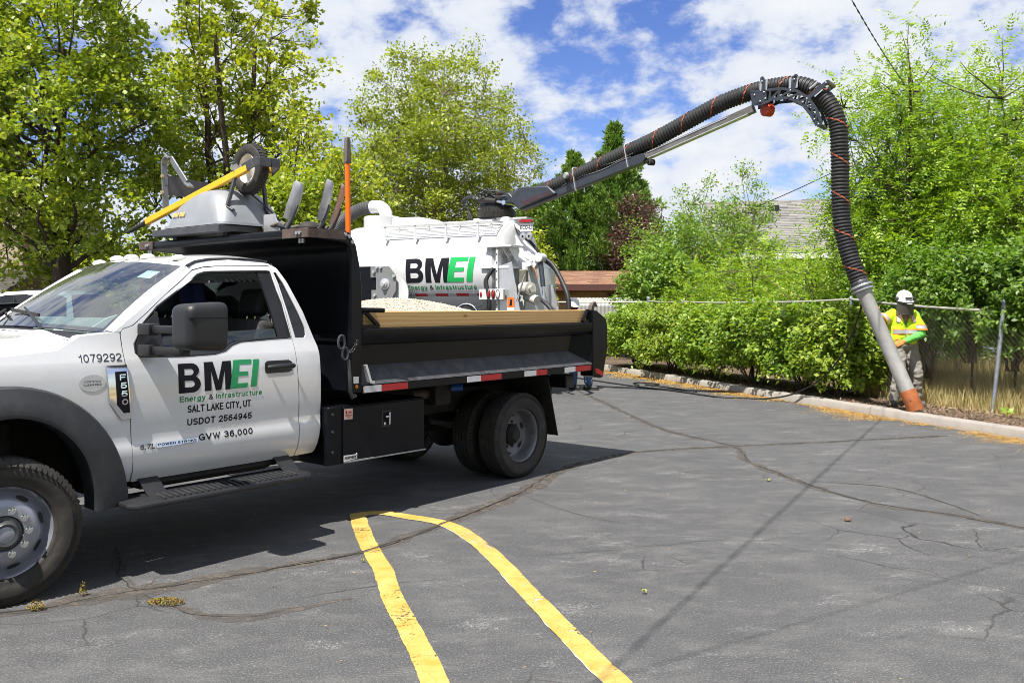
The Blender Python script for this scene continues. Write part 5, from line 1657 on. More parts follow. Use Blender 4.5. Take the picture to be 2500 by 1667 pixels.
# wheel flares
def flare(sgn):
    def Y(y): return y if sgn > 0 else 2 * TCEN - y
    # lofted: body edge -> outer shoulder -> inner lip
    th = np.linspace(-0.02, math.pi + 0.02, 33)
    rings = []
    def loop(scale_out, y):
        pts = []
        for a in th:
            ro = 0.70 + 0.045 * math.sin(a) ** 2; ri = 0.475 + 0.10 * math.sin(a) ** 2
            r = ri + (ro - ri) * scale_out
            pts.append((r * math.cos(a), Y(y), 0.45 + r * math.sin(a) * (1.0 if math.sin(a) > 0 else 1)))
        return pts
    for sc, y in ((1.0, 0.095), (1.0, 0.055), (0.93, 0.028), (0.55, 0.0), (0.12, -0.028), (0.0, -0.022), (-0.02, 0.02), (0.0, 0.14), (0.3, 0.16)):
        rings.append(loop(sc, y))
    mb = MB(); m_ = len(th)
    for r_ in rings:
        # carry the ends straight down to the lower lip
        r_ = [(r_[0][0], r_[0][1], 0.52)] + r_ + [(r_[-1][0], r_[-1][1], 0.52)]
        mb.v += r_
    m_ += 2
    for i in range(len(rings) - 1):
        for j in range(m_ - 1):
            mb.f.append((i * m_ + j, i * m_ + j + 1, (i + 1) * m_ + j + 1, (i + 1) * m_ + j))
    for j in (0, m_ - 1):
        mb.f.append(tuple(i * m_ + j for i in range(len(rings))))
    mb.build('wheel_flare', flare_plastic, TR, smooth=40)
flare(1); flare(-1)
# wheel housing
for s in (1, -1):
    mb = MB()
    for y in (0.10, 0.55):
        for a in np.linspace(0, math.pi, 17):
            yy = y if s > 0 else 2 * TCEN - y
            mb.v.append((0.60 * math.cos(a), yy, 0.46 + 0.60 * math.sin(a)))
    for j in range(16): mb.f.append((j, j + 1, 17 + j + 1, 17 + j))
    mb.f.append(tuple(range(17, 34)))
    mb.build('wheel_housing', under, TR, clean=False)
    y0 = 0.30 if s > 0 else 2 * TCEN - 0.42
    MB().cyl((0.05, y0 + 0.08, 0.45), (0.12, y0 + 0.10, 0.95), 0.05, n=12).cyl((0.05, y0 + 0.08, 0.62), (0.10, y0 + 0.10, 0.85), 0.075, n=12).build('shock_absorber', under, TR)

# ---- wheels
def tyre_mesh(R0, w, rim_r):
    # profile (r, h): h from outer face (-) to inner (+); axis points inwards (+y)
    h = w / 2
    prof = [(rim_r, -h * 0.80), (rim_r + 0.012, -h * 0.95), (rim_r + 0.04, -h * 0.99), (rim_r + 0.042, -h * 1.0), (rim_r + 0.075, -h * 1.03), (R0 - 0.055, -h * 1.02), (R0 - 0.052, -h * 0.995), (R0 - 0.028, -h * 0.965), (R0 - 0.010, -h * 0.90), (R0 - 0.004, -h * 0.84)]
    tread = []
    for k in range(5):
        a = -h * 0.84 + (h * 1.68) * k / 5; b = -h * 0.84 + (h * 1.68) * (k + 1) / 5
        tread += [(R0 - (0.003 if k in (0, 4) else 0), a + 0.003), (R0 - (0.003 if k in (0, 4) else 0), b - 0.006), (R0 - 0.012, b - 0.004), (R0 - 0.012, b - 0.001)]
    prof += tread[:-2]
    prof += [(R0 - 0.010, h * 0.90), (R0 - 0.052, h * 0.99), (rim_r + 0.04, h), (rim_r, h * 0.8)]
    return prof
def wheel(name, x, y, z, steer, front, parent=TR, outer=-1):
    """outer face looks to -y (outer=-1) or +y (outer=+1)"""
    root = MB()
    R0, w, rr = 0.402, 0.235, 0.250
    ax = Vector((0, -outer, 0))
    t = MB().lathe(tyre_mesh(R0, w, rr), (0, 0, 0), ax, 72).build('tyre', rubber, None, smooth=28)
    # shoulder lugs
    lug = MB()
    for i in range(72):
        a = 2 * math.pi * (i + 0.5) / 72
        c = Vector((math.cos(a), 0, math.sin(a)))
        tt = Vector((-math.sin(a), 0, math.cos(a)))
        for sy in (-1, 1):
            y0 = sy * w * 0.5 * 0.93
            p = c * (R0 - 0.018) + Vector((0, y0, 0)); q = c * (R0 + 0.003) + Vector((0, sy * w * 0.5 * 0.80, 0))
            lug.add([p - tt * 0.011, p + tt * 0.011, q + tt * 0.011, q - tt * 0.011, p - tt * 0.011 - c * 0.02 - Vector((0, sy * -0.02, 0)), p + tt * 0.011 - c * 0.02 - Vector((0, sy * -0.02, 0))], [(0, 1, 2, 3), (0, 4, 5, 1)])
    wh = empty(name, (x, y, z), steer, parent)
    t.parent = wh
    lug.build('tread_lugs', rubber, t, smooth=0, clean=False)['kind'] = 'stuff'
    h = w / 2
    if front:
        prof = [(0.258, -h * 0.92), (0.262, -h * 0.86), (0.252, -h * 0.80), (0.238, -h * 0.70), (0.232, -h * 0.45), (0.222, -h * 0.36), (0.210, -h * 0.42), (0.195, -h * 0.60), (0.178, -h * 0.78), (0.160, -h * 0.88), (0.140, -h * 0.93), (0.098, -h * 0.95), (0.094, -h * 0.90), (0.092, -h * 0.4)]
        m_ = rim_steel
    else:
        prof = [(0.258, -h * 0.95), (0.262, -h * 0.88), (0.250, -h * 0.80), (0.236, -h * 0.60), (0.228, -h * 0.2), (0.222, h * 0.25), (0.212, h * 0.36), (0.190, h * 0.40), (0.150, h * 0.46), (0.110, h * 0.48), (0.09, h * 0.48)]
        m_ = rim_rear
    prof2 = [(0.252, -h * 0.8), (0.25, h * 0.8)]
    rim = MB().lathe(prof, (0, 0, 0), ax, 56).lathe(prof2, (0, 0, 0), ax, 40).build('rim', m_, wh, smooth=40)
    def P(r, a, hh): return Vector((r * math.cos(a), -outer * hh, r * math.sin(a)))
    hol = 8 if front else 6
    for i in range(hol):
        a = 2 * math.pi * (i + 0.35) / hol
        hh = (-h * 0.615 if front else h * 0.37)
        r_ = 0.196 if front else 0.185
        mb = MB()
        c = P(r_, a, hh); tt = Vector((-math.sin(a), 0, math.cos(a))); rr_ = Vector((math.cos(a), 0, math.sin(a)))
        sl = Vector((0, -outer * (0.9 if front else -0.15), 0)) + rr_ * (1.0)
        sl.normalize()
        up_ = (tt.cross(sl)).normalized()
        if up_.y * (-outer) > 0: up_ = -up_
        vs = [c + tt * (0.036 * math.cos(q)) + sl * (0.015 * math.sin(q)) + up_ * 0.004 for q in np.linspace(0, 2 * math.pi, 17)[:-1]]
        mb.add(vs, [tuple(range(16))])
        mb.build('hand_hole_shade', under, rim, smooth=0)  # flat dark oval; the shade inside the hole is put into its colour
    if front:
        for i in range(10):
            a = 2 * math.pi * i / 10
            p = P(0.1225, a, -h * 0.93); q = P(0.1225, a, -h * 1.06); q2 = P(0.1225, a, -h * 1.16)
            MB().cyl(p, q, 0.0165, 0.015, n=6).cyl(q, q2, 0.010, 0.009, n=10).lathe([(0.021, 0), (0.021, 0.004), (0.012, 0.006)], p, q - p, 12).build('lug_nut', chrome, rim, smooth=30)
        MB().lathe([(0.092, -h * 0.55), (0.090, -h * 0.9), (0.072, -h * 0.93), (0.068, -h * 1.28), (0.060, -h * 1.36), (0.048, -h * 1.33), (0.046, -h * 1.27), (0.001, -h * 1.27)], (0, 0, 0), ax, 28).build('hub', steel_dark, rim)
        MB().lathe([(0.046, -h * 1.285), (0.040, -h * 1.31), (0.001, -h * 1.315)], (0, 0, 0), ax, 24).build('hub_cap', rim_steel, rim)
    else:
        MB().lathe([(0.10, h * 0.47), (0.098, h * 0.1), (0.085, -h * 0.05), (0.06, -h * 0.25), (0.055, -h * 0.32), (0.001, -h * 0.34)], (0, 0, 0), ax, 24).build('hub', under, rim)
        for i in range(10):
            a = 2 * math.pi * i / 10
            MB().cyl(P(0.1225, a, h * 0.47), P(0.1225, a, h * 0.22), 0.015, n=6).build('lug_nut', rim_rear, rim)
    return wh
wheel('wheel', 0.0, 0.118, 0.402, R(-9), True)
wheel('wheel', 0.0, 2 * TCEN - 0.118, 0.402, R(-9), True, outer=1)
RX = 4.585
wheel('wheel', RX, 0.08 + 0.118, 0.402, 0, False)
wheel('wheel', RX, 0.08 + 0.118 + 0.33, 0.402, 0, False, outer=1)
wheel('wheel', RX, 2 * TCEN - 0.198, 0.402, 0, False, outer=1)
wheel('wheel', RX, 2 * TCEN - 0.528, 0.402, 0, False)

# ---- chassis
mb = MB()
for y in (0.68, 1.44): mb.box(-0.9, 5.35, y, y + 0.08, 0.62, 0.84)
for x in (0.3, 1.4, 2.6, 3.6, 5.2): mb.box(x, x + 0.09, 0.76, 1.44, 0.66, 0.80)
mb.build('chassis_rails', under, TR, bevel=0.006)
MB().cyl((RX, 0.4, 0.40), (RX, 1.8, 0.40), 0.075, n=14).sphere((RX, 1.1, 0.40), (0.22, 0.19, 0.2)).build('axle', under, TR)
MB().cyl((0, 0.3, 0.40), (0, 1.9, 0.40), 0.06, n=12).build('axle', under, TR)
for y in (0.62, 1.56):
    for k in range(5):
        L = 0.72 - k * 0.11
        MB().tube([(RX - L, y, 0.56 - 0.03 * k + 0.0), (RX - L * 0.5, y, 0.50 - 0.022 * k), (RX, y, 0.475 - 0.018 * k), (RX + L * 0.5, y, 0.50 - 0.022 * k), (RX + L, y, 0.56 - 0.03 * k)], 0.022, 6).build('leaf_spring', under, TR)
MB().cyl((1.4, 1.1, 0.62), (RX, 1.1, 0.42), 0.05, n=12).build('drive_shaft', under, TR)
MB().box(0.95, 2.0, 0.42, 0.66, 0.42, 0.70).build('fuel_tank', under, TR, bevel=0.04, seg=2)
MB().box(0.78, 2.05, 0.16, 0.32, 0.50, 0.56).build('sill_light_block', under, TR, bevel=0.01)  # added under the sill to block a light streak beside the running board
MB().box(-0.2, 1.6, 0.75, 1.45, 0.45, 0.75).build('transmission', under, TR, bevel=0.08)
MB().box(3.2, 3.9, 0.60, 1.5, 0.84, 1.0).build('hoist', under, TR, bevel=0.02)
MB().cyl((3.35, 0.35, 0.85), (3.9, 0.5, 0.86), 0.05, n=12).build('hoist_cylinder', primer, TR)
MB().box(3.62, 3.82, 0.30, 0.52, 0.75, 0.99).build('valve_bracket', under, TR, bevel=0.01)
MB().cyl((3.80, 0.28, 0.90), (3.86, 0.20, 0.91), 0.03, 0.036, n=10).build('hydraulic_coupler', mat('blue_cap', (0.02, 0.12, 0.5), 0.4), TR)
# running board
mb = MB()
mb.prism([(0.60, -0.12, 0.435), (0.66, -0.17, 0.43), (1.90, -0.17, 0.43), (1.95, -0.10, 0.435), (1.95, 0.17, 0.44), (0.62, 0.17, 0.44)], (0, 0, 0.032))  # inner edge widened under the sill to close a gap in the shadow
sb = mb.build('running_board', black_plastic, TR, bevel=0.010, seg=2)
for k in range(24):
    x = 0.84 + k * 0.042
    MB().bar((x, -0.13, 0.471), (x + 0.02, 0.03, 0.473), 0.014, 0.010).build('step_rib', flare_plastic, sb)
for x in (0.80, 1.80):
    MB().prism([(x, 0.0, 0.468), (x + 0.13, 0.0, 0.468), (x + 0.13, 0.22, 0.62), (x, 0.22, 0.62)], (0, 0.025, 0.01)).build('step_bracket', black_plastic, TR)
# mirrors
def mirror(sgn):
    def Y(y): return y if sgn > 0 else 2 * TCEN - y
    bm = bmesh.new()
    bmesh.ops.create_cube(bm, size=1.0)
    for v in bm.verts:
        x = 0.945 + v.co.x * 0.30; z = 1.510 + v.co.z * 0.305; y = -0.345 + v.co.y * 0.21
        if v.co.x < 0: z = 1.51 + v.co.z * 0.27
        if v.co.y < 0: x = 0.945 + v.co.x * 0.27
        v.co = (x, Y(y), z)
    bmesh.ops.bevel(bm, geom=bm.edges[:], offset=0.062, segments=5, profile=0.6, affect='EDGES')
    bmesh.ops.recalc_face_normals(bm, faces=bm.faces)
    me = bpy.data.meshes.new('mirror'); bm.to_mesh(me); bm.free()
    mo = mesh_obj('mirror', me, black_plastic, TR, 60)
    MB().box(1.080, 1.0965, min(Y(-0.37), Y(-0.28)), max(Y(-0.37), Y(-0.28)), 1.42, 1.61).build('mirror_glass', chrome, mo)
    MB().box(0.815, 1.085, min(Y(-0.4525), Y(-0.24)), max(Y(-0.4525), Y(-0.24)), 1.5635, 1.5665).build('seam_line', letter_black, mo)
    for z in (1.492, 1.362):
        MB().bar((0.83, Y(0.10), z), (0.90, Y(-0.27), z - 0.003), 0.055, 0.050).build('mirror_arm', black_plastic, mo, bevel=0.012, seg=2)
        MB().bar((0.822, Y(0.115), z), (0.84, Y(0.00), z - 0.002), 0.085, 0.072).build('arm_mount', black_plastic, mo, bevel=0.012, seg=2)
    sail = [(0.785, 1.33), (0.786, 1.40), (0.848, 1.52), (0.945, 1.60), (0.955, 1.45), (0.96, 1.33), (0.87, 1.318)]
    panel('mirror_sail', sail, black_plastic, mo, lambda z, x: bodyT(z) - 0.012, (), 0.02, ZC, mirror=None if sgn > 0 else TCEN)
mirror(1); mirror(-1)
# handles
for dr_, s in ((DOOR, None), (DOOR2, TCEN)):
    panel('handle_recess', [(1.700, 1.175), (1.712, 1.163), (1.90, 1.163), (1.928, 1.175), (1.928, 1.235), (1.90, 1.25), (1.72, 1.25), (1.700, 1.235)], black_plastic, dr_, lambda z, x: bodyT(z) - 0.004, (), 0.006, (), mirror=s)
mb = MB().tube([(1.705, 0.062, 1.205), (1.74, 0.042, 1.208), (1.82, 0.036, 1.21), (1.90, 0.042, 1.21), (1.925, 0.062, 1.208)], [0.016, 0.020, 0.020, 0.020, 0.016], 10)
mb.build('door_handle', black_plastic, DOOR, smooth=50)
# roof marker lamps
for i, w in enumerate((-0.78, -0.30, 0.0, 0.30, 0.78)):
    p = roof_pt(0.16, (w + 1) / 2)
    mb = MB().sphere((0, 0, 0), (0.062, 0.036, 0.030), 16, 8)
    mb.v = [(x if x < 0 else x * 0.8, y, max(z, -0.012)) for x, y, z in mb.v]
    o = mb.build('marker_lamp', lamp_white, TR, smooth=50, loc=p + Vector((0, 0, 0.006)))
# interior
MB().box(0.55, 0.95, 0.28, 1.92, 1.12, 1.40).build('dashboard', dash, TR, bevel=0.06, seg=3)
MB().box(0.62, 2.12, 0.22, 1.98, 0.62, 0.70).build('floor_pan', interior, TR)
def seat(y):
    st = MB().box(1.28, 1.78, y - 0.26, y + 0.26, 0.82, 1.0).build('seat', seat_fabric, TR, bevel=0.06, seg=3)
    M = Matrix.Rotation(R(14), 4, 'Y')
    mb = MB().box(-0.08, 0.08, -0.25, 0.25, 0.0, 0.60, M)
    o = mb.build('seat_back', seat_fabric, st, bevel=0.05, seg=3, loc=(1.72, y, 0.95))
    mb = MB().box(-0.055, 0.055, -0.14, 0.14, 0.0, 0.205, M)
    mb.build('headrest', interior, st, bevel=0.045, seg=3, loc=(1.885, y, 1.56))
    for q in (-0.05, 0.05): MB().cyl((1.86, y + q, 1.48), (1.90, y + q, 1.62), 0.007, n=6).build('headrest_post', chrome, st)
seat(0.52); seat(1.68)
MB().box(1.25, 1.78, 0.86, 1.34, 0.84, 1.05).build('centre_seat', seat_fabric, TR, bevel=0.05, seg=2)
mb = MB(); mb.tube([(1.02 + 0.06 * math.sin(a), 0.55 + 0.19 * math.cos(a), 1.30 + 0.18 * math.sin(a)) for a in np.linspace(0, 2 * math.pi, 25)], 0.016, 8, cap=False)
mb.cyl((0.9, 0.55, 1.22), (1.02, 0.55, 1.29), 0.035, n=10); mb.bar((1.02, 0.37, 1.30), (1.02, 0.73, 1.30), 0.02, 0.04)
mb.build('steering_wheel', interior, TR)
MB().grid(lambda u, v: roof_pt(u, 0.03 + 0.94 * v) + Vector((0, 0, -0.03)), 6, 8).build('headliner', dash, TR, clean=False)
# loose things in the cab
o = MB().prism([(0.66, 0.56, 1.402), (0.70, 0.56, 1.49), (0.80, 0.53, 1.56), (0.93, 0.50, 1.60), (1.02, 0.48, 1.58), (1.02, 0.48, 1.402)], (0.06, 0.10, 0)).build('paper_folder', paper, None, bevel=0.004)
o.parent = None
TRM = Matrix.Translation((-2.734, 4.778, 0)) @ Matrix.Rotation(R(50.7), 4, 'Z')
def place(o):
    """put a thing built in truck coordinates at its world place, unparented"""
    o.matrix_world = TRM
    return o
place(o); tag(o, 'stiff white paper folder standing on the dashboard behind the windshield', 'folder')
mb = MB()
mb.add([(0.68, 1.0, 1.41), (0.70, 1.28, 1.41), (0.80, 1.22, 1.50), (0.78, 1.08, 1.49), (0.90, 1.10, 1.41)], [(0, 1, 2, 3), (0, 3, 4), (1, 2, 4), (2, 3, 4)])
tag(place(mb.build('crumpled_paper', paper, None, smooth=0)), 'crumpled white paper lying on the dashboard', 'paper')
hv = MB(); hv.bar((1.55, 0.80, 1.80), (1.60, 0.80, 1.52), 0.22, 0.10); 
tag(place(hv.build('hanging_cloth', blue_cloth, None, bevel=0.03, seg=2)), 'dark blue cloth hanging behind the driver headrest', 'cloth')
MB().grid(lambda u, v: ws_pt(0.76 + 0.13 * u, -0.83 + 0.15 * v) + Vector((0.006, 0, -0.012)), 1, 2).build('windshield_sticker', paper, TR)
text('169254', 0.70, 0.77, 1.452, 1.468, letter_black, TR, lambda z, x: 0.575)

# honeycomb guard between cab and bed
mb = MB()
hr = 0.045
for r_ in range(7):
    for c_ in range(10):
        cy = 0.80 + c_ * hr * 1.8 + (hr * 0.9 if r_ % 2 else 0); cz = 1.46 + r_ * hr * 1.56
        pts = [(2.235, cy + hr * math.sin(a), cz + hr * math.cos(a)) for a in np.linspace(0, 2 * math.pi, 7)]
        mb.tube(pts, 0.006, 4, cap=False)
mb.box(2.22, 2.25, 0.73, 0.75, 1.30, 1.92); mb.box(2.22, 2.25, 1.62, 1.64, 1.30, 1.92); mb.box(2.22, 2.25, 0.73, 1.64, 1.92, 1.94); mb.box(2.22, 2.25, 0.73, 1.64, 1.38, 1.40)
mb.build('honeycomb_guard', alu_plate, TR, smooth=0)

# ---- badges and lettering on the cab
fd = lambda z, x: bodyT(z) - 0.0018
text('1079292', 0.426, 0.682, 1.302, 1.349, letter_navy, TR, fd, 0.12)
bz = panel('side_badge', [(0.580, 1.276), (0.706, 1.277), (0.729, 0.948), (0.668, 0.945), (0.594, 1.052)], chrome, TR, lambda z, x: bodyT(z) - 0.012, (), 0.012, ZC)
panel('badge_insert', [(0.630, 1.238), (0.700, 1.240), (0.718, 0.985), (0.680, 0.985), (0.637, 1.040)], letter_black, bz, lambda z, x: bodyT(z) - 0.015, (), 0.003, ZC)
for i, ch in enumerate('F550'):
    zt = 1.222 - i * 0.050
    text(ch, 0.652 + i * 0.0035, 0.694 + i * 0.0035, zt - 0.036, zt, chrome, bz, lambda z, x: bodyT(z) - 0.020, 0.2)
ov = [(0.496 + 0.078 * math.cos(a), 1.178 + 0.05 * math.sin(a)) for a in np.linspace(0, 2 * math.pi, 29)[:-1]]
ovp = panel('oval_decal', ov, alu_plate, TR, lambda z, x: bodyT(z) - 0.003, (), 0.002, (1.16, 1.2))
text('CERTIFIED', 0.447, 0.545, 1.182, 1.194, letter_black, ovp, lambda z, x: bodyT(z) - 0.005, 0.14)
text('CLEAN IDLE', 0.443, 0.549, 1.163, 1.175, letter_black, ovp, lambda z, x: bodyT(z) - 0.005)
_o, _h = B_poly(1.046, 1.202, 1.074, 1.264)
panel('lettering', _o, letter_black, DOOR, fd, _h, 0.0012, (1.10, 1.22))
panel('lettering', M_poly(1.230, 1.432, 1.076, 1.266), letter_black, DOOR, fd, (), 0.0012, (1.10, 1.22))
def E_poly(x0, x1, z0, z1, sh, bar):
    w = x1 - x0 - sh
    def q(fx, fz): return (x0 + fx * w + sh * fz, z0 + fz * (z1 - z0))
    b = bar
    return [q(0, 0), q(0.94, 0), q(0.94, b), q(0.36, b), q(0.36, 0.5 - b * 0.45), q(0.88, 0.5 - b * 0.45), q(0.88, 0.5 + b * 0.45), q(0.36, 0.5 + b * 0.45), q(0.36, 1 - b), q(1.0, 1 - b), q(1.0, 1), q(0, 1)]
panel('lettering', E_poly(1.418, 1.594, 1.078, 1.269, 0.034, 0.17), letter_green, DOOR, lambda z, x: bodyT(z) - 0.0022, (), 0.0015, (1.10, 1.22))
panel('lettering', [(1.577, 1.081), (1.625, 1.081), (1.655, 1.267), (1.608, 1.268)], letter_green, DOOR, lambda z, x: bodyT(z) - 0.0022, (), 0.0015, (1.10, 1.22))
text('Energy', 1.053, 1.236, 1.017, 1.055, letter_small_green, DOOR, fd, 0.2)
text('&', 1.259, 1.292, 1.018, 1.053, letter_black, DOOR, fd, 0.16)
text('Infrastructure', 1.313, 1.670, 1.019, 1.055, letter_small_green, DOOR, fd, 0.2)
text('SALT LAKE CITY, UT', 1.109, 1.580, 0.945, 0.992, letter_black, DOOR, fd, 0.18)
text('USDOT 2564945', 1.109, 1.591, 0.862, 0.906, letter_black, DOOR, fd, 0.19)
text('GVW 36,000', 1.190, 1.597, 0.756, 0.799, letter_black, DOOR, fd, 0.19)
text('6.7L', 0.785, 0.882, 0.746, 0.778, steel_dark, DOOR, lambda z, x: bodyT(z) - 0.006, 0.22, 0.25)
pb = panel('engine_badge', [(0.893, 0.748), (1.178, 0.752), (1.180, 0.778), (0.895, 0.775)], chrome, DOOR, lambda z, x: bodyT(z) - 0.006, (), 0.006, ())
text('POWER STROKE', 0.905, 1.172, 0.757, 0.773, letter_black, pb, lambda z, x: bodyT(z) - 0.008, 0.2)
text('TURBO DIESEL', 1.06, 1.165, 0.749, 0.7555, letter_black, pb, lambda z, x: bodyT(z) - 0.008, 0.14)

# ---- dump bed (parts of the truck)
W = -0.06; WF = 2.30; BC = (W + WF) / 2
bed = MB().box(2.40, 5.72, 0.10, 2.14, 1.0, 1.06).build('bed_floor', black_paint, TR, smooth=0)
for sgn in (1, -1):
    def Y(y): return y if sgn > 0 else 2 * BC - y
    def bx(name, x0, x1, y0, y1, z0, z1, m, bev=0.006):
        a, b = sorted((Y(y0), Y(y1)))
        return MB().box(x0, x1, a, b, z0, z1).build(name, m, TR, bevel=bev)
    bx('lower_rail', 2.458, 5.546, W, W + 0.12, 0.972, 1.036, black_paint)
    mb = MB(); mb.prism([(2.458, Y(W), 1.037), (2.458, Y(W + 0.13), 1.176), (2.458, Y(W + 0.15), 1.176), (2.458, Y(W + 0.15), 1.037)], (3.088, 0, 0))
    mb.build('slope_panel', black_sunlit, TR, smooth=0)
    bx('side_wall', 2.458, 5.546, W + 0.128, W + 0.15, 1.176, 1.345, black_paint, 0)
    mb = MB(); mb.prism([(2.458, Y(W), 1.46), (2.458, Y(W), 1.375), (2.458, Y(W + 0.03), 1.345), (2.458, Y(W + 0.128), 1.33), (2.458, Y(W + 0.15), 1.345), (2.458, Y(W + 0.15), 1.46)], (3.088, 0, 0))
    mb.build('upper_rail', black_paint, TR, bevel=0.006)
    # rear stake post, with a sloped gusset inside the recess
    mb = MB(); mb.prism([(5.548, Y(W - 0.003), 1.593), (5.62, Y(W - 0.003), 1.588), (5.80, Y(W - 0.003), 1.50), (5.83, Y(W - 0.003), 1.40), (5.83, Y(W - 0.003), 1.20), (5.74, Y(W - 0.003), 0.89), (5.69, Y(W - 0.003), 0.885), (5.548, Y(W - 0.003), 0.915)], (0, 0.16 * sgn, 0))
    mb.build('stake_post', black_paint, TR, bevel=0.008)
    mb = MB(); mb.add([(5.546, Y(W + 0.01), 1.04), (5.546, Y(W + 0.01), 1.345), (5.36, Y(W + 0.126), 1.34), (5.30, Y(W + 0.126), 1.18)], [(0, 1, 2, 3)])
    mb.build('gusset', black_paint, TR, clean=False)
    # front corner post, curved at the top into the canopy
    prof = [(2.350, 0.985), (2.350, 2.03), (2.335, 2.075), (2.29, 2.105), (2.06, 2.119), (1.97, 2.122), (1.97, 2.188), (2.335, 2.183), (2.40, 2.085), (2.437, 1.93), (2.456, 1.78), (2.456, 0.985)]
    mb = MB(); mb.prism([(x, Y(W - 0.002), z) for x, z in prof], (0, 0.05 * sgn, 0))
    mb.build('corner_post', black_paint, TR, bevel=0.006)
    # plank
    bx('sideboard', 2.53, 5.545, W + 0.075, W + 0.115, 1.461, 1.592, black_paint)
bulk = MB()
for k in range(1):
    prof = [(2.352, 1.0), (2.352, 2.03), (2.337, 2.077), (2.29, 2.107), (2.062, 2.121), (1.972, 2.124), (1.972, 2.14), (2.07, 2.137), (2.31, 2.122), (2.357, 2.09), (2.372, 2.03), (2.372, 1.0)]
    bulk.prism([(x, W + 0.05, z) for x, z in prof], (0, WF - W - 0.10, 0))
bulk.build('headboard', black_paint, TR, smooth=40)
MB().box(2.335, 2.351, W + 0.05, WF - 0.05, 1.36, 1.42).build('headboard_rib', black_paint, TR, bevel=0.01)
MB().box(1.958, 2.02, W + 0.04, WF - 0.04, 2.126, 2.190).build('canopy_lip', black_paint, TR, bevel=0.018, seg=3)
MB().box(1.952, 1.968, W, W + 0.30, 2.124, 2.192).build('canopy_end_plate', primer, TR, bevel=0.002)
MB().box(1.952, 1.968, WF - 0.22, WF, 2.124, 2.192).build('canopy_end_plate', primer, TR, bevel=0.002)
MB().box(1.955, 2.30, W - 0.008, W - 0.003, 2.124, 2.190).build('canopy_side_plate', primer, TR)
for y in (W + 0.08, W + 0.115, WF - 0.16, WF - 0.13): MB().cyl((1.952, y, 2.158), (1.938, y, 2.158), 0.014, n=6).build('bolt', galv, TR); MB().cyl((1.975, y, 2.118), (1.975, y, 2.088), 0.011, n=6).build('bolt', galv, TR)
for x, z in ((2.355, 2.13), (2.325, 2.17), (2.29, 2.185)): MB().cyl((x, W - 0.002, z - 0.02), (x, W - 0.014, z - 0.02), 0.015, n=6).build('bolt', galv, TR)
MB().box(5.72, 5.79, W + 0.16, WF - 0.16, 0.98, 1.50).build('tailgate', black_paint, TR, bevel=0.01)
for y in (W + 0.08, WF - 0.08):
    MB().prism([(5.60, y - 0.02, 1.58), (5.64, y - 0.02, 1.66), (5.70, y - 0.02, 1.68), (5.74, y - 0.02, 1.62), (5.68, y - 0.02, 1.63), (5.66, y - 0.02, 1.56)], (0, 0.04, 0)).build('tailgate_hook', primer, TR, bevel=0.005)
def pine_mat():
    m = bpy.data.materials.new('pine_plank'); m.use_nodes = True
    t, N, L, b = nodes_of(m)
    tcn = N.new('ShaderNodeTexCoord')
    mp = N.new('ShaderNodeMapping'); mp.inputs['Scale'].default_value = (0.55, 6, 6)
    L.new(tcn.outputs['Object'], mp.inputs[0])
    wv = N.new('ShaderNodeTexWave'); wv.wave_type = 'RINGS'; wv.rings_direction = 'X'
    wv.inputs['Scale'].default_value = 1.8; wv.inputs['Distortion'].default_value = 7; wv.inputs['Detail'].default_value = 3; wv.inputs['Detail Scale'].default_value = 0.8
    L.new(mp.outputs[0], wv.inputs['Vector'])
    cr = N.new('ShaderNodeValToRGB')
    cr.color_ramp.elements[0].color = (0.50, 0.30, 0.11, 1); cr.color_ramp.elements[1].color = (0.62, 0.41, 0.18, 1)
    L.new(wv.outputs[0], cr.inputs[0])
    vo = N.new('ShaderNodeTexVoronoi'); vo.inputs['Scale'].default_value = 2.1
    mp2 = N.new('ShaderNodeMapping'); mp2.inputs['Scale'].default_value = (0.9, 0.01, 2.0)
    L.new(tcn.outputs['Object'], mp2.inputs[0]); L.new(mp2.outputs[0], vo.inputs['Vector'])
    kr = N.new('ShaderNodeValToRGB'); kr.color_ramp.elements[0].position = 0.02; kr.color_ramp.elements[0].color = (1, 1, 1, 1); kr.color_ramp.elements[1].position = 0.075; kr.color_ramp.elements[1].color = (0, 0, 0, 1)
    L.new(vo.outputs['Distance'], kr.inputs[0])
    mx = N.new('ShaderNodeMix'); mx.data_type = 'RGBA'
    L.new(kr.outputs[0], mx.inputs['Factor']); L.new(cr.outputs[0], mx.inputs[6]); mx.inputs[7].default_value = (0.22, 0.10, 0.03, 1)
    L.new(mx.outputs[2], b.inputs['Base Color']); b.inputs['Roughness'].default_value = 0.75
    return m
pine = pine_mat()
for o in [c for c in TR.children if c.name.startswith('sideboard')]:
    o.data.materials[0] = pine
# stake brackets
for sgn in (1, -1):
    def Y(y): return y if sgn > 0 else 2 * BC - y
    mb = MB()
    def frame_tri(pts, w=0.028):
        for a, b in zip(pts, pts[1:] + pts[:1]): mb.bar((a[0], Y(W + 0.04), a[1]), (b[0], Y(W + 0.04), b[1]), 0.03, w, up=(0, 1, 0))
    frame_tri([(2.475, 1.475), (2.66, 1.475), (2.53, 1.585), (2.475, 1.585)])
    mb.build('stake_bracket', black_paint, TR, bevel=0.003)
    mb = MB()
    frame_tri([(5.535, 1.475), (5.42, 1.475), (5.50, 1.585), (5.535, 1.585)])
    mb.build('stake_bracket', black_paint, TR, bevel=0.003)
MB().cyl((2.46, W + 0.02, 1.605), (2.66, W - 0.02, 1.600), 0.018, n=12).build('tarp_pull_handle', black_paint, TR)
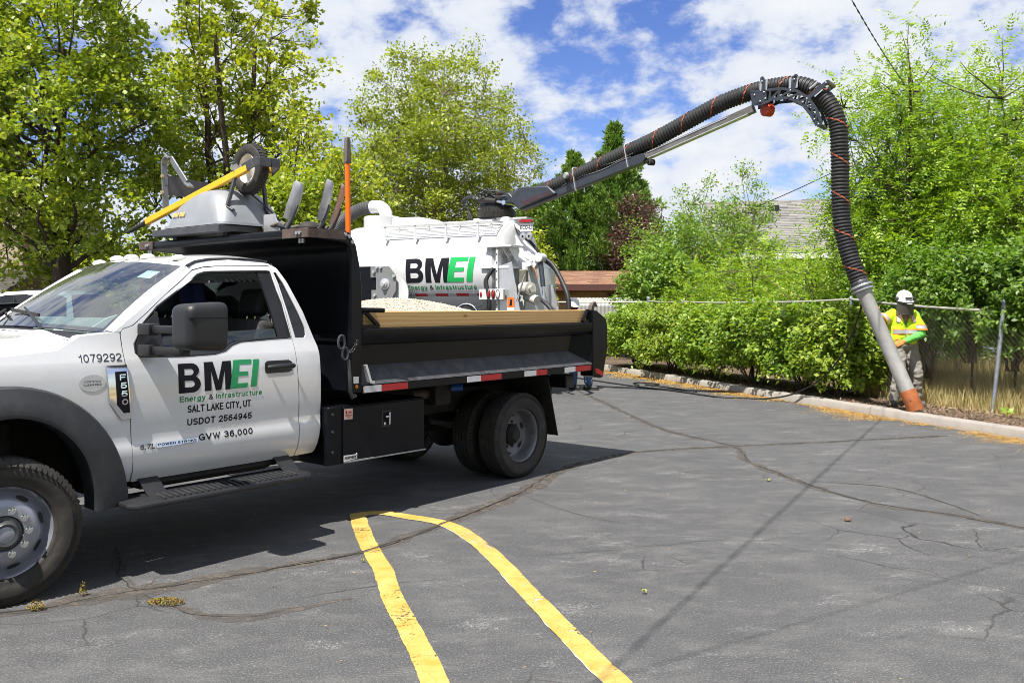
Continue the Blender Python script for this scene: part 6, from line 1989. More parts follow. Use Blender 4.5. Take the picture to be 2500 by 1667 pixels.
# reflective strips
for a, b, m_ in [(2.470, 2.650, tape_white), (2.652, 2.932, tape_red), (3.636, 3.811, tape_white), (3.813, 4.091, tape_red), (4.427, 4.602, tape_white), (4.604, 4.772, tape_red), (5.061, 5.238, tape_white), (5.240, 5.509, tape_red)]:
    MB().box(a, b, W - 0.004, W - 0.001, 0.978, 1.028).build('reflective_strip', m_, TR)
panel('reflective_strip', [(5.60, 0.945), (5.665, 0.925), (5.73, 0.90), (5.735, 0.945), (5.64, 0.985), (5.59, 0.992)], tape_red, TR, lambda z, x: W - 0.007, (), 0.002, ())
MB().box(2.372, 2.420, W - 0.006, W - 0.003, 1.055, 1.105).build('side_decal', paper, TR)
MB().sphere((2.40, W - 0.004, 1.03), (0.016, 0.012, 0.016)).build('side_marker', lamp_amber, TR)
MB().bar((2.475, W - 0.012, 1.19), (2.515, W - 0.02, 1.06), 0.02, 0.035, up=(0, 1, 0)).bar((2.515, W - 0.02, 1.06), (2.56, W - 0.02, 1.055), 0.02, 0.02, up=(0, 1, 0)).build('tie_hook', alu_plate, TR)
# tarp arm with eye and chain at the front corner
mb = MB()
mb.tube([(2.30, W - 0.03, 1.24), (2.31, W - 0.035, 1.10), (2.32, W - 0.03, 1.0), (2.345, W - 0.02, 0.955), (2.385, W - 0.01, 0.965)], 0.014, 8)
mb.build('tarp_arm', steel_dark, TR)
mb = MB()
for cy, cz, r_ in ((0, 1.285, 0.045), (0, 1.37, 0.05)):
    mb.tube([(2.265 + r_ * 0.6 * math.cos(a) + (cz - 1.285) * -0.4, W - 0.035, cz + r_ * math.sin(a)) for a in np.linspace(0, 2 * math.pi, 17)], 0.009, 6, cap=False)
mb.build('pull_ring', steel_dark, TR)
mb = MB()
for k in range(9):
    p = Vector((2.30, W - 0.02, 1.30)).lerp(Vector((2.40, W - 0.01, 1.37)), k / 8) - Vector((0, 0, 0.03 * math.sin(math.pi * k / 8)))
    mb.tube([p + Vector((0.010 * math.cos(a), (0.006 if k % 2 else 0.0) * math.sin(a), 0.010 * math.sin(a))) for a in np.linspace(0, 2 * math.pi, 9)], 0.003, 4, cap=False)
mb.build('chain', steel_dark, TR)
# tool box
tbx = MB().box(2.20, 3.20, 0.02, 0.55, 0.452, 0.885).build('tool_box', black_paint, TR, bevel=0.008)
td = MB().box(2.335, 3.185, 0.004, 0.02, 0.462, 0.872).build('tool_box_door', black_paint, tbx, bevel=0.004)
MB().box(2.708, 2.803, -0.002, 0.004, 0.688, 0.816).build('latch_plate', black_plastic, td, bevel=0.002)
MB().box(2.725, 2.788, -0.0035, -0.002, 0.70, 0.805).build('latch_recess', letter_black, td)
mb = MB().bar((2.775, -0.022, 0.80), (2.775, -0.018, 0.705), 0.016, 0.014, up=(0, 1, 0)).bar((2.735, -0.018, 0.77), (2.775, -0.02, 0.77), 0.012, 0.016, up=(0, 1, 0)).cyl((2.738, 0.0, 0.715), (2.738, -0.012, 0.715), 0.012, n=10)
mb.build('latch_handle', chrome, td, bevel=0.003)
stk = MB().box(2.328 + 0.012, 2.406 + 0.012, 0.0012, 0.003, 0.783, 0.862).build('fire_decal', mat('decal_pink', (0.60, 0.40, 0.36), 0.6), td)
text('FIRE', 2.372, 2.408, 0.826, 0.844, lamp_red, stk, lambda z, x: -0.001)
text('EXTINGUISHER', 2.345, 2.410, 0.808, 0.818, lamp_red, stk, lambda z, x: -0.001)
text('INSIDE', 2.36, 2.40, 0.793, 0.802, lamp_red, stk, lambda z, x: -0.001)
MB().bar((2.355, -0.0005, 0.826), (2.355, -0.0005, 0.85), 0.012, 0.002, up=(0, 1, 0)).build('fire_symbol', lamp_red, stk)
kp = panel('maker_plate', [(2.334, 0.470), (2.335, 0.515), (2.45, 0.512), (2.462, 0.522), (2.462, 0.474), (2.45, 0.478)], letter_white, td, lambda z, x: 0.001, (), 0.003, ())
text('KNAPHEIDE', 2.342, 2.455, 0.484, 0.506, letter_black, kp, lambda z, x: -0.0008, 0.2)
for x, z in ((2.24, 0.83), (2.24, 0.70), (2.24, 0.55)): MB().cyl((x, 0.02, z), (x, 0.012, z), 0.010, n=8).build('bolt', steel_dark, tbx)
MB().bar((2.335, 0.0, 0.466), (3.19, 0.0, 0.458), 0.012, 0.010).build('door_sill', galv, td)
# mud flap and its hanger
mb = MB().add([(5.02, 0.12, 0.93), (5.02, 0.70, 0.93), (5.19, 0.70, 0.33), (5.19, 0.12, 0.33), (5.03, 0.12, 0.93), (5.03, 0.70, 0.93), (5.20, 0.70, 0.33), (5.20, 0.12, 0.33)], [(0, 1, 2, 3), (7, 6, 5, 4), (0, 3, 7, 4), (1, 5, 6, 2), (2, 6, 7, 3), (0, 4, 5, 1)])
mb.build('mud_flap', rubber, TR)
mb = MB().add([(5.02, 1.5, 0.93), (5.02, 2.1, 0.93), (5.19, 2.1, 0.33), (5.19, 1.5, 0.33), (5.03, 1.5, 0.93), (5.03, 2.1, 0.93), (5.20, 2.1, 0.33), (5.20, 1.5, 0.33)], [(0, 1, 2, 3), (7, 6, 5, 4), (0, 3, 7, 4), (1, 5, 6, 2), (2, 6, 7, 3), (0, 4, 5, 1)])
mb.build('mud_flap', rubber, TR)
MB().box(5.25, 5.55, 0.45, 1.75, 0.62, 0.90).build('hitch_frame', under, TR, bevel=0.02)
MB().box(5.45, 5.60, 0.20, 0.42, 0.78, 0.92).build('tail_lamp', black_plastic, TR, bevel=0.01)

# gravel load
gravel_m = leaf_mat('gravel_stone', [(0.46, 0.40, 0.31), (0.58, 0.51, 0.41), (0.66, 0.60, 0.50), (0.38, 0.31, 0.23), (0.70, 0.66, 0.58)], (0, 0, 0), 0.9, 0.0)
def heap_z(x, y):
    e = math.exp(-((x - 3.78) / 1.0) ** 2) * math.exp(-((y - 0.95) / 1.0) ** 2)
    return 1.40 + 0.285 * e + 0.02 * math.sin(x * 5 + y * 3)
gr = empty('gravel_load', tuple(TRM @ Vector((3.6, 1.12, 1.06))), R(50.7)); 
def gl(x, y, z): return Vector((x - 3.6, y - 1.12, z - 1.06))
gravel_base = mat('gravel_fines', (0.50, 0.44, 0.35), 0.95, var=0.2, vscale=30, bump=1.0, bscale=60)
mb = MB().grid(lambda u, v: gl(2.38 + 3.32 * u, 0.10 + 2.04 * v, heap_z(2.38 + 3.32 * u, 0.10 + 2.04 * v)), 50, 34)
mb.build('gravel_mass', gravel_base, gr, smooth=60, clean=False)
rg0 = np.random.default_rng(77)
n = 30000
xs = rg0.uniform(2.40, 5.6, n); ys = rg0.uniform(0.12, 2.12, n)
zs = np.array([heap_z(a, b) for a, b in zip(xs, ys)])
size = rg0.uniform(0.004, 0.010, n)
dirs = np.array([[1, 0, 0], [-1, 0, 0], [0, 1, 0], [0, -1, 0], [0, 0, 1], [0, 0, -1]], float)
v = (np.stack([xs - 3.6, ys - 1.12, zs + size * 0.35 - 1.06], 1)[:, None, :] + dirs[None] * size[:, None, None] * rg0.uniform(0.6, 1.25, (n, 6, 1))).reshape(-1, 3)
tri = np.array([[0, 2, 4], [2, 1, 4], [1, 3, 4], [3, 0, 4], [2, 0, 5], [1, 2, 5], [3, 1, 5], [0, 3, 5]])
f = (np.arange(n)[:, None, None] * 6 + tri[None]).reshape(-1, 3)
o = np_mesh('gravel_stones', v, f, gravel_m, gr); o["kind"] = 'stuff'
tag(gr, 'heap of pale beige gravel filling the dump bed', 'gravel', kind='stuff')

# ------------------------------------------------------------------ things carried above the cab
rk = MB().box(1.86, 2.52, 0.92, 1.92, 2.215, 2.268)
rk.build('rack_plate', steel_dark, TR, bevel=0.004)
MB().box(1.99, 2.36, 1.0, 1.06, 2.185, 2.216).box(1.99, 2.36, 1.75, 1.81, 2.185, 2.216).build('rack_foot', black_paint, TR)

WB0 = Vector((2.2, 1.35, 2.27))
wbr = empty('wheelbarrow', tuple(TRM @ WB0), R(50.7))
tag(wbr, 'upturned grey wheelbarrow with yellow handles lying on top of the cab guard', 'wheelbarrow')
def wb(x, y, z): return Vector((x, y, z)) - WB0
def rrect(x0, x1, y0, y1, z, r, n=6):
    pts = []
    for cx, cy, a0 in ((x1 - r, y1 - r, 0), (x0 + r, y1 - r, 90), (x0 + r, y0 + r, 180), (x1 - r, y0 + r, 270)):
        for k in range(n + 1):
            a = R(a0 + 90 * k / n); pts.append(wb(cx + r * math.cos(a), cy + r * math.sin(a), z))
    return pts
levels = [(1.865, 2.525, 0.90, 1.80, 2.272, 0.10), (1.868, 2.522, 0.905, 1.795, 2.292, 0.10), (1.885, 2.505, 0.925, 1.78, 2.293, 0.11), (1.90, 2.49, 0.955, 1.75, 2.38, 0.13), (1.925, 2.465, 1.00, 1.68, 2.46, 0.15), (1.955, 2.435, 1.05, 1.56, 2.525, 0.16), (1.985, 2.405, 1.09, 1.46, 2.56, 0.16), (2.03, 2.36, 1.13, 1.40, 2.575, 0.14)]
mb = MB(); ring = None
for lv in levels: mb.v += rrect(*lv)
m_ = 28
for i in range(len(levels) - 1):
    for j in range(m_):
        k = (j + 1) % m_; mb.f.append((i * m_ + j, i * m_ + k, (i + 1) * m_ + k, (i + 1) * m_ + j))
mb.f.append(tuple((len(levels) - 1) * m_ + j for j in range(m_)))
tray = mb.build('tray', barrow_grey, wbr, smooth=55)
# worn yellow print on the tray side (not legible in the photograph)
mb = MB()
for k in range(9):
    x0 = 1.645 - k * 0.020 - (0.012 if k > 4 else 0)
    mb.add([wb(1.905 - 0.018, x0, 2.365), wb(1.905 - 0.018, x0 - 0.015, 2.365), wb(1.905 - 0.010, x0 - 0.015, 2.398), wb(1.905 - 0.010, x0, 2.398)], [(0, 1, 2, 3)])
mb.build('worn_print', mat('worn_print', (0.62, 0.40, 0.10), 0.6), tray, smooth=0, clean=False)
for (a, b) in (((1.95, 2.17, 2.362), (2.07, 0.84, 2.715)), ((2.47, 2.20, 2.362), (2.31, 0.90, 2.735))):
    MB().bar(wb(*a), wb(*b), 0.045, 0.055).build('rail', yellow_frame, wbr, bevel=0.006)
    A, B = Vector(a), Vector(b); e = A + (A - B).normalized() * 0.30
    MB().tube([wb(*A.lerp(B, -0.0)), wb(*(A + (A - B).normalized() * 0.05)), wb(*e)], [0.026, 0.021, 0.016], 10).build('grip', rubber, wbr)
whl = Vector((2.19, 0.985, 2.735))
ty = MB().lathe([(0.115, -0.035), (0.13, -0.045), (0.165, -0.05), (0.19, -0.043), (0.201, -0.025), (0.204, 0), (0.201, 0.025), (0.19, 0.043), (0.165, 0.05), (0.13, 0.045), (0.115, 0.035)], wb(*whl), (1, 0, 0), 40).build('tyre', rubber, wbr, smooth=40)
lug = MB()
for i in range(40):
    a = 2 * math.pi * i / 40; c = Vector((0, math.cos(a), math.sin(a)))
    for sx in (-1, 1): lug.bar(wb(*whl) + c * 0.203 + Vector((sx * 0.036, 0, 0)), wb(*whl) + c * 0.2055 + Vector((sx * 0.006, 0, 0)), 0.016, 0.003, up=c)
lug.build('tread_blocks', rubber, ty, smooth=0, clean=False)
MB().lathe([(0.118, -0.04), (0.122, -0.034), (0.108, -0.028), (0.10, -0.012), (0.07, -0.004), (0.045, -0.018), (0.022, -0.05), (0.020, -0.055), (0.001, -0.055)], wb(*whl), (1, 0, 0), 32).lathe([(0.118, 0.04), (0.122, 0.034), (0.108, 0.028), (0.10, 0.0), (0.07, 0.0)], wb(*whl), (1, 0, 0), 32).build('rim', mat('barrow_rim', (0.62, 0.60, 0.55), 0.4, metal=0.2, var=0.15, dirt=0.3), wbr, smooth=50)
MB().cyl(wb(2.06, 0.985, 2.735), wb(2.32, 0.985, 2.735), 0.012, n=10).build('axle', galv, wbr)
MB().bar(wb(2.04, 1.0, 2.71), wb(2.075, 0.97, 2.735), 0.05, 0.06).bar(wb(2.34, 1.0, 2.71), wb(2.305, 0.97, 2.735), 0.05, 0.06).build('axle_bracket', galv, wbr)
mb = MB()
gp = [(2.05, 0.88, 2.71), (2.075, 0.78, 2.752), (2.10, 0.735, 2.765), (2.20, 0.715, 2.76), (2.29, 0.735, 2.765), (2.315, 0.80, 2.752), (2.335, 0.90, 2.72)]
for a, b in zip(gp, gp[1:]): mb.bar(wb(*a), wb(*b), 0.012, 0.075)
mb.build('wheel_guard', steel_dark, wbr, bevel=0.004)
for s_ in (1.985,):
    mb = MB()
    P = [(s_, 1.915, 2.45), (s_, 1.93, 2.66), (s_, 1.945, 2.84), (s_, 1.93, 2.885), (s_, 1.885, 2.905), (s_, 1.83, 2.885), (s_, 1.72, 2.78), (s_, 1.585, 2.655), (s_, 1.52, 2.615)]
    for a, b in zip(P, P[1:]): mb.bar(wb(*a), wb(*b), 0.055, 0.016, up=(0, 0.7, 0.7))
    mb.build('leg', mat('leg_grey', (0.17, 0.175, 0.18), 0.4, metal=0.4), wbr, bevel=0.003)
    for z in (2.60, 2.74): MB().cyl(wb(s_ - 0.035, 1.925, z), wb(s_ - 0.02, 1.925, z), 0.016, n=8).build('bolt', mat('brass_bolt', (0.5, 0.42, 0.2), 0.4, metal=0.7), wbr)
MB().prism([wb(1.99, 1.93, 2.585), wb(1.99, 1.93, 2.755), wb(2.43, 1.90, 2.72), wb(2.43, 1.90, 2.575)], (0, 0.012, 0)).build('leg_brace', steel_dark, wbr)
for a, b in (((2.06, 0.99, 2.67), (1.99, 1.0, 2.42)), ((2.31, 0.99, 2.69), (2.33, 0.965, 2.40))):
    MB().bar(wb(*a), wb(*b), 0.028, 0.028).bar(wb(*b), wb(b[0] + 0.02, b[1] - 0.06, b[2] - 0.03), 0.04, 0.01).build('tray_strut', steel_dark, wbr, bevel=0.004)
MB().tube([wb(2.19, 1.0, 2.55), wb(2.30, 0.90, 2.42), wb(2.42, 0.86, 2.30), wb(2.45, 0.82, 2.24)], 0.007, 6).build('tie_strap', cord_rubber, wbr)

def shovel(base, tip, width, yaw, label, hand_to):
    b = Vector(base); t = Vector(tip)
    root = empty('shovel', tuple(TRM @ b), R(50.7)); tag(root, label, 'shovel', 'shovels lying behind the wheelbarrow')
    d = (t - b); L = d.length; d.normalize()
    side = Vector((math.cos(yaw), math.sin(yaw), 0)); side = (side - d * side.dot(d)).normalized(); nr = d.cross(side)
    def pt(u, v):
        w = width / 2 * (0.70 + 0.32 * math.sin(min(1, u * 2.5) * math.pi / 2)) * (1.0 if u < 0.80 else 1 - 0.45 * ((u - 0.80) / 0.20) ** 2)
        vv = -1 + 2 * v
        return d * (L * u) + side * (w * vv) + nr * (0.035 * (vv * vv) - 0.02 + 0.045 * u * u)
    mb = MB().grid(pt, 12, 8)
    n0 = len(mb.v)
    back = [Vector(p) + nr * -0.004 for p in mb.v]
    mb.v += [tuple(p) for p in back]; mb.f += [tuple(reversed([i + n0 for i in f])) for f in list(mb.f)]
    mb.build('blade', steel_shovel, root, smooth=60, clean=False)
    MB().tube([nr * -0.015 + d * (L * 0.45), nr * -0.02, nr * -0.02 - d * 0.05, (Vector(hand_to) - b) * 0.12 - d * 0.02], [0.012, 0.022, 0.022, 0.02], 10).build('socket', steel_dark, root, smooth=50)
    MB().tube([-d * 0.04, (Vector(hand_to) - b) * 0.1, (Vector(hand_to) - b)], [0.018, 0.018, 0.018], 8).build('handle', wood_grey, root)
shovel((2.175, 0.47, 2.285), (2.315, 0.44, 2.575), 0.16, 0.35, 'shovel whose broad blade stands leftmost, next to the wheelbarrow', (2.38, 1.5, 2.215))
shovel((2.325, 0.27, 2.275), (2.455, 0.24, 2.585), 0.17, 0.55, 'shovel with the upright curved blade in the middle of the three', (2.42, 1.45, 2.215))
shovel((2.37, 0.20, 2.26), (2.495, 0.14, 2.545), 0.16, 0.85, 'shovel with its blade seen edge on, nearest the orange tool', (2.45, 1.40, 2.22))
bp_ = MB().add([(2.22, 0.62, 2.20), (2.22, 0.84, 2.20), (2.22, 0.84, 2.36), (2.22, 0.70, 2.36)], [(0, 1, 2, 3)]).prism([(2.215, 0.62, 2.2), (2.215, 0.84, 2.2), (2.215, 0.84, 2.36), (2.215, 0.70, 2.36)], (0.01, 0, 0))
bp_.build('rack_bracket', alu_plate, TR)
MB().sphere((2.30, 0.36, 2.235), (0.10, 0.09, 0.05), 16, 8).build('rubber_buffer', rubber, TR)

tl = empty('digging_tool', tuple(TRM @ Vector((2.47, 0.10, 1.40))), R(50.7)); tag(tl, 'upright orange handled digging tool with a weathered tip behind the headboard', 'tool')
MB().cyl((0, 0, 0.05), (-0.02, 0, 1.33), 0.0205, n=14).build('handle', orange, tl)
mb = MB(); 
for k, (z, w, t_) in enumerate(((1.32, 0.022, 0.020), (1.34, 0.026, 0.022), (1.50, 0.020, 0.017), (1.525, 0.017, 0.013))):
    mb.v += [(-0.02 - w, -t_, z), (-0.02 + w, -t_, z), (-0.02 + w, t_, z), (-0.02 - w, t_, z)]
for k in range(3):
    for j in range(4): mb.f.append((k * 4 + j, k * 4 + (j + 1) % 4, k * 4 + 4 + (j + 1) % 4, k * 4 + 4 + j))
mb.f += [(3, 2, 1, 0), (12, 13, 14, 15)]
mb.build('tip', wood_grey, tl, bevel=0.005)

# ------------------------------------------------------------------ vacuum truck
VO = Vector((0.634, 16.33, 0)); VA = math.atan2(-0.478, 0.878)
VT = empty('vacuum_truck', tuple(VO), VA)
tag(VT, 'white tank vacuum truck with a black hose boom standing behind the dump truck', 'truck')
VM = Matrix.Translation(VO) @ Matrix.Rotation(VA, 4, 'Z'); VI = VM.inverted()
TR_, TZ = 0.95, 2.30
tankY = lambda z, x: -math.sqrt(max(1e-4, TR_ ** 2 - (z - TZ) ** 2)) - 0.004
prof = [(0.02, -4.62), (0.35, -4.60), (0.62, -4.53), (0.82, -4.43), (0.92, -4.34), (TR_, -4.24), (TR_, -3.2), (TR_, -2.2), (TR_, -0.95), (TR_ + 0.004, -0.93), (TR_ + 0.004, -0.90), (TR_, -0.88), (TR_, -0.72), (0.93, -0.64), (0.88, -0.61), (0.5, -0.58), (0.02, -0.57)]
tank = MB().lathe(prof, (0, 0, TZ), (1, 0, 0), 72).build('tank', tank_white, VT, smooth=40)
CU = [2.06 + 0.455 * i / 14 for i in range(1, 14)]
_o, _h = B_poly(-2.50, -2.10, 2.06, 2.515)
panel('lettering', _o, letter_black, tank, tankY, _h, 0.002, CU)
panel('lettering', M_poly(-2.055, -1.535, 2.06, 2.515), letter_black, tank, tankY, (), 0.002, CU)
panel('lettering', E_poly(-1.585, -1.115, 2.068, 2.52, 0.09, 0.17), letter_green2, tank, lambda z, x: tankY(z, x) - 0.002, (), 0.002, CU)
panel('lettering', [(-1.165, 2.07), (-1.04, 2.07), (-0.965, 2.518), (-1.09, 2.518)], letter_green2, tank, lambda z, x: tankY(z, x) - 0.002, (), 0.002, CU)
text('Energy', -2.50, -2.045, 1.925, 2.015, letter_small_green, tank, tankY, 0.19, cuts=3)
text('&', -1.995, -1.905, 1.925, 2.012, letter_black, tank, tankY, 0.15, cuts=3)
text('Infrastructure', -1.86, -0.965, 1.925, 2.015, letter_small_green, tank, tankY, 0.19, cuts=3)
for a, b, m_ in [(-2.53, -2.36, tape_grey), (-2.36, -2.08, tape_red), (-2.08, -1.90, tape_grey), (-1.90, -1.62, tape_red), (-1.62, -1.44, tape_grey), (-1.44, -1.17, tape_red), (-1.17, -0.99, tape_grey), (-0.99, -0.935, tape_red)]:
    panel('reflective_strip', [(a + 0.001, 1.806), (b - 0.001, 1.806), (b - 0.001, 1.856), (a + 0.001, 1.856)], m_, tank, tankY, (), 0.002, (1.82, 1.84))
# walkway
wk = MB()
wk.box(-3.17, -0.65, -0.875, -0.855, 3.148, 3.182); wk.box(-3.17, -0.65, -0.50, -0.48, 3.148, 3.182)
wk.box(-3.17, -3.15, -0.855, -0.50, 3.15, 3.18); wk.box(-0.67, -0.65, -0.855, -0.50, 3.15, 3.18)
WKo = wk.build('walkway', tank_white, VT, bevel=0.003)
mb = MB()
for k in range(42):
    x = -3.13 + k * 0.0595; mb.box(x, x + 0.008, -0.855, -0.50, 3.155, 3.175)
for k in range(7):
    y = -0.82 + k * 0.05; mb.box(-3.15, -0.67, y, y + 0.010, 3.152, 3.172)
mb.build('grating', tank_white, WKo, smooth=0)
for x in (-3.05, -2.35, -1.66, -0.97):
    MB().box(x - 0.02, x + 0.02, -0.862, -0.842, 2.90, 3.148).box(x - 0.03, x + 0.03, -0.87, -0.70, 2.885, 2.91).build('support', tank_white, WKo, bevel=0.003)
    MB().box(x + 0.10, x + 0.13, -0.56, -0.53, 3.08, 3.148).build('support', tank_white, WKo, bevel=0.003)
# top hatch, box and exhaust elbow
MB().lathe([(0.37, 2.95), (0.37, 3.41), (0.35, 3.43), (0.02, 3.45)], (-3.63, -0.18, 0), (0, 0, 1), 40).build('filter_housing', tank_white, VT, smooth=40)
MB().prism([(-3.26, -0.35, 3.1), (-3.26, -0.35, 3.38), (-2.62, -0.35, 3.37), (-2.36, -0.35, 3.27), (-2.34, -0.35, 3.15)], (0, 0.7, 0)).build('top_cover', tank_white, VT, bevel=0.02, seg=2)
mb = MB(); el = [(-3.66, 0, 3.42), (-3.67, 0, 3.52), (-3.72, 0, 3.60), (-3.80, 0, 3.655), (-3.92, 0, 3.67), (-4.02, 0, 3.665)]
mb.tube(el, 0.135, 18); mb.lathe([(0.15, 0), (0.15, 0.02)], (-3.66, 0, 3.43), (0, 0, 1), 20)
mb.build('exhaust_elbow', tank_white, VT, smooth=50)
def ribbed(path, r, pitch, amp, n=18, sub=4):
    P = [Vector(p) for p in path]; pts = []
    for i in range(len(P) - 1):
        p0 = P[max(i - 1, 0)]; p1 = P[i]; p2 = P[i + 1]; p3 = P[min(i + 2, len(P) - 1)]
        for k in range(24):
            t = k / 24
            pts.append(0.5 * ((2 * p1) + (p2 - p0) * t + (2 * p0 - 5 * p1 + 4 * p2 - p3) * t * t + (3 * p1 - p0 - 3 * p2 + p3) * t ** 3))
    pts.append(P[-1])
    acc = [0.0]
    for i in range(1, len(pts)): acc.append(acc[-1] + (pts[i] - pts[i - 1]).length)
    tot = acc[-1]; N = int(tot / pitch) * sub
    A = np.array([list(p) for p in pts]); s = np.linspace(0, tot, N + 1)
    Q = np.stack([np.interp(s, acc, A[:, c]) for c in range(3)], 1)
    wave = [0.0, 1.0, 1.0, 0.0] if sub == 4 else [0, 1]
    rs = [r + amp * (wave[i % sub] - 0.5) for i in range(N + 1)]
    return [Vector(q) for q in Q], rs, tot
pth, rs, _ = ribbed([(-4.00, 0, 3.665), (-4.25, 0, 3.65), (-4.50, 0.0, 3.58), (-4.75, 0.0, 3.43), (-4.93, 0.0, 3.22), (-5.05, 0.0, 2.95), (-5.1, 0, 2.6)], 0.12, 0.042, 0.026)
MB().tube(pth, rs, 18).build('exhaust_hose', mat('grey_duct', (0.10, 0.10, 0.105), 0.45, var=0.2), VT, smooth=25)
# front left equipment: black cabinet and grey swivel plate
MB().box(-4.15, -2.98, -1.06, -0.55, 1.15, 2.385).build('side_cabinet', black_paint, VT, bevel=0.01)
gpl = panel('pivot_plate', [(-3.22, 2.385), (-2.79, 2.380), (-2.63, 2.20), (-2.63, 1.92), (-2.74, 1.74), (-3.20, 1.72), (-3.20, 1.93), (-3.09, 1.93), (-3.09, 2.17), (-3.22, 2.17)], mat('plate_grey', (0.23, 0.235, 0.23), 0.45, metal=0.3, var=0.1), VT, lambda z, x: -1.09, (), 0.02, ())
MB().lathe([(0.11, -0.005), (0.11, 0.012), (0.075, 0.02), (0.07, 0.05), (0.045, 0.055), (0.04, 0.09), (0.001, 0.09)], (-2.88, -1.09, 2.04), (0, -1, 0), 24).build('pivot_hub', alu_plate, gpl, smooth=40)
for x, z in ((-3.13, 2.28), (-3.06, 2.36), (-2.97, 2.36), (-2.66, 2.19), (-3.11, 1.83)): MB().cyl((x, -1.085, z), (x, -1.13, z), 0.03, n=8).build('bolt', alu_plate, gpl)
MB().lathe([(0.36, -0.02), (0.36, 0.0)], (-2.76, -1.0, 1.85), (0, -1, 0), 30, cap=True).build('pivot_disc', tank_white, VT)
# rear frame: ribs, shelves and tower for the boom
for z0, xa, xb in ((2.685, -0.76, -0.20), (2.305, -0.83, -0.25)):
    MB().box(xa, xb, -0.99, -0.55, z0 - 0.012, z0 + 0.03).build('bracket_shelf', tank_white, VT, bevel=0.006)
    for k in range(4):
        x = xa + 0.10 + k * 0.13
        MB().prism([(x, -0.97, z0 - 0.013), (x, -0.60, z0 - 0.013), (x, -0.60, z0 - 0.32)], (0.012, 0, 0)).build('gusset', tank_white, VT)
MB().prism([(-1.42, -0.26, 3.29), (-0.67, -0.26, 3.29), (-0.60, -0.26, 3.08), (-0.42, -0.26, 2.80), (-0.20, -0.26, 2.60), (-0.10, -0.26, 2.54), (-0.09, -0.26, 2.46), (-0.18, -0.26, 2.44), (-0.38, -0.26, 2.55), (-0.5, -0.26, 2.30), (-1.2, -0.26, 2.30), (-1.5, -0.26, 3.05)], (0, 0.52, 0)).build('boom_tower', tank_white, VT, bevel=0.012)
mb = MB()
for sy in (-1, 1):
    mb.prism([(-1.40, sy * 0.26, 3.28), (-0.95, sy * 0.27, 3.285), (-0.60, sy * 0.40, 2.70), (-0.76, sy * 0.75, 2.70), (-1.15, sy * 0.62, 2.98)], (0.0, sy * 0.012, 0.0))
mb.build('tower_brace', tank_white, VT)
MB().lathe([(0.30, 3.28), (0.37, 3.30), (0.375, 3.31), (0.375, 3.425), (0.36, 3.43), (0.30, 3.435), (0.30, 3.50), (0.02, 3.50)], (-1.055, 0, 0), (0, 0, 1), 44).build('slew_ring', grease, VT, smooth=35)
mb = MB()
for k in range(28):
    a = 2 * math.pi * k / 28; mb.cyl((-1.055 + 0.335 * math.cos(a), 0.335 * math.sin(a), 3.43), (-1.055 + 0.335 * math.cos(a), 0.335 * math.sin(a), 3.46), 0.014, n=6)
mb.build('ring_bolts', steel_dark, VT)['kind'] = 'stuff'
# rear door, panels, lamps, pump, hoses
MB().lathe([(0.86, -0.62), (0.88, -0.60), (0.88, -0.56), (0.85, -0.54), (0.6, -0.50), (0.02, -0.47)], (0, 0, TZ), (1, 0, 0), 60).build('rear_door', tank_white, VT, smooth=35)
panel('shield_panel', [(-0.47, 2.33), (-0.20, 2.41), (-0.03, 1.55), (0.0, 1.15), (-0.45, 1.15)], alu_plate, VT, lambda z, x: -0.98, (), 0.02, ())
MB().box(-0.50, -0.455, -1.02, -0.90, 1.10, 2.62).build('frame_upright', tank_white, VT, bevel=0.006)
for z in np.linspace(1.2, 2.55, 10): MB().cyl((-0.478, -1.02, z), (-0.478, -1.028, z), 0.012, n=6).build('bolt', steel_dark, VT)
lbx = MB().box(-0.80, -0.30, -1.10, -1.03, 1.735, 1.925).build('lamp_bracket', tank_white, VT, bevel=0.008)
for i, (x, m_) in enumerate(((-0.755, lamp_red), (-0.595, lamp_red), (-0.50, lamp_red), (-0.41, letter_white))):
    w_, h_ = (0.022, 0.05) if i == 0 else (0.030, 0.075)
    mb = MB().lathe([(1.0, 0.0), (0.8, 0.012), (0.3, 0.018), (0.01, 0.019)], (0, 0, 0), (0, -1, 0), 20)
    mb.v = [(x + q[0] * w_, -1.101 + q[1], 1.83 + q[2] * h_) for q in mb.v]
    mb.build('tail_lamp', m_, lbx, smooth=50)
    if i:
        mb = MB(); mb.tube([(x + math.cos(a) * (w_ + 0.006), -1.104, 1.83 + math.sin(a) * (h_ + 0.006)) for a in np.linspace(0, 2 * math.pi, 21)], 0.006, 6, cap=False); mb.build('lamp_rim', rubber, lbx)
panel('warning_decal', [(-0.28, 1.60), (-0.14, 1.60), (-0.14, 1.78), (-0.28, 1.78)], mat('decal_orange', (0.75, 0.16, 0.03), 0.5), VT, lambda z, x: -0.985, (), 0.002, ())
panel('warning_decal', [(-0.24, 1.63), (-0.19, 1.63), (-0.18, 1.74), (-0.22, 1.74)], letter_black, VT, lambda z, x: -0.988, (), 0.002, ())
panel('warning_decal', [(-0.28, 1.55), (-0.14, 1.55), (-0.14, 1.598), (-0.28, 1.598)], letter_white, VT, lambda z, x: -0.985, (), 0.002, ())
MB().box(-0.68, -0.60, -0.78, -0.765, 2.04, 2.17).build('data_plate', letter_black, VT)
MB().cyl((-0.10, -0.97, 1.72), (0.10, -1.02, 2.18), 0.018, n=10).cyl((-0.02, -0.99, 1.80), (-0.04, -0.99, 1.74), 0.03, n=8).build('gas_strut', chrome, VT)
MB().cyl((0.05, -0.35, 2.50), (0.16, -0.45, 1.98), 0.045, n=12).build('door_cylinder', boom_paint, VT)
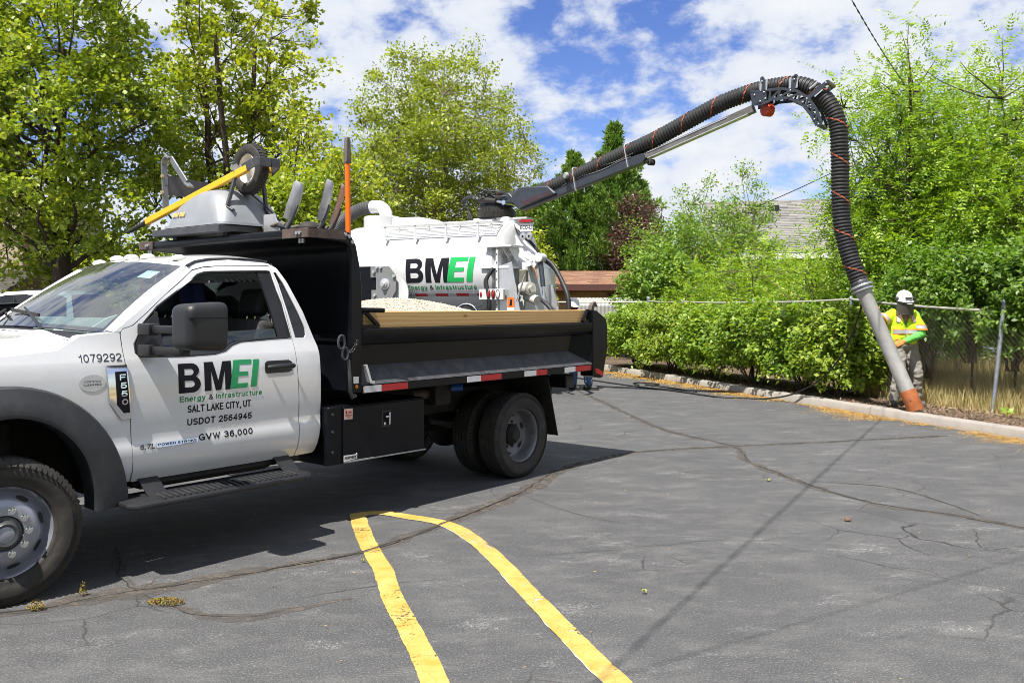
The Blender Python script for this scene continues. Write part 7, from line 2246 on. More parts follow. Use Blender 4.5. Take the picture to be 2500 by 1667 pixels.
MB().cyl((0.16, -0.45, 1.98), (0.19, -0.48, 1.75), 0.024, n=10).build('cylinder_rod', chrome, VT)
MB().bar((-0.10, -0.35, 2.30), (0.08, -0.38, 2.54), 0.10, 0.10).cyl((0.06, -0.45, 2.50), (0.06, -0.25, 2.50), 0.085, n=16).bar((-0.35, -0.5, 2.30), (-0.05, -0.5, 2.40), 0.08, 0.10).build('hinge_arm', tank_white, VT, bevel=0.006)
MB().cyl((-0.12, -0.70, 1.93), (0.10, -0.82, 1.93), 0.12, n=20).cyl((0.10, -0.82, 1.93), (0.15, -0.84, 1.93), 0.06, n=14).cyl((-0.05, -0.70, 1.80), (0.22, -0.80, 1.72), 0.085, n=16).build('vacuum_valve', mat('cream_cast', (0.55, 0.52, 0.45), 0.5, var=0.1), VT, smooth=40)
MB().box(-0.20, -0.06, -0.72, -0.58, 2.02, 2.28).build('motor', mat('cast_olive', (0.16, 0.15, 0.11), 0.6, var=0.2), VT, bevel=0.02)
panel('side_shield', [(-0.38, 2.42), (-0.22, 2.42), (-0.06, 1.80), (0.06, 1.2), (-0.40, 1.2)], mat('panel_grey', (0.26, 0.265, 0.28), 0.5, var=0.1), VT, lambda z, x: 0.55, (), 0.03, ())
panel('side_shield', [(-0.20, 2.05), (-0.05, 2.02), (0.06, 1.6), (0.16, 1.2), (-0.10, 1.2)], alu_plate, VT, lambda z, x: 0.35, (), 0.03, ())
def vhose(name, pts, r, m=None):
    P, rs2, _ = ribbed(pts, r, 0.05, 0.0)
    MB().tube(P, rs2, 8).build(name, m or hose_rubber, VT, smooth=50)
vhose('hydraulic_hose', [(-0.55, -1.0, 2.30), (-0.66, -1.06, 2.10), (-0.62, -1.08, 1.85), (-0.60, -1.06, 1.60), (-0.70, -1.0, 1.30)], 0.035)
vhose('hydraulic_hose', [(-0.58, -0.98, 2.28), (-0.70, -1.04, 2.08), (-0.66, -1.04, 1.85), (-0.66, -1.0, 1.60), (-0.78, -0.95, 1.30)], 0.028)
vhose('hydraulic_hose', [(0.0, -0.2, 2.52), (0.25, -0.25, 2.38), (0.50, -0.35, 2.05), (0.66, -0.45, 1.75), (0.70, -0.5, 1.30)], 0.042)
vhose('hydraulic_hose', [(0.02, -0.2, 2.48), (0.30, -0.25, 2.28), (0.56, -0.38, 1.90), (0.66, -0.45, 1.60), (0.66, -0.5, 1.25)], 0.030)
vhose('hydraulic_hose', [(0.10, -0.45, 1.75), (0.25, -0.55, 1.68), (0.40, -0.6, 1.55), (0.42, -0.6, 1.35)], 0.035, hose_rubber)
vhose('hydraulic_hose', [(-0.42, -0.35, 2.62), (-0.46, -0.5, 2.50), (-0.40, -0.6, 2.40)], 0.012)
vhose('hydraulic_hose', [(-0.15, -0.4, 2.35), (0.02, -0.5, 2.28), (0.10, -0.55, 2.10)], 0.014, mat('copper_hose', (0.25, 0.10, 0.04), 0.5))
MB().box(-0.36, -0.28, -0.55, -0.52, 2.58, 2.66).build('amber_marker', lamp_amber, VT, bevel=0.008)
MB().prism([(-0.62, -0.60, 1.15), (-0.62, -0.60, 2.62), (-0.42, -0.60, 2.60), (-0.12, -0.60, 2.36), (-0.10, -0.60, 1.15)], (0, 1.25, 0)).build('pump_housing', tank_white, VT, bevel=0.02)
# sign and lamps at the back of the tower
MB().bar((-0.70, -0.15, 3.22), (-0.34, -0.30, 3.02), 0.03, 0.06).bar((-0.62, -0.05, 3.27), (-0.30, -0.10, 3.26), 0.18, 0.03).build('lamp_arm', tank_white, VT)
MB().box(-0.36, -0.10, -0.40, -0.32, 3.15, 3.20).build('stop_lamp', lamp_red, VT, bevel=0.006)
sp_ = MB().box(-0.36, -0.10, -0.36, -0.35, 2.99, 3.14).build('sign_plate', letter_white, VT)
text('ECO-LI', -0.35, -0.11, 3.03, 3.10, letter_navy, sp_, lambda z, x: -0.364, 0.16)
for x in (-0.30, -0.17): MB().lathe([(0.02, 0.08), (0.06, 0.04), (0.068, 0.0), (0.06, -0.01), (0.02, -0.015)], (x, -0.36, 2.90), (0, 1, 0), 18).build('work_lamp', mat('lamp_glass', (0.35, 0.36, 0.38), 0.15, metal=0.3), VT)
vhose('hydraulic_hose', [(-0.55, -0.2, 3.15), (-0.42, -0.25, 2.95), (-0.20, -0.25, 2.80), (0.0, -0.2, 2.55)], 0.03)
# hose reel by the walkway end
rl = MB().lathe([(0.22, -0.10), (0.22, -0.09), (0.10, -0.08), (0.10, 0.08), (0.22, 0.09), (0.22, 0.10)], (-0.95, -1.18, 1.44), (0.3, -1, 0), 28).build('hose_reel', steel_dark, VT)
mb = MB(); mb.tube([(-0.95 + 0.225 * math.cos(a), -1.28 + 0.03 * math.cos(a), 1.44 + 0.225 * math.sin(a)) for a in np.linspace(0, 2 * math.pi, 29)], 0.012, 6, cap=False); mb.build('reel_rim', alu_plate, rl)
MB().bar((-0.82, -1.25, 1.58), (-0.62, -1.25, 1.68), 0.03, 0.04).build('reel_nozzle', steel_dark, rl)
# chassis and cab (mostly hidden)
MB().box(-7.6, -0.1, -0.42, -0.34, 0.85, 1.12).box(-7.6, -0.1, 0.34, 0.42, 0.85, 1.12).box(-4.3, -0.4, -0.6, 0.6, 1.12, 1.40).build('chassis', under, VT, bevel=0.01)
MB().box(-0.30, 0.10, -1.15, 1.15, 0.55, 0.80).build('rear_bumper', under, VT, bevel=0.02)
for x, y in ((-1.5, -1.0), (-1.5, 1.0), (-2.85, -1.0), (-2.85, 1.0), (-6.5, -1.0), (-6.5, 1.0)):
    wv_ = empty('wheel', (x, y, 0.5), 0, VT)
    MB().lathe([(0.29, -0.12), (0.33, -0.14), (0.46, -0.14), (0.495, -0.11), (0.50, -0.08), (0.50, 0.08), (0.495, 0.11), (0.46, 0.14), (0.33, 0.14), (0.29, 0.12)], (0, 0, 0), (0, 1, 0), 40).build('tyre', rubber, wv_, smooth=40)
    MB().lathe([(0.30, -0.12), (0.28, -0.08), (0.26, 0.0), (0.15, 0.03), (0.10, -0.04), (0.01, -0.06)], (0, 0, 0), (0, 1 if y < 0 else -1, 0), 30).build('rim', alu_plate, wv_, smooth=40)
vc = MB().prism([(-5.65, -1.05, 0.75), (-5.65, -1.05, 2.45), (-5.85, -1.05, 2.55), (-6.7, -1.05, 2.53), (-7.25, -1.05, 1.85), (-8.05, -1.05, 1.7), (-8.1, -1.05, 0.75)], (0, 2.1, 0)).build('cab', white, VT, bevel=0.06, seg=2)
for y in (-1.056, 1.050): MB().prism([(-5.85, y, 1.75), (-5.85, y, 2.35), (-6.65, y, 2.35), (-7.1, y, 1.85), (-6.9, y, 1.75)], (0, 0.006, 0)).build('cab_window', dark_glass, vc)

# ---- boom: everything lies in one vertical plane through the slew ring
BT = Vector((-0.274, 16.82, 0)); BD = Vector((0.81295, -0.58233, 0)); BN = Vector((0.58233, 0.81295, 0))
def bw(a, z, l=0.0):
    return VI @ (BT + BD * a + BN * l + Vector((0, 0, z)))
def bplate(name, pts, l0, l1, m, parent, bevel=0.006):
    P = [bw(a, z, l0) for a, z in pts]; v_ = bw(0, 0, l1) - bw(0, 0, l0)
    return MB().prism(P, v_).build(name, m, parent, bevel=bevel)
def bbar(p, q, w, h, l=0.0):
    return (bw(p[0], p[1], l), bw(q[0], q[1], l), w, h)
boom = bplate('boom', [(0.42, 3.60), (0.60, 3.41), (3.12, 4.06), (3.17, 4.12), (3.13, 4.215), (3.02, 4.20), (0.60, 3.60)], -0.085, 0.085, boom_paint, VT)
bplate('boom_housing', [(0.37, 3.60), (0.58, 3.435), (1.42, 3.655), (1.24, 3.80), (0.63, 3.83), (0.50, 3.74)], -0.16, 0.16, boom_paint, boom, 0.02)
tx = text('CUSTOM VAC', 0.66, 1.30, 0.0, 0.075, mat('faded_red', (0.09, 0.012, 0.012), 0.6), boom, lambda z, x: 0.0, 0.16)
for v in tx.data.vertices:
    a, z = v.co.x, v.co.z
    p = bw(a, 3.475 + (a - 0.66) * 0.262 + z, -0.163)
    v.co = p
bplate('boom_extension', [(3.05, 4.10), (3.05, 4.20), (5.02, 4.79), (5.06, 4.68)], -0.055, 0.055, mat('boom_steel', (0.20, 0.19, 0.175), 0.42, metal=0.5, var=0.3, vscale=4, dirt=0.5, dirtcol=(0.10, 0.08, 0.06), stretch=(1, 1, 1)), boom, 0.006)
MB().bar(*bbar((3.2, 4.225), (4.6, 4.64), 0.13, 0.012)).bar(*bbar((3.2, 4.13), (4.95, 4.655), 0.13, 0.014)).build('extension_flange', alu_plate, boom)
MB().lathe([(0.02, -0.06), (0.055, -0.05), (0.055, 0.05), (0.02, 0.06)], bw(3.24, 4.06), BN, 16).build('boom_roller', rubber, boom)
for a, z, ln in ((1.79, 3.62, 0.42), (2.83, 3.94, 0.40)):
    t_ = Vector((-0.26, 0, 0.965))
    for l in (-0.15, 0.15):
        MB().bar(bw(a + 0.05, z + 0.05, l), bw(a - 0.02, z + ln, l), 0.05, 0.012).build('hose_strap', alu_plate, boom)
    mb = MB(); mb.tube([bw(a - 0.02 - 0.03 * math.sin(q), z + ln + 0.06 * math.sin(q), -0.15 * math.cos(q)) for q in np.linspace(0, math.pi, 9)], 0.014, 6); mb.build('hose_strap_top', alu_plate, boom)
MB().lathe([(0.001, -0.03), (0.05, -0.03), (0.058, -0.02), (0.058, 0.02), (0.001, 0.025)], bw(1.66, 3.95, -0.19), BN, 20).build('work_lamp', mat('lamp_back', (0.32, 0.31, 0.28), 0.5), boom)
mb = MB()
mb.tube([bw(a, 3.555 + (a - 0.6) * 0.262 + 0.05 + 0.012 * math.sin(a * 9), -0.095) for a in np.linspace(1.45, 2.95, 24)], 0.008, 6)
mb.tube([bw(a, 3.50 + (a - 0.6) * 0.262 + 0.06 + 0.015 * math.sin(a * 7 + 1), -0.093) for a in np.linspace(1.5, 2.9, 24)], 0.006, 6)
mb.build('boom_cables', mat('grey_cable', (0.22, 0.22, 0.22), 0.5), boom)
# base: knuckle, lift cylinder, cable mess
bplate('boom_knuckle', [(-0.38, 3.50), (0.32, 3.50), (0.50, 3.62), (0.36, 3.74), (0.10, 3.78), (-0.28, 3.70)], -0.14, 0.14, boom_paint, boom, 0.02)
bplate('amber_reflector', [(0.05, 3.70), (0.10, 3.70), (0.12, 3.76), (0.07, 3.76)], -0.146, -0.142, lamp_amber, boom, 0)
MB().cyl(bw(-0.25, 3.64, -0.24), bw(0.15, 3.585, -0.24), 0.062, n=16).build('lift_cylinder', grease, boom)
MB().cyl(bw(0.15, 3.585, -0.24), bw(0.34, 3.55, -0.24), 0.030, n=12).cyl(bw(0.34, 3.55, -0.28), bw(0.34, 3.55, 0.28), 0.045, n=12).build('cylinder_rod', chrome, boom)
rgv = random.Random(91); mb = MB()
for k in range(16):
    a0 = rgv.uniform(-0.42, -0.1); z0 = rgv.uniform(3.50, 3.70); l0 = rgv.uniform(-0.28, -0.1)
    P = [bw(a0, z0, l0), bw(a0 + rgv.uniform(-0.1, 0.15), z0 + rgv.uniform(0.05, 0.2), l0 - 0.06), bw(a0 + 0.25, z0 + rgv.uniform(0.0, 0.18), l0 - 0.03), bw(a0 + rgv.uniform(0.35, 0.6), z0 + rgv.uniform(-0.05, 0.12), l0 + 0.05)]
    Q, r2, _ = ribbed(P, 0.009, 0.08, 0.0); mb.tube(Q, r2, 5)
mb.build('cable_bundle', cord_rubber, boom, smooth=60)
mb = MB()
for k in range(3):
    P = [bw(-0.25, 3.62, -0.1), bw(-0.55, 3.72 + 0.02 * k, -0.1), bw(-0.80, 3.66, -0.05 * k), bw(-0.72, 3.5, 0), bw(-0.62 - 0.05 * k, 3.30, 0.0), bw(-0.70, 3.2, 0)]
    Q, r2, _ = ribbed(P, 0.014, 0.08, 0.0); mb.tube(Q, r2, 6)
mb.build('feed_hoses', steel_dark, boom, smooth=60)
# the hose
hp = [(0.10, 3.62), (0.50, 3.68), (0.95, 3.725), (1.72, 3.945), (2.5, 4.19), (3.28, 4.43), (3.85, 4.65), (4.40, 4.86), (4.82, 4.97), (5.23, 5.03), (5.64, 5.025), (5.88, 4.95), (6.05, 4.82), (6.19, 4.65), (6.29, 4.44), (6.335, 4.18), (6.35, 3.75), (6.355, 3.25), (6.39, 2.78), (6.50, 2.33), (6.645, 1.93)]
PTS, RS, tot = ribbed([bw(a, z) for a, z in hp], 0.128, 0.052, 0.014, sub=4)
hose = MB().tube(PTS, RS, 22).build('suction_hose', hose_rubber, VT, smooth=24)
# painted spiral on the hose
mb = MB(); x, y, _ = frame_of(PTS[1] - PTS[0]); prev = None; vs = []; acc = 0
for i in range(0, len(PTS) - 1):
    t_ = (PTS[min(i + 1, len(PTS) - 1)] - PTS[max(i - 1, 0)]).normalized()
    x = (x - t_ * x.dot(t_)).normalized(); y = t_.cross(x)
    if i: acc += (PTS[i] - PTS[i - 1]).length
    vs.append((PTS[i].copy(), x.copy(), y.copy(), t_.copy(), acc, RS[i]))
pitch = 0.56
for i in range(len(vs) - 1):
    for sub in range(3):
        f = sub / 3
        def P_(s_off, i=i, f=f):
            c, xx, yy, tt, ac, rr = vs[i]; c2, _, _, _, ac2, rr2 = vs[i + 1]
            cc = c.lerp(c2, f); ang = -2 * math.pi * (ac + (ac2 - ac) * f) / pitch
            return cc + (xx * math.cos(ang) + yy * math.sin(ang)) * (max(rr, rr2) * 0.5 + 0.5 * (rr * (1 - f) + rr2 * f) + 0.0025) + tt * s_off
        def P_2(s_off, i=i, f=(sub + 1) / 3): return P_(s_off, i, f)
        b_ = len(mb.v); mb.v += [tuple(P_(-0.012)), tuple(P_(0.012)), tuple(P_2(0.012)), tuple(P_2(-0.012))]; mb.f.append((b_, b_ + 1, b_ + 2, b_ + 3))
mb.build('spiral_stripe', hose_orange, hose, smooth=0, clean=False)
# arch that guides the hose
outer = [(5.03, 4.97), (5.27, 4.96), (5.51, 4.955), (5.75, 4.89), (5.93, 4.75), (6.04, 4.58), (6.12, 4.36)]
inner = [(5.05, 4.77), (5.22, 4.76), (5.38, 4.81), (5.62, 4.80), (5.84, 4.67), (5.97, 4.49), (6.05, 4.33)]
for l in (-0.15, 0.135):
    mb = MB()
    def sub_(L):
        out_ = []
        for i in range(len(L) - 1):
            for k in range(3): out_.append(tuple(Vector(L[i]).lerp(Vector(L[i + 1]), k / 3)))
        return out_ + [L[-1]]
    O_, I_ = sub_(outer), sub_(inner)
    for L in (O_, I_):
        for p, q in zip(L, L[1:]): mb.bar(bw(*p, l), bw(*q, l), 0.016, 0.042)
    k = 4
    while k < len(O_) - 2:
        mb.bar(bw(*O_[k], l), bw(*I_[k + 1], l), 0.014, 0.03)
        if k + 2 < len(O_): mb.bar(bw(*I_[k + 1], l), bw(*O_[k + 2], l), 0.014, 0.03)
        k += 2
    mb.bar(bw(*O_[-1], l), bw(*I_[-1], l), 0.016, 0.07)
    ar = mb.build('arch_plate', boom_paint, boom, smooth=0)
    v_ = bw(0, 0, l + 0.016) - bw(0, 0, l)
    MB().prism([bw(5.02, 4.98, l - 0.008), bw(5.06, 4.75, l - 0.008), bw(5.20, 4.75, l - 0.008), bw(5.30, 4.82, l - 0.008), bw(5.28, 4.98, l - 0.008), bw(5.16, 4.94, l - 0.008)], v_).build('arch_foot', boom_paint, boom, bevel=0.003)
    for p, q in (((5.25, 4.93), (5.22, 5.15)), ((5.68, 4.88), (5.74, 5.11)), ((5.90, 4.74), (6.21, 4.95))):
        MB().bar(bw(*p, l), bw(*q, l), 0.018, 0.065).cyl(bw(*q, l - 0.009), bw(*q, l + 0.009), 0.032, n=14).build('arch_arm', boom_paint, boom)
    for p in ((5.10, 4.91), (5.19, 4.80), (5.25, 4.93), (5.27, 4.83), (5.66, 4.90), (5.64, 4.81), (5.91, 4.74), (5.85, 4.70), (6.02, 4.42), (6.08, 4.34), (6.19, 4.94), (5.72, 5.06), (5.22, 5.10)):
        s_ = -1 if l < 0 else 1
        MB().sphere(bw(*p, l + 0.012 * s_), 0.017, 8, 6).build('bolt', galv, boom)
for p in ((6.215, 4.95), (6.085, 4.335)): MB().cyl(bw(*p, -0.15), bw(*p, 0.15), 0.035, n=14).build('guide_roller', mat('roller_olive', (0.20, 0.19, 0.14), 0.5), boom)
for p, dx in (((5.235, 5.03), 0.045), ((5.70, 5.0), 0.05)):
    for s_ in (-1, 1):
        MB().bar(bw(p[0] + s_ * dx, p[1] - 0.07, -0.158), bw(p[0] + s_ * dx + 0.01, p[1] + 0.10, -0.150), 0.045, 0.006, up=BN).build('wear_plate', alu_plate, boom)
for s_ in (-0.06, 0.07):
    MB().bar(bw(5.98 + s_ * 0.6, 4.83 - s_, -0.156), bw(6.10 + s_ * 0.6, 4.92 - s_, -0.156), 0.006, 0.02).build('wear_plate', alu_plate, boom)
MB().lathe([(0.001, -0.07), (0.09, -0.07), (0.10, -0.06), (0.10, 0.06), (0.001, 0.065)], bw(5.25, 4.685), BN, 28).build('sheave', tread_red, boom)
# clamp, pipe and nozzle
pa, pz = bw(6.66, 1.90), bw(7.395, 0.155)
dp = (pz - pa).normalized()
pipe = MB().lathe([(0.120, 0.0), (0.120, 0.09), (0.102, 0.14), (0.102, 1.62)], pa, dp, 36).build('suction_pipe', alu, VT, smooth=35)
MB().lathe([(0.095, -0.03), (0.16, -0.03), (0.165, -0.02), (0.165, 0.0), (0.125, 0.004), (0.125, 0.03), (0.16, 0.034), (0.16, 0.055), (0.12, 0.06)], pa, dp, 36).build('pipe_flange', galv, pipe, smooth=25)
MB().lathe([(0.128, -0.10), (0.134, -0.09), (0.134, -0.035), (0.128, -0.03)], pa, dp, 30).build('hose_clamp', steel_dark, pipe)
MB().lathe([(0.1025, 1.60), (0.113, 1.60), (0.115, 1.615), (0.115, 1.895), (0.112, 1.905), (0.104, 1.905), (0.10, 1.7)], pa, dp, 36).build('nozzle', nozzle_orange, pipe, smooth=35)
mb = MB(); x, y, _ = frame_of(dp)
for k in range(6):
    a = 2 * math.pi * k / 6; mb.sphere(pa + dp * 1.75 + (x * math.cos(a) + y * math.sin(a)) * 0.114, 0.009, 8, 6)
mb.build('nozzle_screws', steel_dark, pipe)

# black cord on the ground, up to the pipe
ch_ = BT + BD * 6.68
cpts = [(0.9, 20.6, 0.016), (1.49, 19.62, 0.016), (2.1, 18.35, 0.016), (2.55, 17.54, 0.016), (3.05, 16.75, 0.016), (3.33, 16.2, 0.016), (3.50, 15.85, 0.016), (3.66, 15.6, 0.016), (4.05, 15.45, 0.018), (4.42, 15.22, 0.03), (4.72, 14.75, 0.16), (4.98, 14.2, 0.45), (5.12, 13.7, 0.85), (5.17, 13.3, 1.30), (ch_.x + 0.06, ch_.y + 0.12, 1.74)]
Q, r2, _ = ribbed(cpts, 0.0135, 0.06, 0.0)
cd = MB().tube(Q, r2, 8).build('control_cord', cord_rubber, None, smooth=60)
tag(cd, 'black control cord running over the asphalt and up to the suction pipe', 'cord')
lp = [(2.45, 17.35, 0.02), (2.55, 17.75, 0.02), (2.75, 17.9, 0.02), (3.0, 17.6, 0.02), (3.2, 17.1, 0.03), (3.36, 16.6, 0.04), (3.42, 16.3, 0.03)]
lp = [(2.58, 17.9, 0.02), (2.52, 18.3, 0.02), (2.72, 18.45, 0.02), (3.0, 18.1, 0.02), (2.9, 17.8, 0.03), (2.7, 17.9, 0.03), (2.9, 17.5, 0.03), (3.3, 16.75, 0.03), (3.42, 16.3, 0.03)]
Q, r2, _ = ribbed(lp, 0.0135, 0.06, 0.0)
tag(MB().tube(Q, r2, 8).build('control_cord', cord_rubber, None, smooth=60), 'loose loop of black cord lying on the asphalt near the kerb', 'cord')

# ------------------------------------------------------------------ people
def capsule(mb, p0, p1, r0, r1, n=14):
    p0 = Vector(p0); p1 = Vector(p1)
    x, y, d = frame_of(p1 - p0); L = (p1 - p0).length
    prof = []
    for k in range(5): a = math.pi / 2 * k / 4; prof.append((max(1e-4, r0 * math.sin(a)), -r0 * math.cos(a)))
    for k in range(1, 6): a = math.pi / 2 * k / 5; prof.append((max(1e-4, r1 * math.cos(a)), L + r1 * math.sin(a)))
    prof.insert(5, (r1, L))
    mb.lathe(prof, p0, d, n)
def blob(name, parts, m, parent, voxel=0.014, smooth_it=4, crease=0.0, seed=0):
    """parts: (p0,p1,r0,r1) capsules or (centre,(rx,ry,rz)) ellipsoids, melted into one surface"""
    mb = MB()
    for q in parts:
        if len(q) == 4: capsule(mb, *q)
        else: mb.sphere(q[0], q[1], 18, 12)
    me = bpy.data.meshes.new('tmp')
    me.from_pydata(mb.v, [], mb.f); 
    ob = bpy.data.objects.new('tmp', me); COL.objects.link(ob)
    md = ob.modifiers.new('r', 'REMESH'); md.mode = 'VOXEL'; md.voxel_size = voxel
    ms = ob.modifiers.new('s', 'SMOOTH'); ms.iterations = smooth_it; ms.factor = 0.5
    dg = bpy.context.evaluated_depsgraph_get()
    out_me = bpy.data.meshes.new_from_object(ob.evaluated_get(dg)); out_me.name = name
    bpy.data.objects.remove(ob); bpy.data.meshes.remove(me)
    if crease:
        from mathutils import noise as mn
        for v in out_me.vertices:
            k = mn.noise(Vector((v.co.x * 9 + seed, v.co.y * 9, v.co.z * 16))) + 0.5 * mn.noise(Vector((v.co.x * 22, v.co.y * 22 + seed, v.co.z * 30)))
            v.co += v.normal * k * crease
    out_me.materials.clear()
    return mesh_obj(name, out_me, m, parent, 70)

skin = mat('skin', (0.36, 0.19, 0.12), 0.55, var=0.08)
shirt_green = mat('shirt_green', (0.13, 0.55, 0.10), 0.85, var=0.08, bump=0.15, bscale=40)
trouser_m = mat('trousers_grey', (0.27, 0.255, 0.23), 0.9, var=0.12, vscale=12, bump=0.3, bscale=25, dirt=0.3, dirtcol=(0.28, 0.24, 0.19))
glove_m = mat('leather_glove', (0.50, 0.22, 0.05), 0.75, var=0.25, vscale=18, dirt=0.4, dirtcol=(0.25, 0.13, 0.05))
boot_m = mat('boot_leather', (0.05, 0.042, 0.036), 0.6, var=0.3, dirt=0.7, dirtcol=(0.20, 0.17, 0.13), dscale=12)
helmet_m = mat('helmet_white', (0.72, 0.72, 0.72), 0.3, dirt=0.1)
vest_y = mat('vest_lime', (0.56, 0.80, 0.012), 0.8, var=0.06, bump=0.2, bscale=30)
silver_tape = mat('silver_tape', (0.45, 0.45, 0.47), 0.45, metal=0.3, var=0.1, vscale=20)
orange_tape = mat('orange_trim', (0.82, 0.22, 0.02), 0.7)
belt_m = mat('belt_black', (0.015, 0.015, 0.015), 0.5)
denim = mat('jeans_blue', (0.06, 0.10, 0.20), 0.85, var=0.4, vscale=20)

def hand(name, wrist, dirv, palm_n, curl, parent, m, side=1):
    """glove with palm, four fingers of unequal length and a thumb leaving the side of the palm"""
    w = Vector(wrist); d = Vector(dirv).normalized(); n = Vector(palm_n); n = (n - d * n.dot(d)).normalized(); s = d.cross(n) * side
    parts = [(w - d * 0.05, w + d * 0.01, 0.040, 0.036)]
    for k in (-1, -0.33, 0.33, 1): parts.append((w + s * (0.020 * k), w + d * 0.085 + s * (0.030 * k), 0.022, 0.018))
    for k, L in ((-1, 0.060), (-0.33, 0.075), (0.33, 0.080), (1, 0.070)):
        p = w + d * 0.088 + s * (0.031 * k); c = 0.0; seg = L / 2.4
        for j in range(3):
            c += curl; dd = (d * math.cos(c) + n * math.sin(c)).normalized(); q = p + dd * seg
            parts.append((p, q, 0.0125 - 0.001 * j, 0.0115 - 0.001 * j)); p = q
    p = w + d * 0.02 + s * 0.032
    td_ = (d * 0.55 + s * 0.75 + n * 0.3).normalized(); q = p + td_ * 0.045; parts.append((p, q, 0.017, 0.014))
    td_ = (d * 0.75 + s * 0.2 + n * 0.7).normalized(); parts.append((q, q + td_ * 0.042, 0.014, 0.012))
    return blob(name, parts, m, parent, 0.0055, 3)

def helmet(parent, c, tilt, m=helmet_m, yaw=0.0):
    h = MB(); c = Vector(c)
    M = Matrix.Rotation(yaw, 3, 'Z') @ Matrix.Rotation(tilt, 3, 'X')
    prof = [(0.001, 0.135), (0.05, 0.128), (0.09, 0.105), (0.112, 0.070), (0.121, 0.025), (0.124, -0.004)]
    n = 28; vs = []
    for r, z in prof:
        for j in range(n):
            a = 2 * math.pi * j / n; vs.append(c + M @ Vector((r * 0.92 * math.cos(a), r * 1.10 * math.sin(a), z + (0.006 if abs(math.cos(a)) < 0.22 and z > 0.05 else 0))))
    h.add(vs, [(i * n + j, i * n + (j + 1) % n, (i + 1) * n + (j + 1) % n, (i + 1) * n + j) for i in range(len(prof) - 1) for j in range(n)])
    hm = h.build('hard_hat', m, parent, smooth=60)
    b = MB(); vs = []
    for r0, z in ((0.120, 0.0), (0.135, -0.008), (0.120, -0.006)):
        for j in range(n):
            a = 2 * math.pi * j / n; e = 0.045 * max(0, -math.sin(a)) ** 1.5 if r0 > 0.13 else 0
            vs.append(c + M @ Vector((r0 * 0.92 * math.cos(a), (r0 + e) * 1.10 * math.sin(a), z - e * 0.35)))
    b.add(vs, [(i * n + j, i * n + (j + 1) % n, (i + 1) * n + (j + 1) % n, (i + 1) * n + j) for i in range(2) for j in range(n)])
    b.build('brim', m, hm, smooth=60)
    return hm, M

def head_parts(c):
    c = Vector(c)
    return [(c + Vector((0, 0.012, 0.03)), (0.078, 0.098, 0.098)), (c + Vector((0, -0.02, -0.045)), (0.060, 0.075, 0.07)), (c + Vector((0, -0.094, -0.012)), (0.014, 0.020, 0.024)), (c + Vector((0, -0.080, -0.058)), (0.026, 0.014, 0.010)), (c + Vector((0.078, 0.01, 0.0)), (0.012, 0.022, 0.032)), (c + Vector((-0.078, 0.01, 0.0)), (0.012, 0.022, 0.032)),
            (c + Vector((0, 0.03, -0.16)), c + Vector((0, 0.015, -0.04)), 0.058, 0.055)]

def boot(parent, ankle, toe_dir, m=boot_m):
    a = Vector(ankle); t = Vector(toe_dir).normalized()
    a0 = Vector((a.x, a.y, 0))
    o = blob('boot', [(a0 + Vector((0, 0, 0.05)) - t * 0.06, a0 + Vector((0, 0, 0.045)) + t * 0.15, 0.048, 0.044), (a0 + Vector((0, 0, 0.08)), a, 0.055, 0.055), (a0 + Vector((0, 0, 0.035)) - t * 0.075, a0 + Vector((0, 0, 0.03)) + t * 0.165, 0.035, 0.034)], m, parent, 0.011, 3)
    s = MB(); x = t.cross(Vector((0, 0, 1))); P = []
    for k in range(20):
        q = 2 * math.pi * k / 20; P.append(a0 + t * (0.045 + 0.165 * math.cos(q)) + x * (0.052 * math.sin(q)) + Vector((0, 0, 0.0)))
    s.prism(P, (0, 0, 0.024)); s.build('sole', rubber, o, bevel=0.004)
    return o

# --- the worker guiding the pipe. local: x to the picture's right, y away, z up
W1 = empty('person', (5.93, 13.30, 0.118))
tag(W1, 'worker in lime safety vest, visor helmet and tan gloves steadying the suction pipe', 'person')
RS_, LS = Vector((-0.225, 0.0, 1.375)), Vector((0.155, 0.0, 1.375))
RE, RH = Vector((-0.41, -0.10, 1.27)), Vector((-0.565, -0.275, 1.475))
LE, LH = Vector((0.215, -0.10, 1.09)), Vector((-0.19, -0.36, 0.98))
HP = Vector((0.0, 0.03, 0.90)); HC = Vector((-0.045, -0.085, 1.565))
lk, la = Vector((0.17, -0.03, 0.48)), Vector((0.20, 0.05, 0.09))
rk_, ra = Vector((-0.11, -0.05, 0.49)), Vector((-0.145, 0.02, 0.09))
torso = [((HP + Vector((-0.07, 0, 0.02))), (-0.115, 0.01, 1.25), 0.125, 0.125), (HP + Vector((0.07, 0, 0.02)), (0.06, 0.01, 1.25), 0.125, 0.125), ((-0.13, 0.01, 1.30), (0.07, 0.01, 1.30), 0.115, 0.115)]
blob('body', torso + head_parts(HC) + [(RS_, RE, 0.052, 0.042), (RE, RH, 0.042, 0.032), (LS, LE, 0.052, 0.042), (LE, LH, 0.042, 0.032), (HP + Vector((0.09, 0, 0)), lk, 0.085, 0.06), (lk, la, 0.055, 0.042), (HP + Vector((-0.09, 0, 0)), rk_, 0.085, 0.06), (rk_, ra, 0.055, 0.042)], skin, W1, 0.014, 3)
tr_ = blob('trousers', [(HP + Vector((-0.06, 0, 0.06)), HP + Vector((0.06, 0, 0.06)), 0.150, 0.150), (HP + Vector((0.085, 0, 0.0)), lk, 0.122, 0.095), (lk, la + Vector((0, 0, 0.02)), 0.092, 0.078), (HP + Vector((-0.085, 0, 0.0)), rk_, 0.122, 0.095), (rk_, ra + Vector((0, 0, 0.02)), 0.092, 0.078)], trouser_m, W1, 0.012, 3, 0.012, 3)
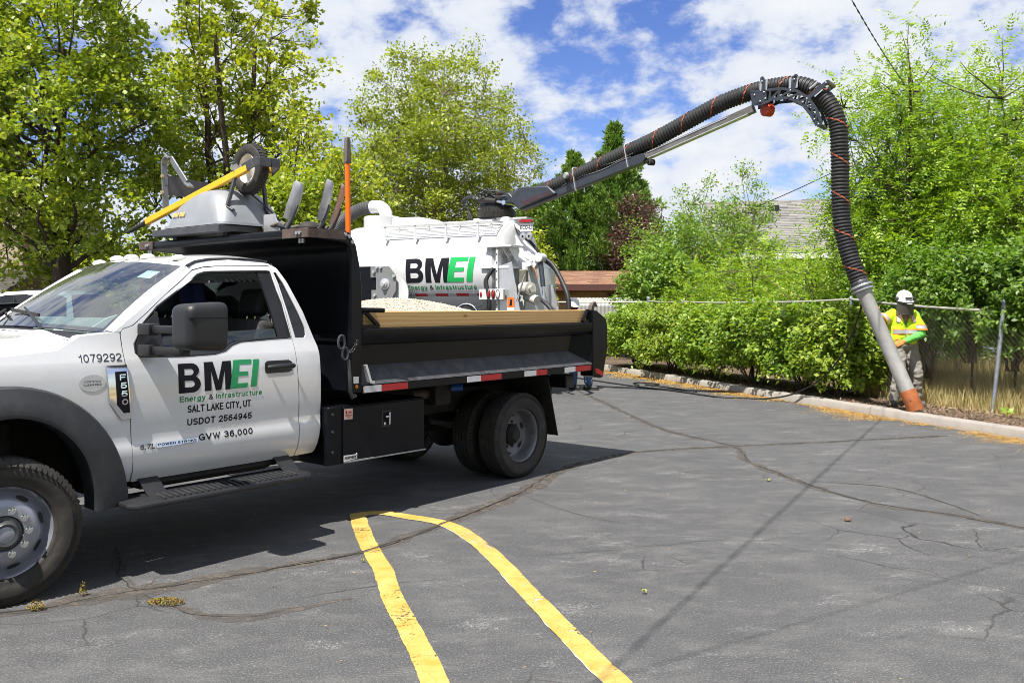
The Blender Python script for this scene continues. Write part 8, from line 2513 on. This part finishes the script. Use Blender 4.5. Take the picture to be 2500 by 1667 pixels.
mb = MB(); mb.tube([(HP.x + 0.215 * math.cos(a), HP.y + 0.155 * math.sin(a), 0.985) for a in np.linspace(0, 2 * math.pi, 33)], 0.020, 8, cap=False); mb.build('belt', belt_m, W1)
sh = blob('shirt', [((-0.12, 0.01, 1.05), (-0.115, 0.01, 1.28), 0.135, 0.13), ((0.05, 0.01, 1.05), (0.06, 0.01, 1.28), 0.135, 0.13), (RS_, RE, 0.070, 0.058), (RE, RE.lerp(RH, 0.88), 0.058, 0.044), (LS, LE, 0.070, 0.060), (LE, LE.lerp(LH, 0.90), 0.060, 0.044), ((-0.04, 0.0, 1.40), (-0.04, -0.01, 1.45), 0.085, 0.07)], shirt_green, W1, 0.011, 3, 0.006, 5)
# vest with an open neck
vs_ = blob('safety_vest', [((-0.115, 0.01, 1.03), (-0.12, 0.01, 1.27), 0.158, 0.148), ((0.055, 0.01, 1.03), (0.06, 0.01, 1.27), 0.158, 0.148), (RS_ + Vector((0.05, 0, 0.0)), RS_.lerp(RE, 0.72), 0.090, 0.086), (LS + Vector((-0.05, 0, 0.0)), LS.lerp(LE, 0.62), 0.092, 0.090)], vest_y, W1, 0.011, 2, 0.009, 9)
me = vs_.data; bm = bmesh.new(); bm.from_mesh(me)
dead = [v for v in bm.verts if (v.co.y < 0.02 and v.co.z > 1.20 and abs(v.co.x + 0.035) < (v.co.z - 1.20) * 0.36) or (v.co.z > 1.425 and abs(v.co.x + 0.035) < 0.085)]
bmesh.ops.delete(bm, geom=dead, context='VERTS'); bm.to_mesh(me); bm.free()
def band(parent, c, axis, rx, ry, h, m, name, M=None, off=0.0):
    mb = MB(); x, y, d = frame_of(axis); n = 30
    if abs(d.z) > 0.9: x, y = Vector((1, 0, 0)), Vector((0, 1, 0))
    for hh in (-h / 2, h / 2):
        for j in range(n):
            a = 2 * math.pi * j / n; mb.v.append(tuple(Vector(c) + d * hh + x * (rx * math.cos(a)) + y * (ry * math.sin(a))))
    mb.f = [(j, (j + 1) % n, n + (j + 1) % n, n + j) for j in range(n)]
    return mb.build(name, m, parent, smooth=60)
from mathutils.bvhtree import BVHTree
def print_on(parent, target, pts, width, m, name, lift=0.004, dirv=(0, 1, 0)):
    """strip of tape laid on the garment by dropping points onto its surface from the front"""
    bmx = bmesh.new(); bmx.from_mesh(target.data); tree_ = BVHTree.FromBMesh(bmx); D = Vector(dirv).normalized()
    mb = MB(); P = [Vector(p) for p in pts]; Q = []
    for i in range(len(P) - 1):
        for k in range(10): Q.append(P[i].lerp(P[i + 1], k / 10))
    Q.append(P[-1]); rows = []
    for i, p in enumerate(Q):
        t_ = (Q[min(i + 1, len(Q) - 1)] - Q[max(i - 1, 0)]).normalized(); s_ = D.cross(t_).normalized(); row = []
        for k in (-1, -0.33, 0.33, 1):
            o_ = p + s_ * (width / 2 * k) - D * 0.6
            h_ = tree_.ray_cast(o_, D)
            row.append((h_[0] - D * lift) if h_[0] is not None else None)
        rows.append(row)
    for a, b in zip(rows, rows[1:]):
        for k in range(3):
            q = (a[k], a[k + 1], b[k + 1], b[k])
            if any(v is None for v in q): continue
            if max((q[0] - q[2]).length, (q[1] - q[3]).length) > 0.12: continue
            b_ = len(mb.v); mb.v += [tuple(v) for v in q]; mb.f.append((b_, b_ + 1, b_ + 2, b_ + 3))
    bmx.free()
    if mb.f: mb.build(name, m, parent, smooth=60)
for wd, m_, lf in ((0.085, orange_tape, 0.006), (0.055, silver_tape, 0.010)):
    print_on(vs_, vs_, [(-0.27, 0, 1.125), (0.21, 0, 1.125)], wd, m_, 'reflective_band', lf)
    print_on(vs_, vs_, [(0.20, 0, 1.125), (-0.28, 0, 1.125)], wd, m_, 'reflective_band', lf, (0, -1, 0))
    print_on(vs_, vs_, [(-0.155, 0, 1.27), (-0.12, 0, 1.42)], wd * 0.85, m_, 'reflective_band', lf)
    print_on(vs_, vs_, [(0.085, 0, 1.27), (0.05, 0, 1.42)], wd * 0.85, m_, 'reflective_band', lf)
print_on(vs_, vs_, [(-0.035, 0, 1.21), (-0.04, 0, 0.93)], 0.018, silver_tape, 'zipper', 0.014)
for A_, B_, f in ((RS_, RE, 0.70), (LS, LE, 0.62)):
    ax_ = (B_ - A_).normalized(); c_ = A_.lerp(B_, f)
    band(vs_, c_, ax_, 0.103, 0.103, 0.055, silver_tape, 'sleeve_band'); band(vs_, c_ + ax_ * 0.040, ax_, 0.104, 0.104, 0.022, orange_tape, 'sleeve_trim'); band(vs_, c_ - ax_ * 0.036, ax_, 0.101, 0.101, 0.012, orange_tape, 'sleeve_trim')
pax = Vector((0.59, -0.43, -1.745)).normalized()
hand('glove', RH, (-0.5, -0.75, 0.35), (-0.2, -0.5, -0.8), 0.45, W1, glove_m, 1)
hand('glove', LH, (-0.75, -0.5, -0.15), (-0.4, 0.6, -0.5), 0.50, W1, glove_m, -1)
boot(W1, la + Vector((0, 0, 0.06)), (0.25, -1, 0)); boot(W1, ra + Vector((0, 0, 0.06)), (-0.45, -1, 0))
hm, HM = helmet(W1, HC + Vector((0, 0.0, 0.045)), R(14), yaw=0.05)
def hpt(x, y, z): return HC + Vector((0, 0, 0.045)) + HM @ Vector((x, y, z))
mb = MB(); n = 14
for z in (-0.02, -0.19):
    for k in range(n + 1):
        a = R(200 + 140 * k / n); mb.v.append(tuple(hpt(0.145 * math.cos(a), 0.170 * math.sin(a), z)))
mb.f = [(k, k + 1, n + 2 + k, n + 1 + k) for k in range(n)]
vz = mb.build('visor', visor_mesh_mat, hm, smooth=60, clean=False)
mb = MB(); mb.tube([hpt(0.146 * math.cos(R(200 + 140 * k / n)), 0.171 * math.sin(R(200 + 140 * k / n)), -0.19) for k in range(n + 1)], 0.007, 6)
mb.tube([hpt(0.147 * math.cos(R(200 + 140 * k / n)), 0.172 * math.sin(R(200 + 140 * k / n)), -0.015) for k in range(n + 1)], 0.012, 6)
mb.build('visor_rim', steel_dark, vz, smooth=60)
MB().box(-0.045, 0.045, -0.012, 0.012, -0.016, 0.016).build('head_lamp', steel_dark, hm, bevel=0.006, loc=hpt(0, -0.125, 0.045))
for sx in (-1, 1): MB().cyl(hpt(sx * 0.108, -0.02, 0.02), hpt(sx * 0.150, -0.02, 0.02), 0.026, 0.020, n=12).build('visor_hinge', steel_dark, hm)

# --- second worker behind the dump bed: only hard hat and boots show
W2 = empty('person', (1.385, 17.0, 0.0)); tag(W2, 'worker behind the dump bed, only white hard hat, dark glasses and boots showing', 'person')
HC2 = Vector((-0.20, -0.05, 1.60))
l2, r2a = Vector((0.10, 0.05, 0.10)), Vector((-0.20, 0.10, 0.10))
HP2 = Vector((-0.10, 0, 0.92))
blob('body', [(HP2 + Vector((-0.07, 0, 0)), (-0.27, 0, 1.28), 0.12, 0.12), (HP2 + Vector((0.07, 0, 0)), (-0.12, 0, 1.28), 0.12, 0.12), ((-0.34, 0, 1.36), (-0.06, 0, 1.36), 0.07, 0.07)] + head_parts(HC2) + [((-0.38, 0, 1.36), (-0.46, -0.1, 1.10), 0.05, 0.042), ((-0.46, -0.1, 1.10), (-0.30, -0.32, 1.0), 0.042, 0.034), ((-0.02, 0, 1.36), (0.06, -0.1, 1.10), 0.05, 0.042), ((0.06, -0.1, 1.10), (-0.1, -0.32, 1.0), 0.042, 0.034), (HP2, l2 + Vector((0, 0, 0.02)), 0.09, 0.05), (HP2, r2a + Vector((0, 0, 0.02)), 0.09, 0.05)], skin, W2, 0.015, 3)
blob('trousers', [(HP2 + Vector((-0.06, 0, 0.05)), HP2 + Vector((0.06, 0, 0.05)), 0.15, 0.15), (HP2 + Vector((0.08, 0, 0)), l2 + Vector((0, 0, 0.05)), 0.12, 0.08), (HP2 + Vector((-0.08, 0, 0)), r2a + Vector((0, 0, 0.05)), 0.12, 0.08)], denim, W2, 0.014, 3, 0.01, 2)
blob('safety_vest', [((-0.24, 0, 1.0), (-0.29, 0, 1.27), 0.15, 0.145), ((-0.04, 0, 1.0), (-0.11, 0, 1.27), 0.15, 0.145), ((-0.36, 0, 1.36), (-0.44, -0.08, 1.15), 0.085, 0.075), ((-0.04, 0, 1.36), (0.04, -0.08, 1.15), 0.085, 0.075)], vest_y, W2, 0.014, 3, 0.008, 4)
hand('glove', (-0.30, -0.32, 1.0), (0.4, -0.8, -0.1), (0.5, 0, -0.8), 0.4, W2, glove_m, 1)
hand('glove', (-0.10, -0.32, 1.0), (-0.4, -0.8, -0.1), (-0.5, 0, -0.8), 0.4, W2, glove_m, -1)
boot(W2, l2 + Vector((0, 0, 0.05)), (0.95, -0.3, 0), MATS['belt_black']); boot(W2, r2a + Vector((0, 0, 0.05)), (0.6, -0.8, 0), MATS['belt_black'])
hm2, HM2 = helmet(W2, HC2 + Vector((0, 0, 0.05)), R(6), yaw=0.15)
mb = MB(); n = 10
for z in (-0.03, -0.075):
    for k in range(n + 1):
        a = R(205 + 130 * k / n); mb.v.append(tuple(HC2 + Vector((0, 0, 0.05)) + HM2 @ Vector((0.092 * math.cos(a), 0.112 * math.sin(a), z))))
mb.f = [(k, k + 1, n + 2 + k, n + 1 + k) for k in range(n)]
mb.build('safety_glasses', mat('red_mirror_glass', (0.16, 0.02, 0.02), 0.1, metal=0.4), W2, smooth=60, clean=False)

# ------------------------------------------------------------------ parked white pickup at far left
PK = empty('parked_pickup', (wx(40, 21), 21.0, 0), R(-4))
tag(PK, 'white parked pickup at the far left edge, seen beyond the windshield', 'pickup')
PK.scale = (1.06, 1.06, 1.07)
sideT = interp([(0.4, 0.05), (0.6, 0.0), (1.0, 0.0), (1.15, 0.03), (1.25, 0.06), (1.8, 0.24), (1.9, 0.32)])
PC = 0.95
def pk(name, outline, m, holes=(), thick=0.02, off=0.0, parent=PK):
    for s in (None, PC): panel(name, outline, m, parent, lambda z, x: sideT(z) + off, holes, thick, [0.5, 0.7, 0.9, 1.05, 1.15, 1.2, 1.25, 1.4, 1.6, 1.75, 1.85], (), s)
def archpts(cx, r=0.47, z0=0.42): return [(cx + r * math.cos(a), z0 + r * math.sin(a)) for a in np.linspace(R(2), R(178), 13)]
win1 = [(-1.02, 1.28), (-0.55, 1.72), (-0.40, 1.76), (0.12, 1.78), (0.16, 1.28)]
win2 = [(0.30, 1.28), (0.30, 1.78), (0.85, 1.76), (1.05, 1.70), (1.13, 1.28)]
body = [(-2.75, 0.5), (-2.78, 0.9), (-2.7, 1.08), (-1.35, 1.20), (-1.15, 1.235), (-0.66, 1.74), (-0.42, 1.83), (0.2, 1.86), (0.95, 1.84), (1.15, 1.76), (1.30, 1.26), (2.85, 1.25), (2.88, 0.6), (2.6, 0.45)] + archpts(1.95) + [(1.4, 0.42), (-1.2, 0.42)] + archpts(-1.85) + [(-2.4, 0.45)]
pk('body_side', body, white, [win1, win2]); pk('side_window', win1, dark_glass, (), 0.004, 0.012); pk('side_window', win2, dark_glass, (), 0.004, 0.012)
def pkgrid(name, line, m, inset=0.0):
    mb = MB(); n = 10
    for k in range(n + 1):
        w = -1 + 2 * k / n
        for x, z in line: mb.v.append((x, PC + w * (PC - sideT(z) - inset), z + 0.03 * (1 - w * w)))
    L = len(line); mb.f = [(k * L + j, k * L + j + 1, (k + 1) * L + j + 1, (k + 1) * L + j) for k in range(n) for j in range(L - 1)]
    mb.build(name, m, PK, clean=False)
pkgrid('hood', [(-2.78, 0.9), (-2.72, 1.06), (-2.4, 1.12), (-1.35, 1.20), (-1.15, 1.235)], white)
pkgrid('windshield', [(-1.15, 1.235), (-0.66, 1.74), (-0.5, 1.80)], dark_glass)
pkgrid('roof', [(-0.5, 1.80), (-0.42, 1.83), (0.2, 1.86), (0.95, 1.84), (1.15, 1.76)], white)
pkgrid('cab_back', [(1.15, 1.76), (1.30, 1.26)], dark_glass)
pkgrid('bed_floor', [(1.30, 1.0), (2.86, 1.0)], black_plastic)
pkgrid('tail', [(2.86, 1.25), (2.88, 0.6)], white); pkgrid('front', [(-2.78, 0.9), (-2.75, 0.5)], black_plastic)
for y in (0.10, 1.80):
    for x in (-1.85, 1.95):
        wp = empty('wheel', (x, y, 0.39), 0, PK)
        MB().lathe([(0.24, -0.11), (0.36, -0.12), (0.385, -0.09), (0.39, 0), (0.385, 0.09), (0.36, 0.12), (0.24, 0.11)], (0, 0, 0), (0, 1, 0), 32).build('tyre', rubber, wp, smooth=40)
        MB().lathe([(0.25, -0.10), (0.23, -0.06), (0.10, -0.08), (0.01, -0.09)], (0, 0, 0), (0, 1 if y < 1 else -1, 0), 28).build('rim', alu_plate, wp, smooth=40)
for s in (0.10, 1.80): MB().box(-0.95, -0.78, s - 0.22 if s < 1 else s + 0.0, s if s < 1 else s + 0.22, 1.28, 1.46).build('mirror', black_plastic, PK, bevel=0.03, seg=2)
MB().lathe([(0.07, 0.0), (0.07, 0.10), (0.05, 0.14), (0.01, 0.15)], (0.35, 0.95, 1.88), (0, 0, 1), 16).build('beacon', letter_white, PK, smooth=40)
MB().box(-0.2, 0.9, 0.55, 1.35, 1.885, 1.90).build('beacon_bar', black_plastic, PK)
text('CVE', -0.62, -0.22, 0.98, 1.10, letter_navy, PK, lambda z, x: sideT(z) - 0.004, 0.2, 0.1)
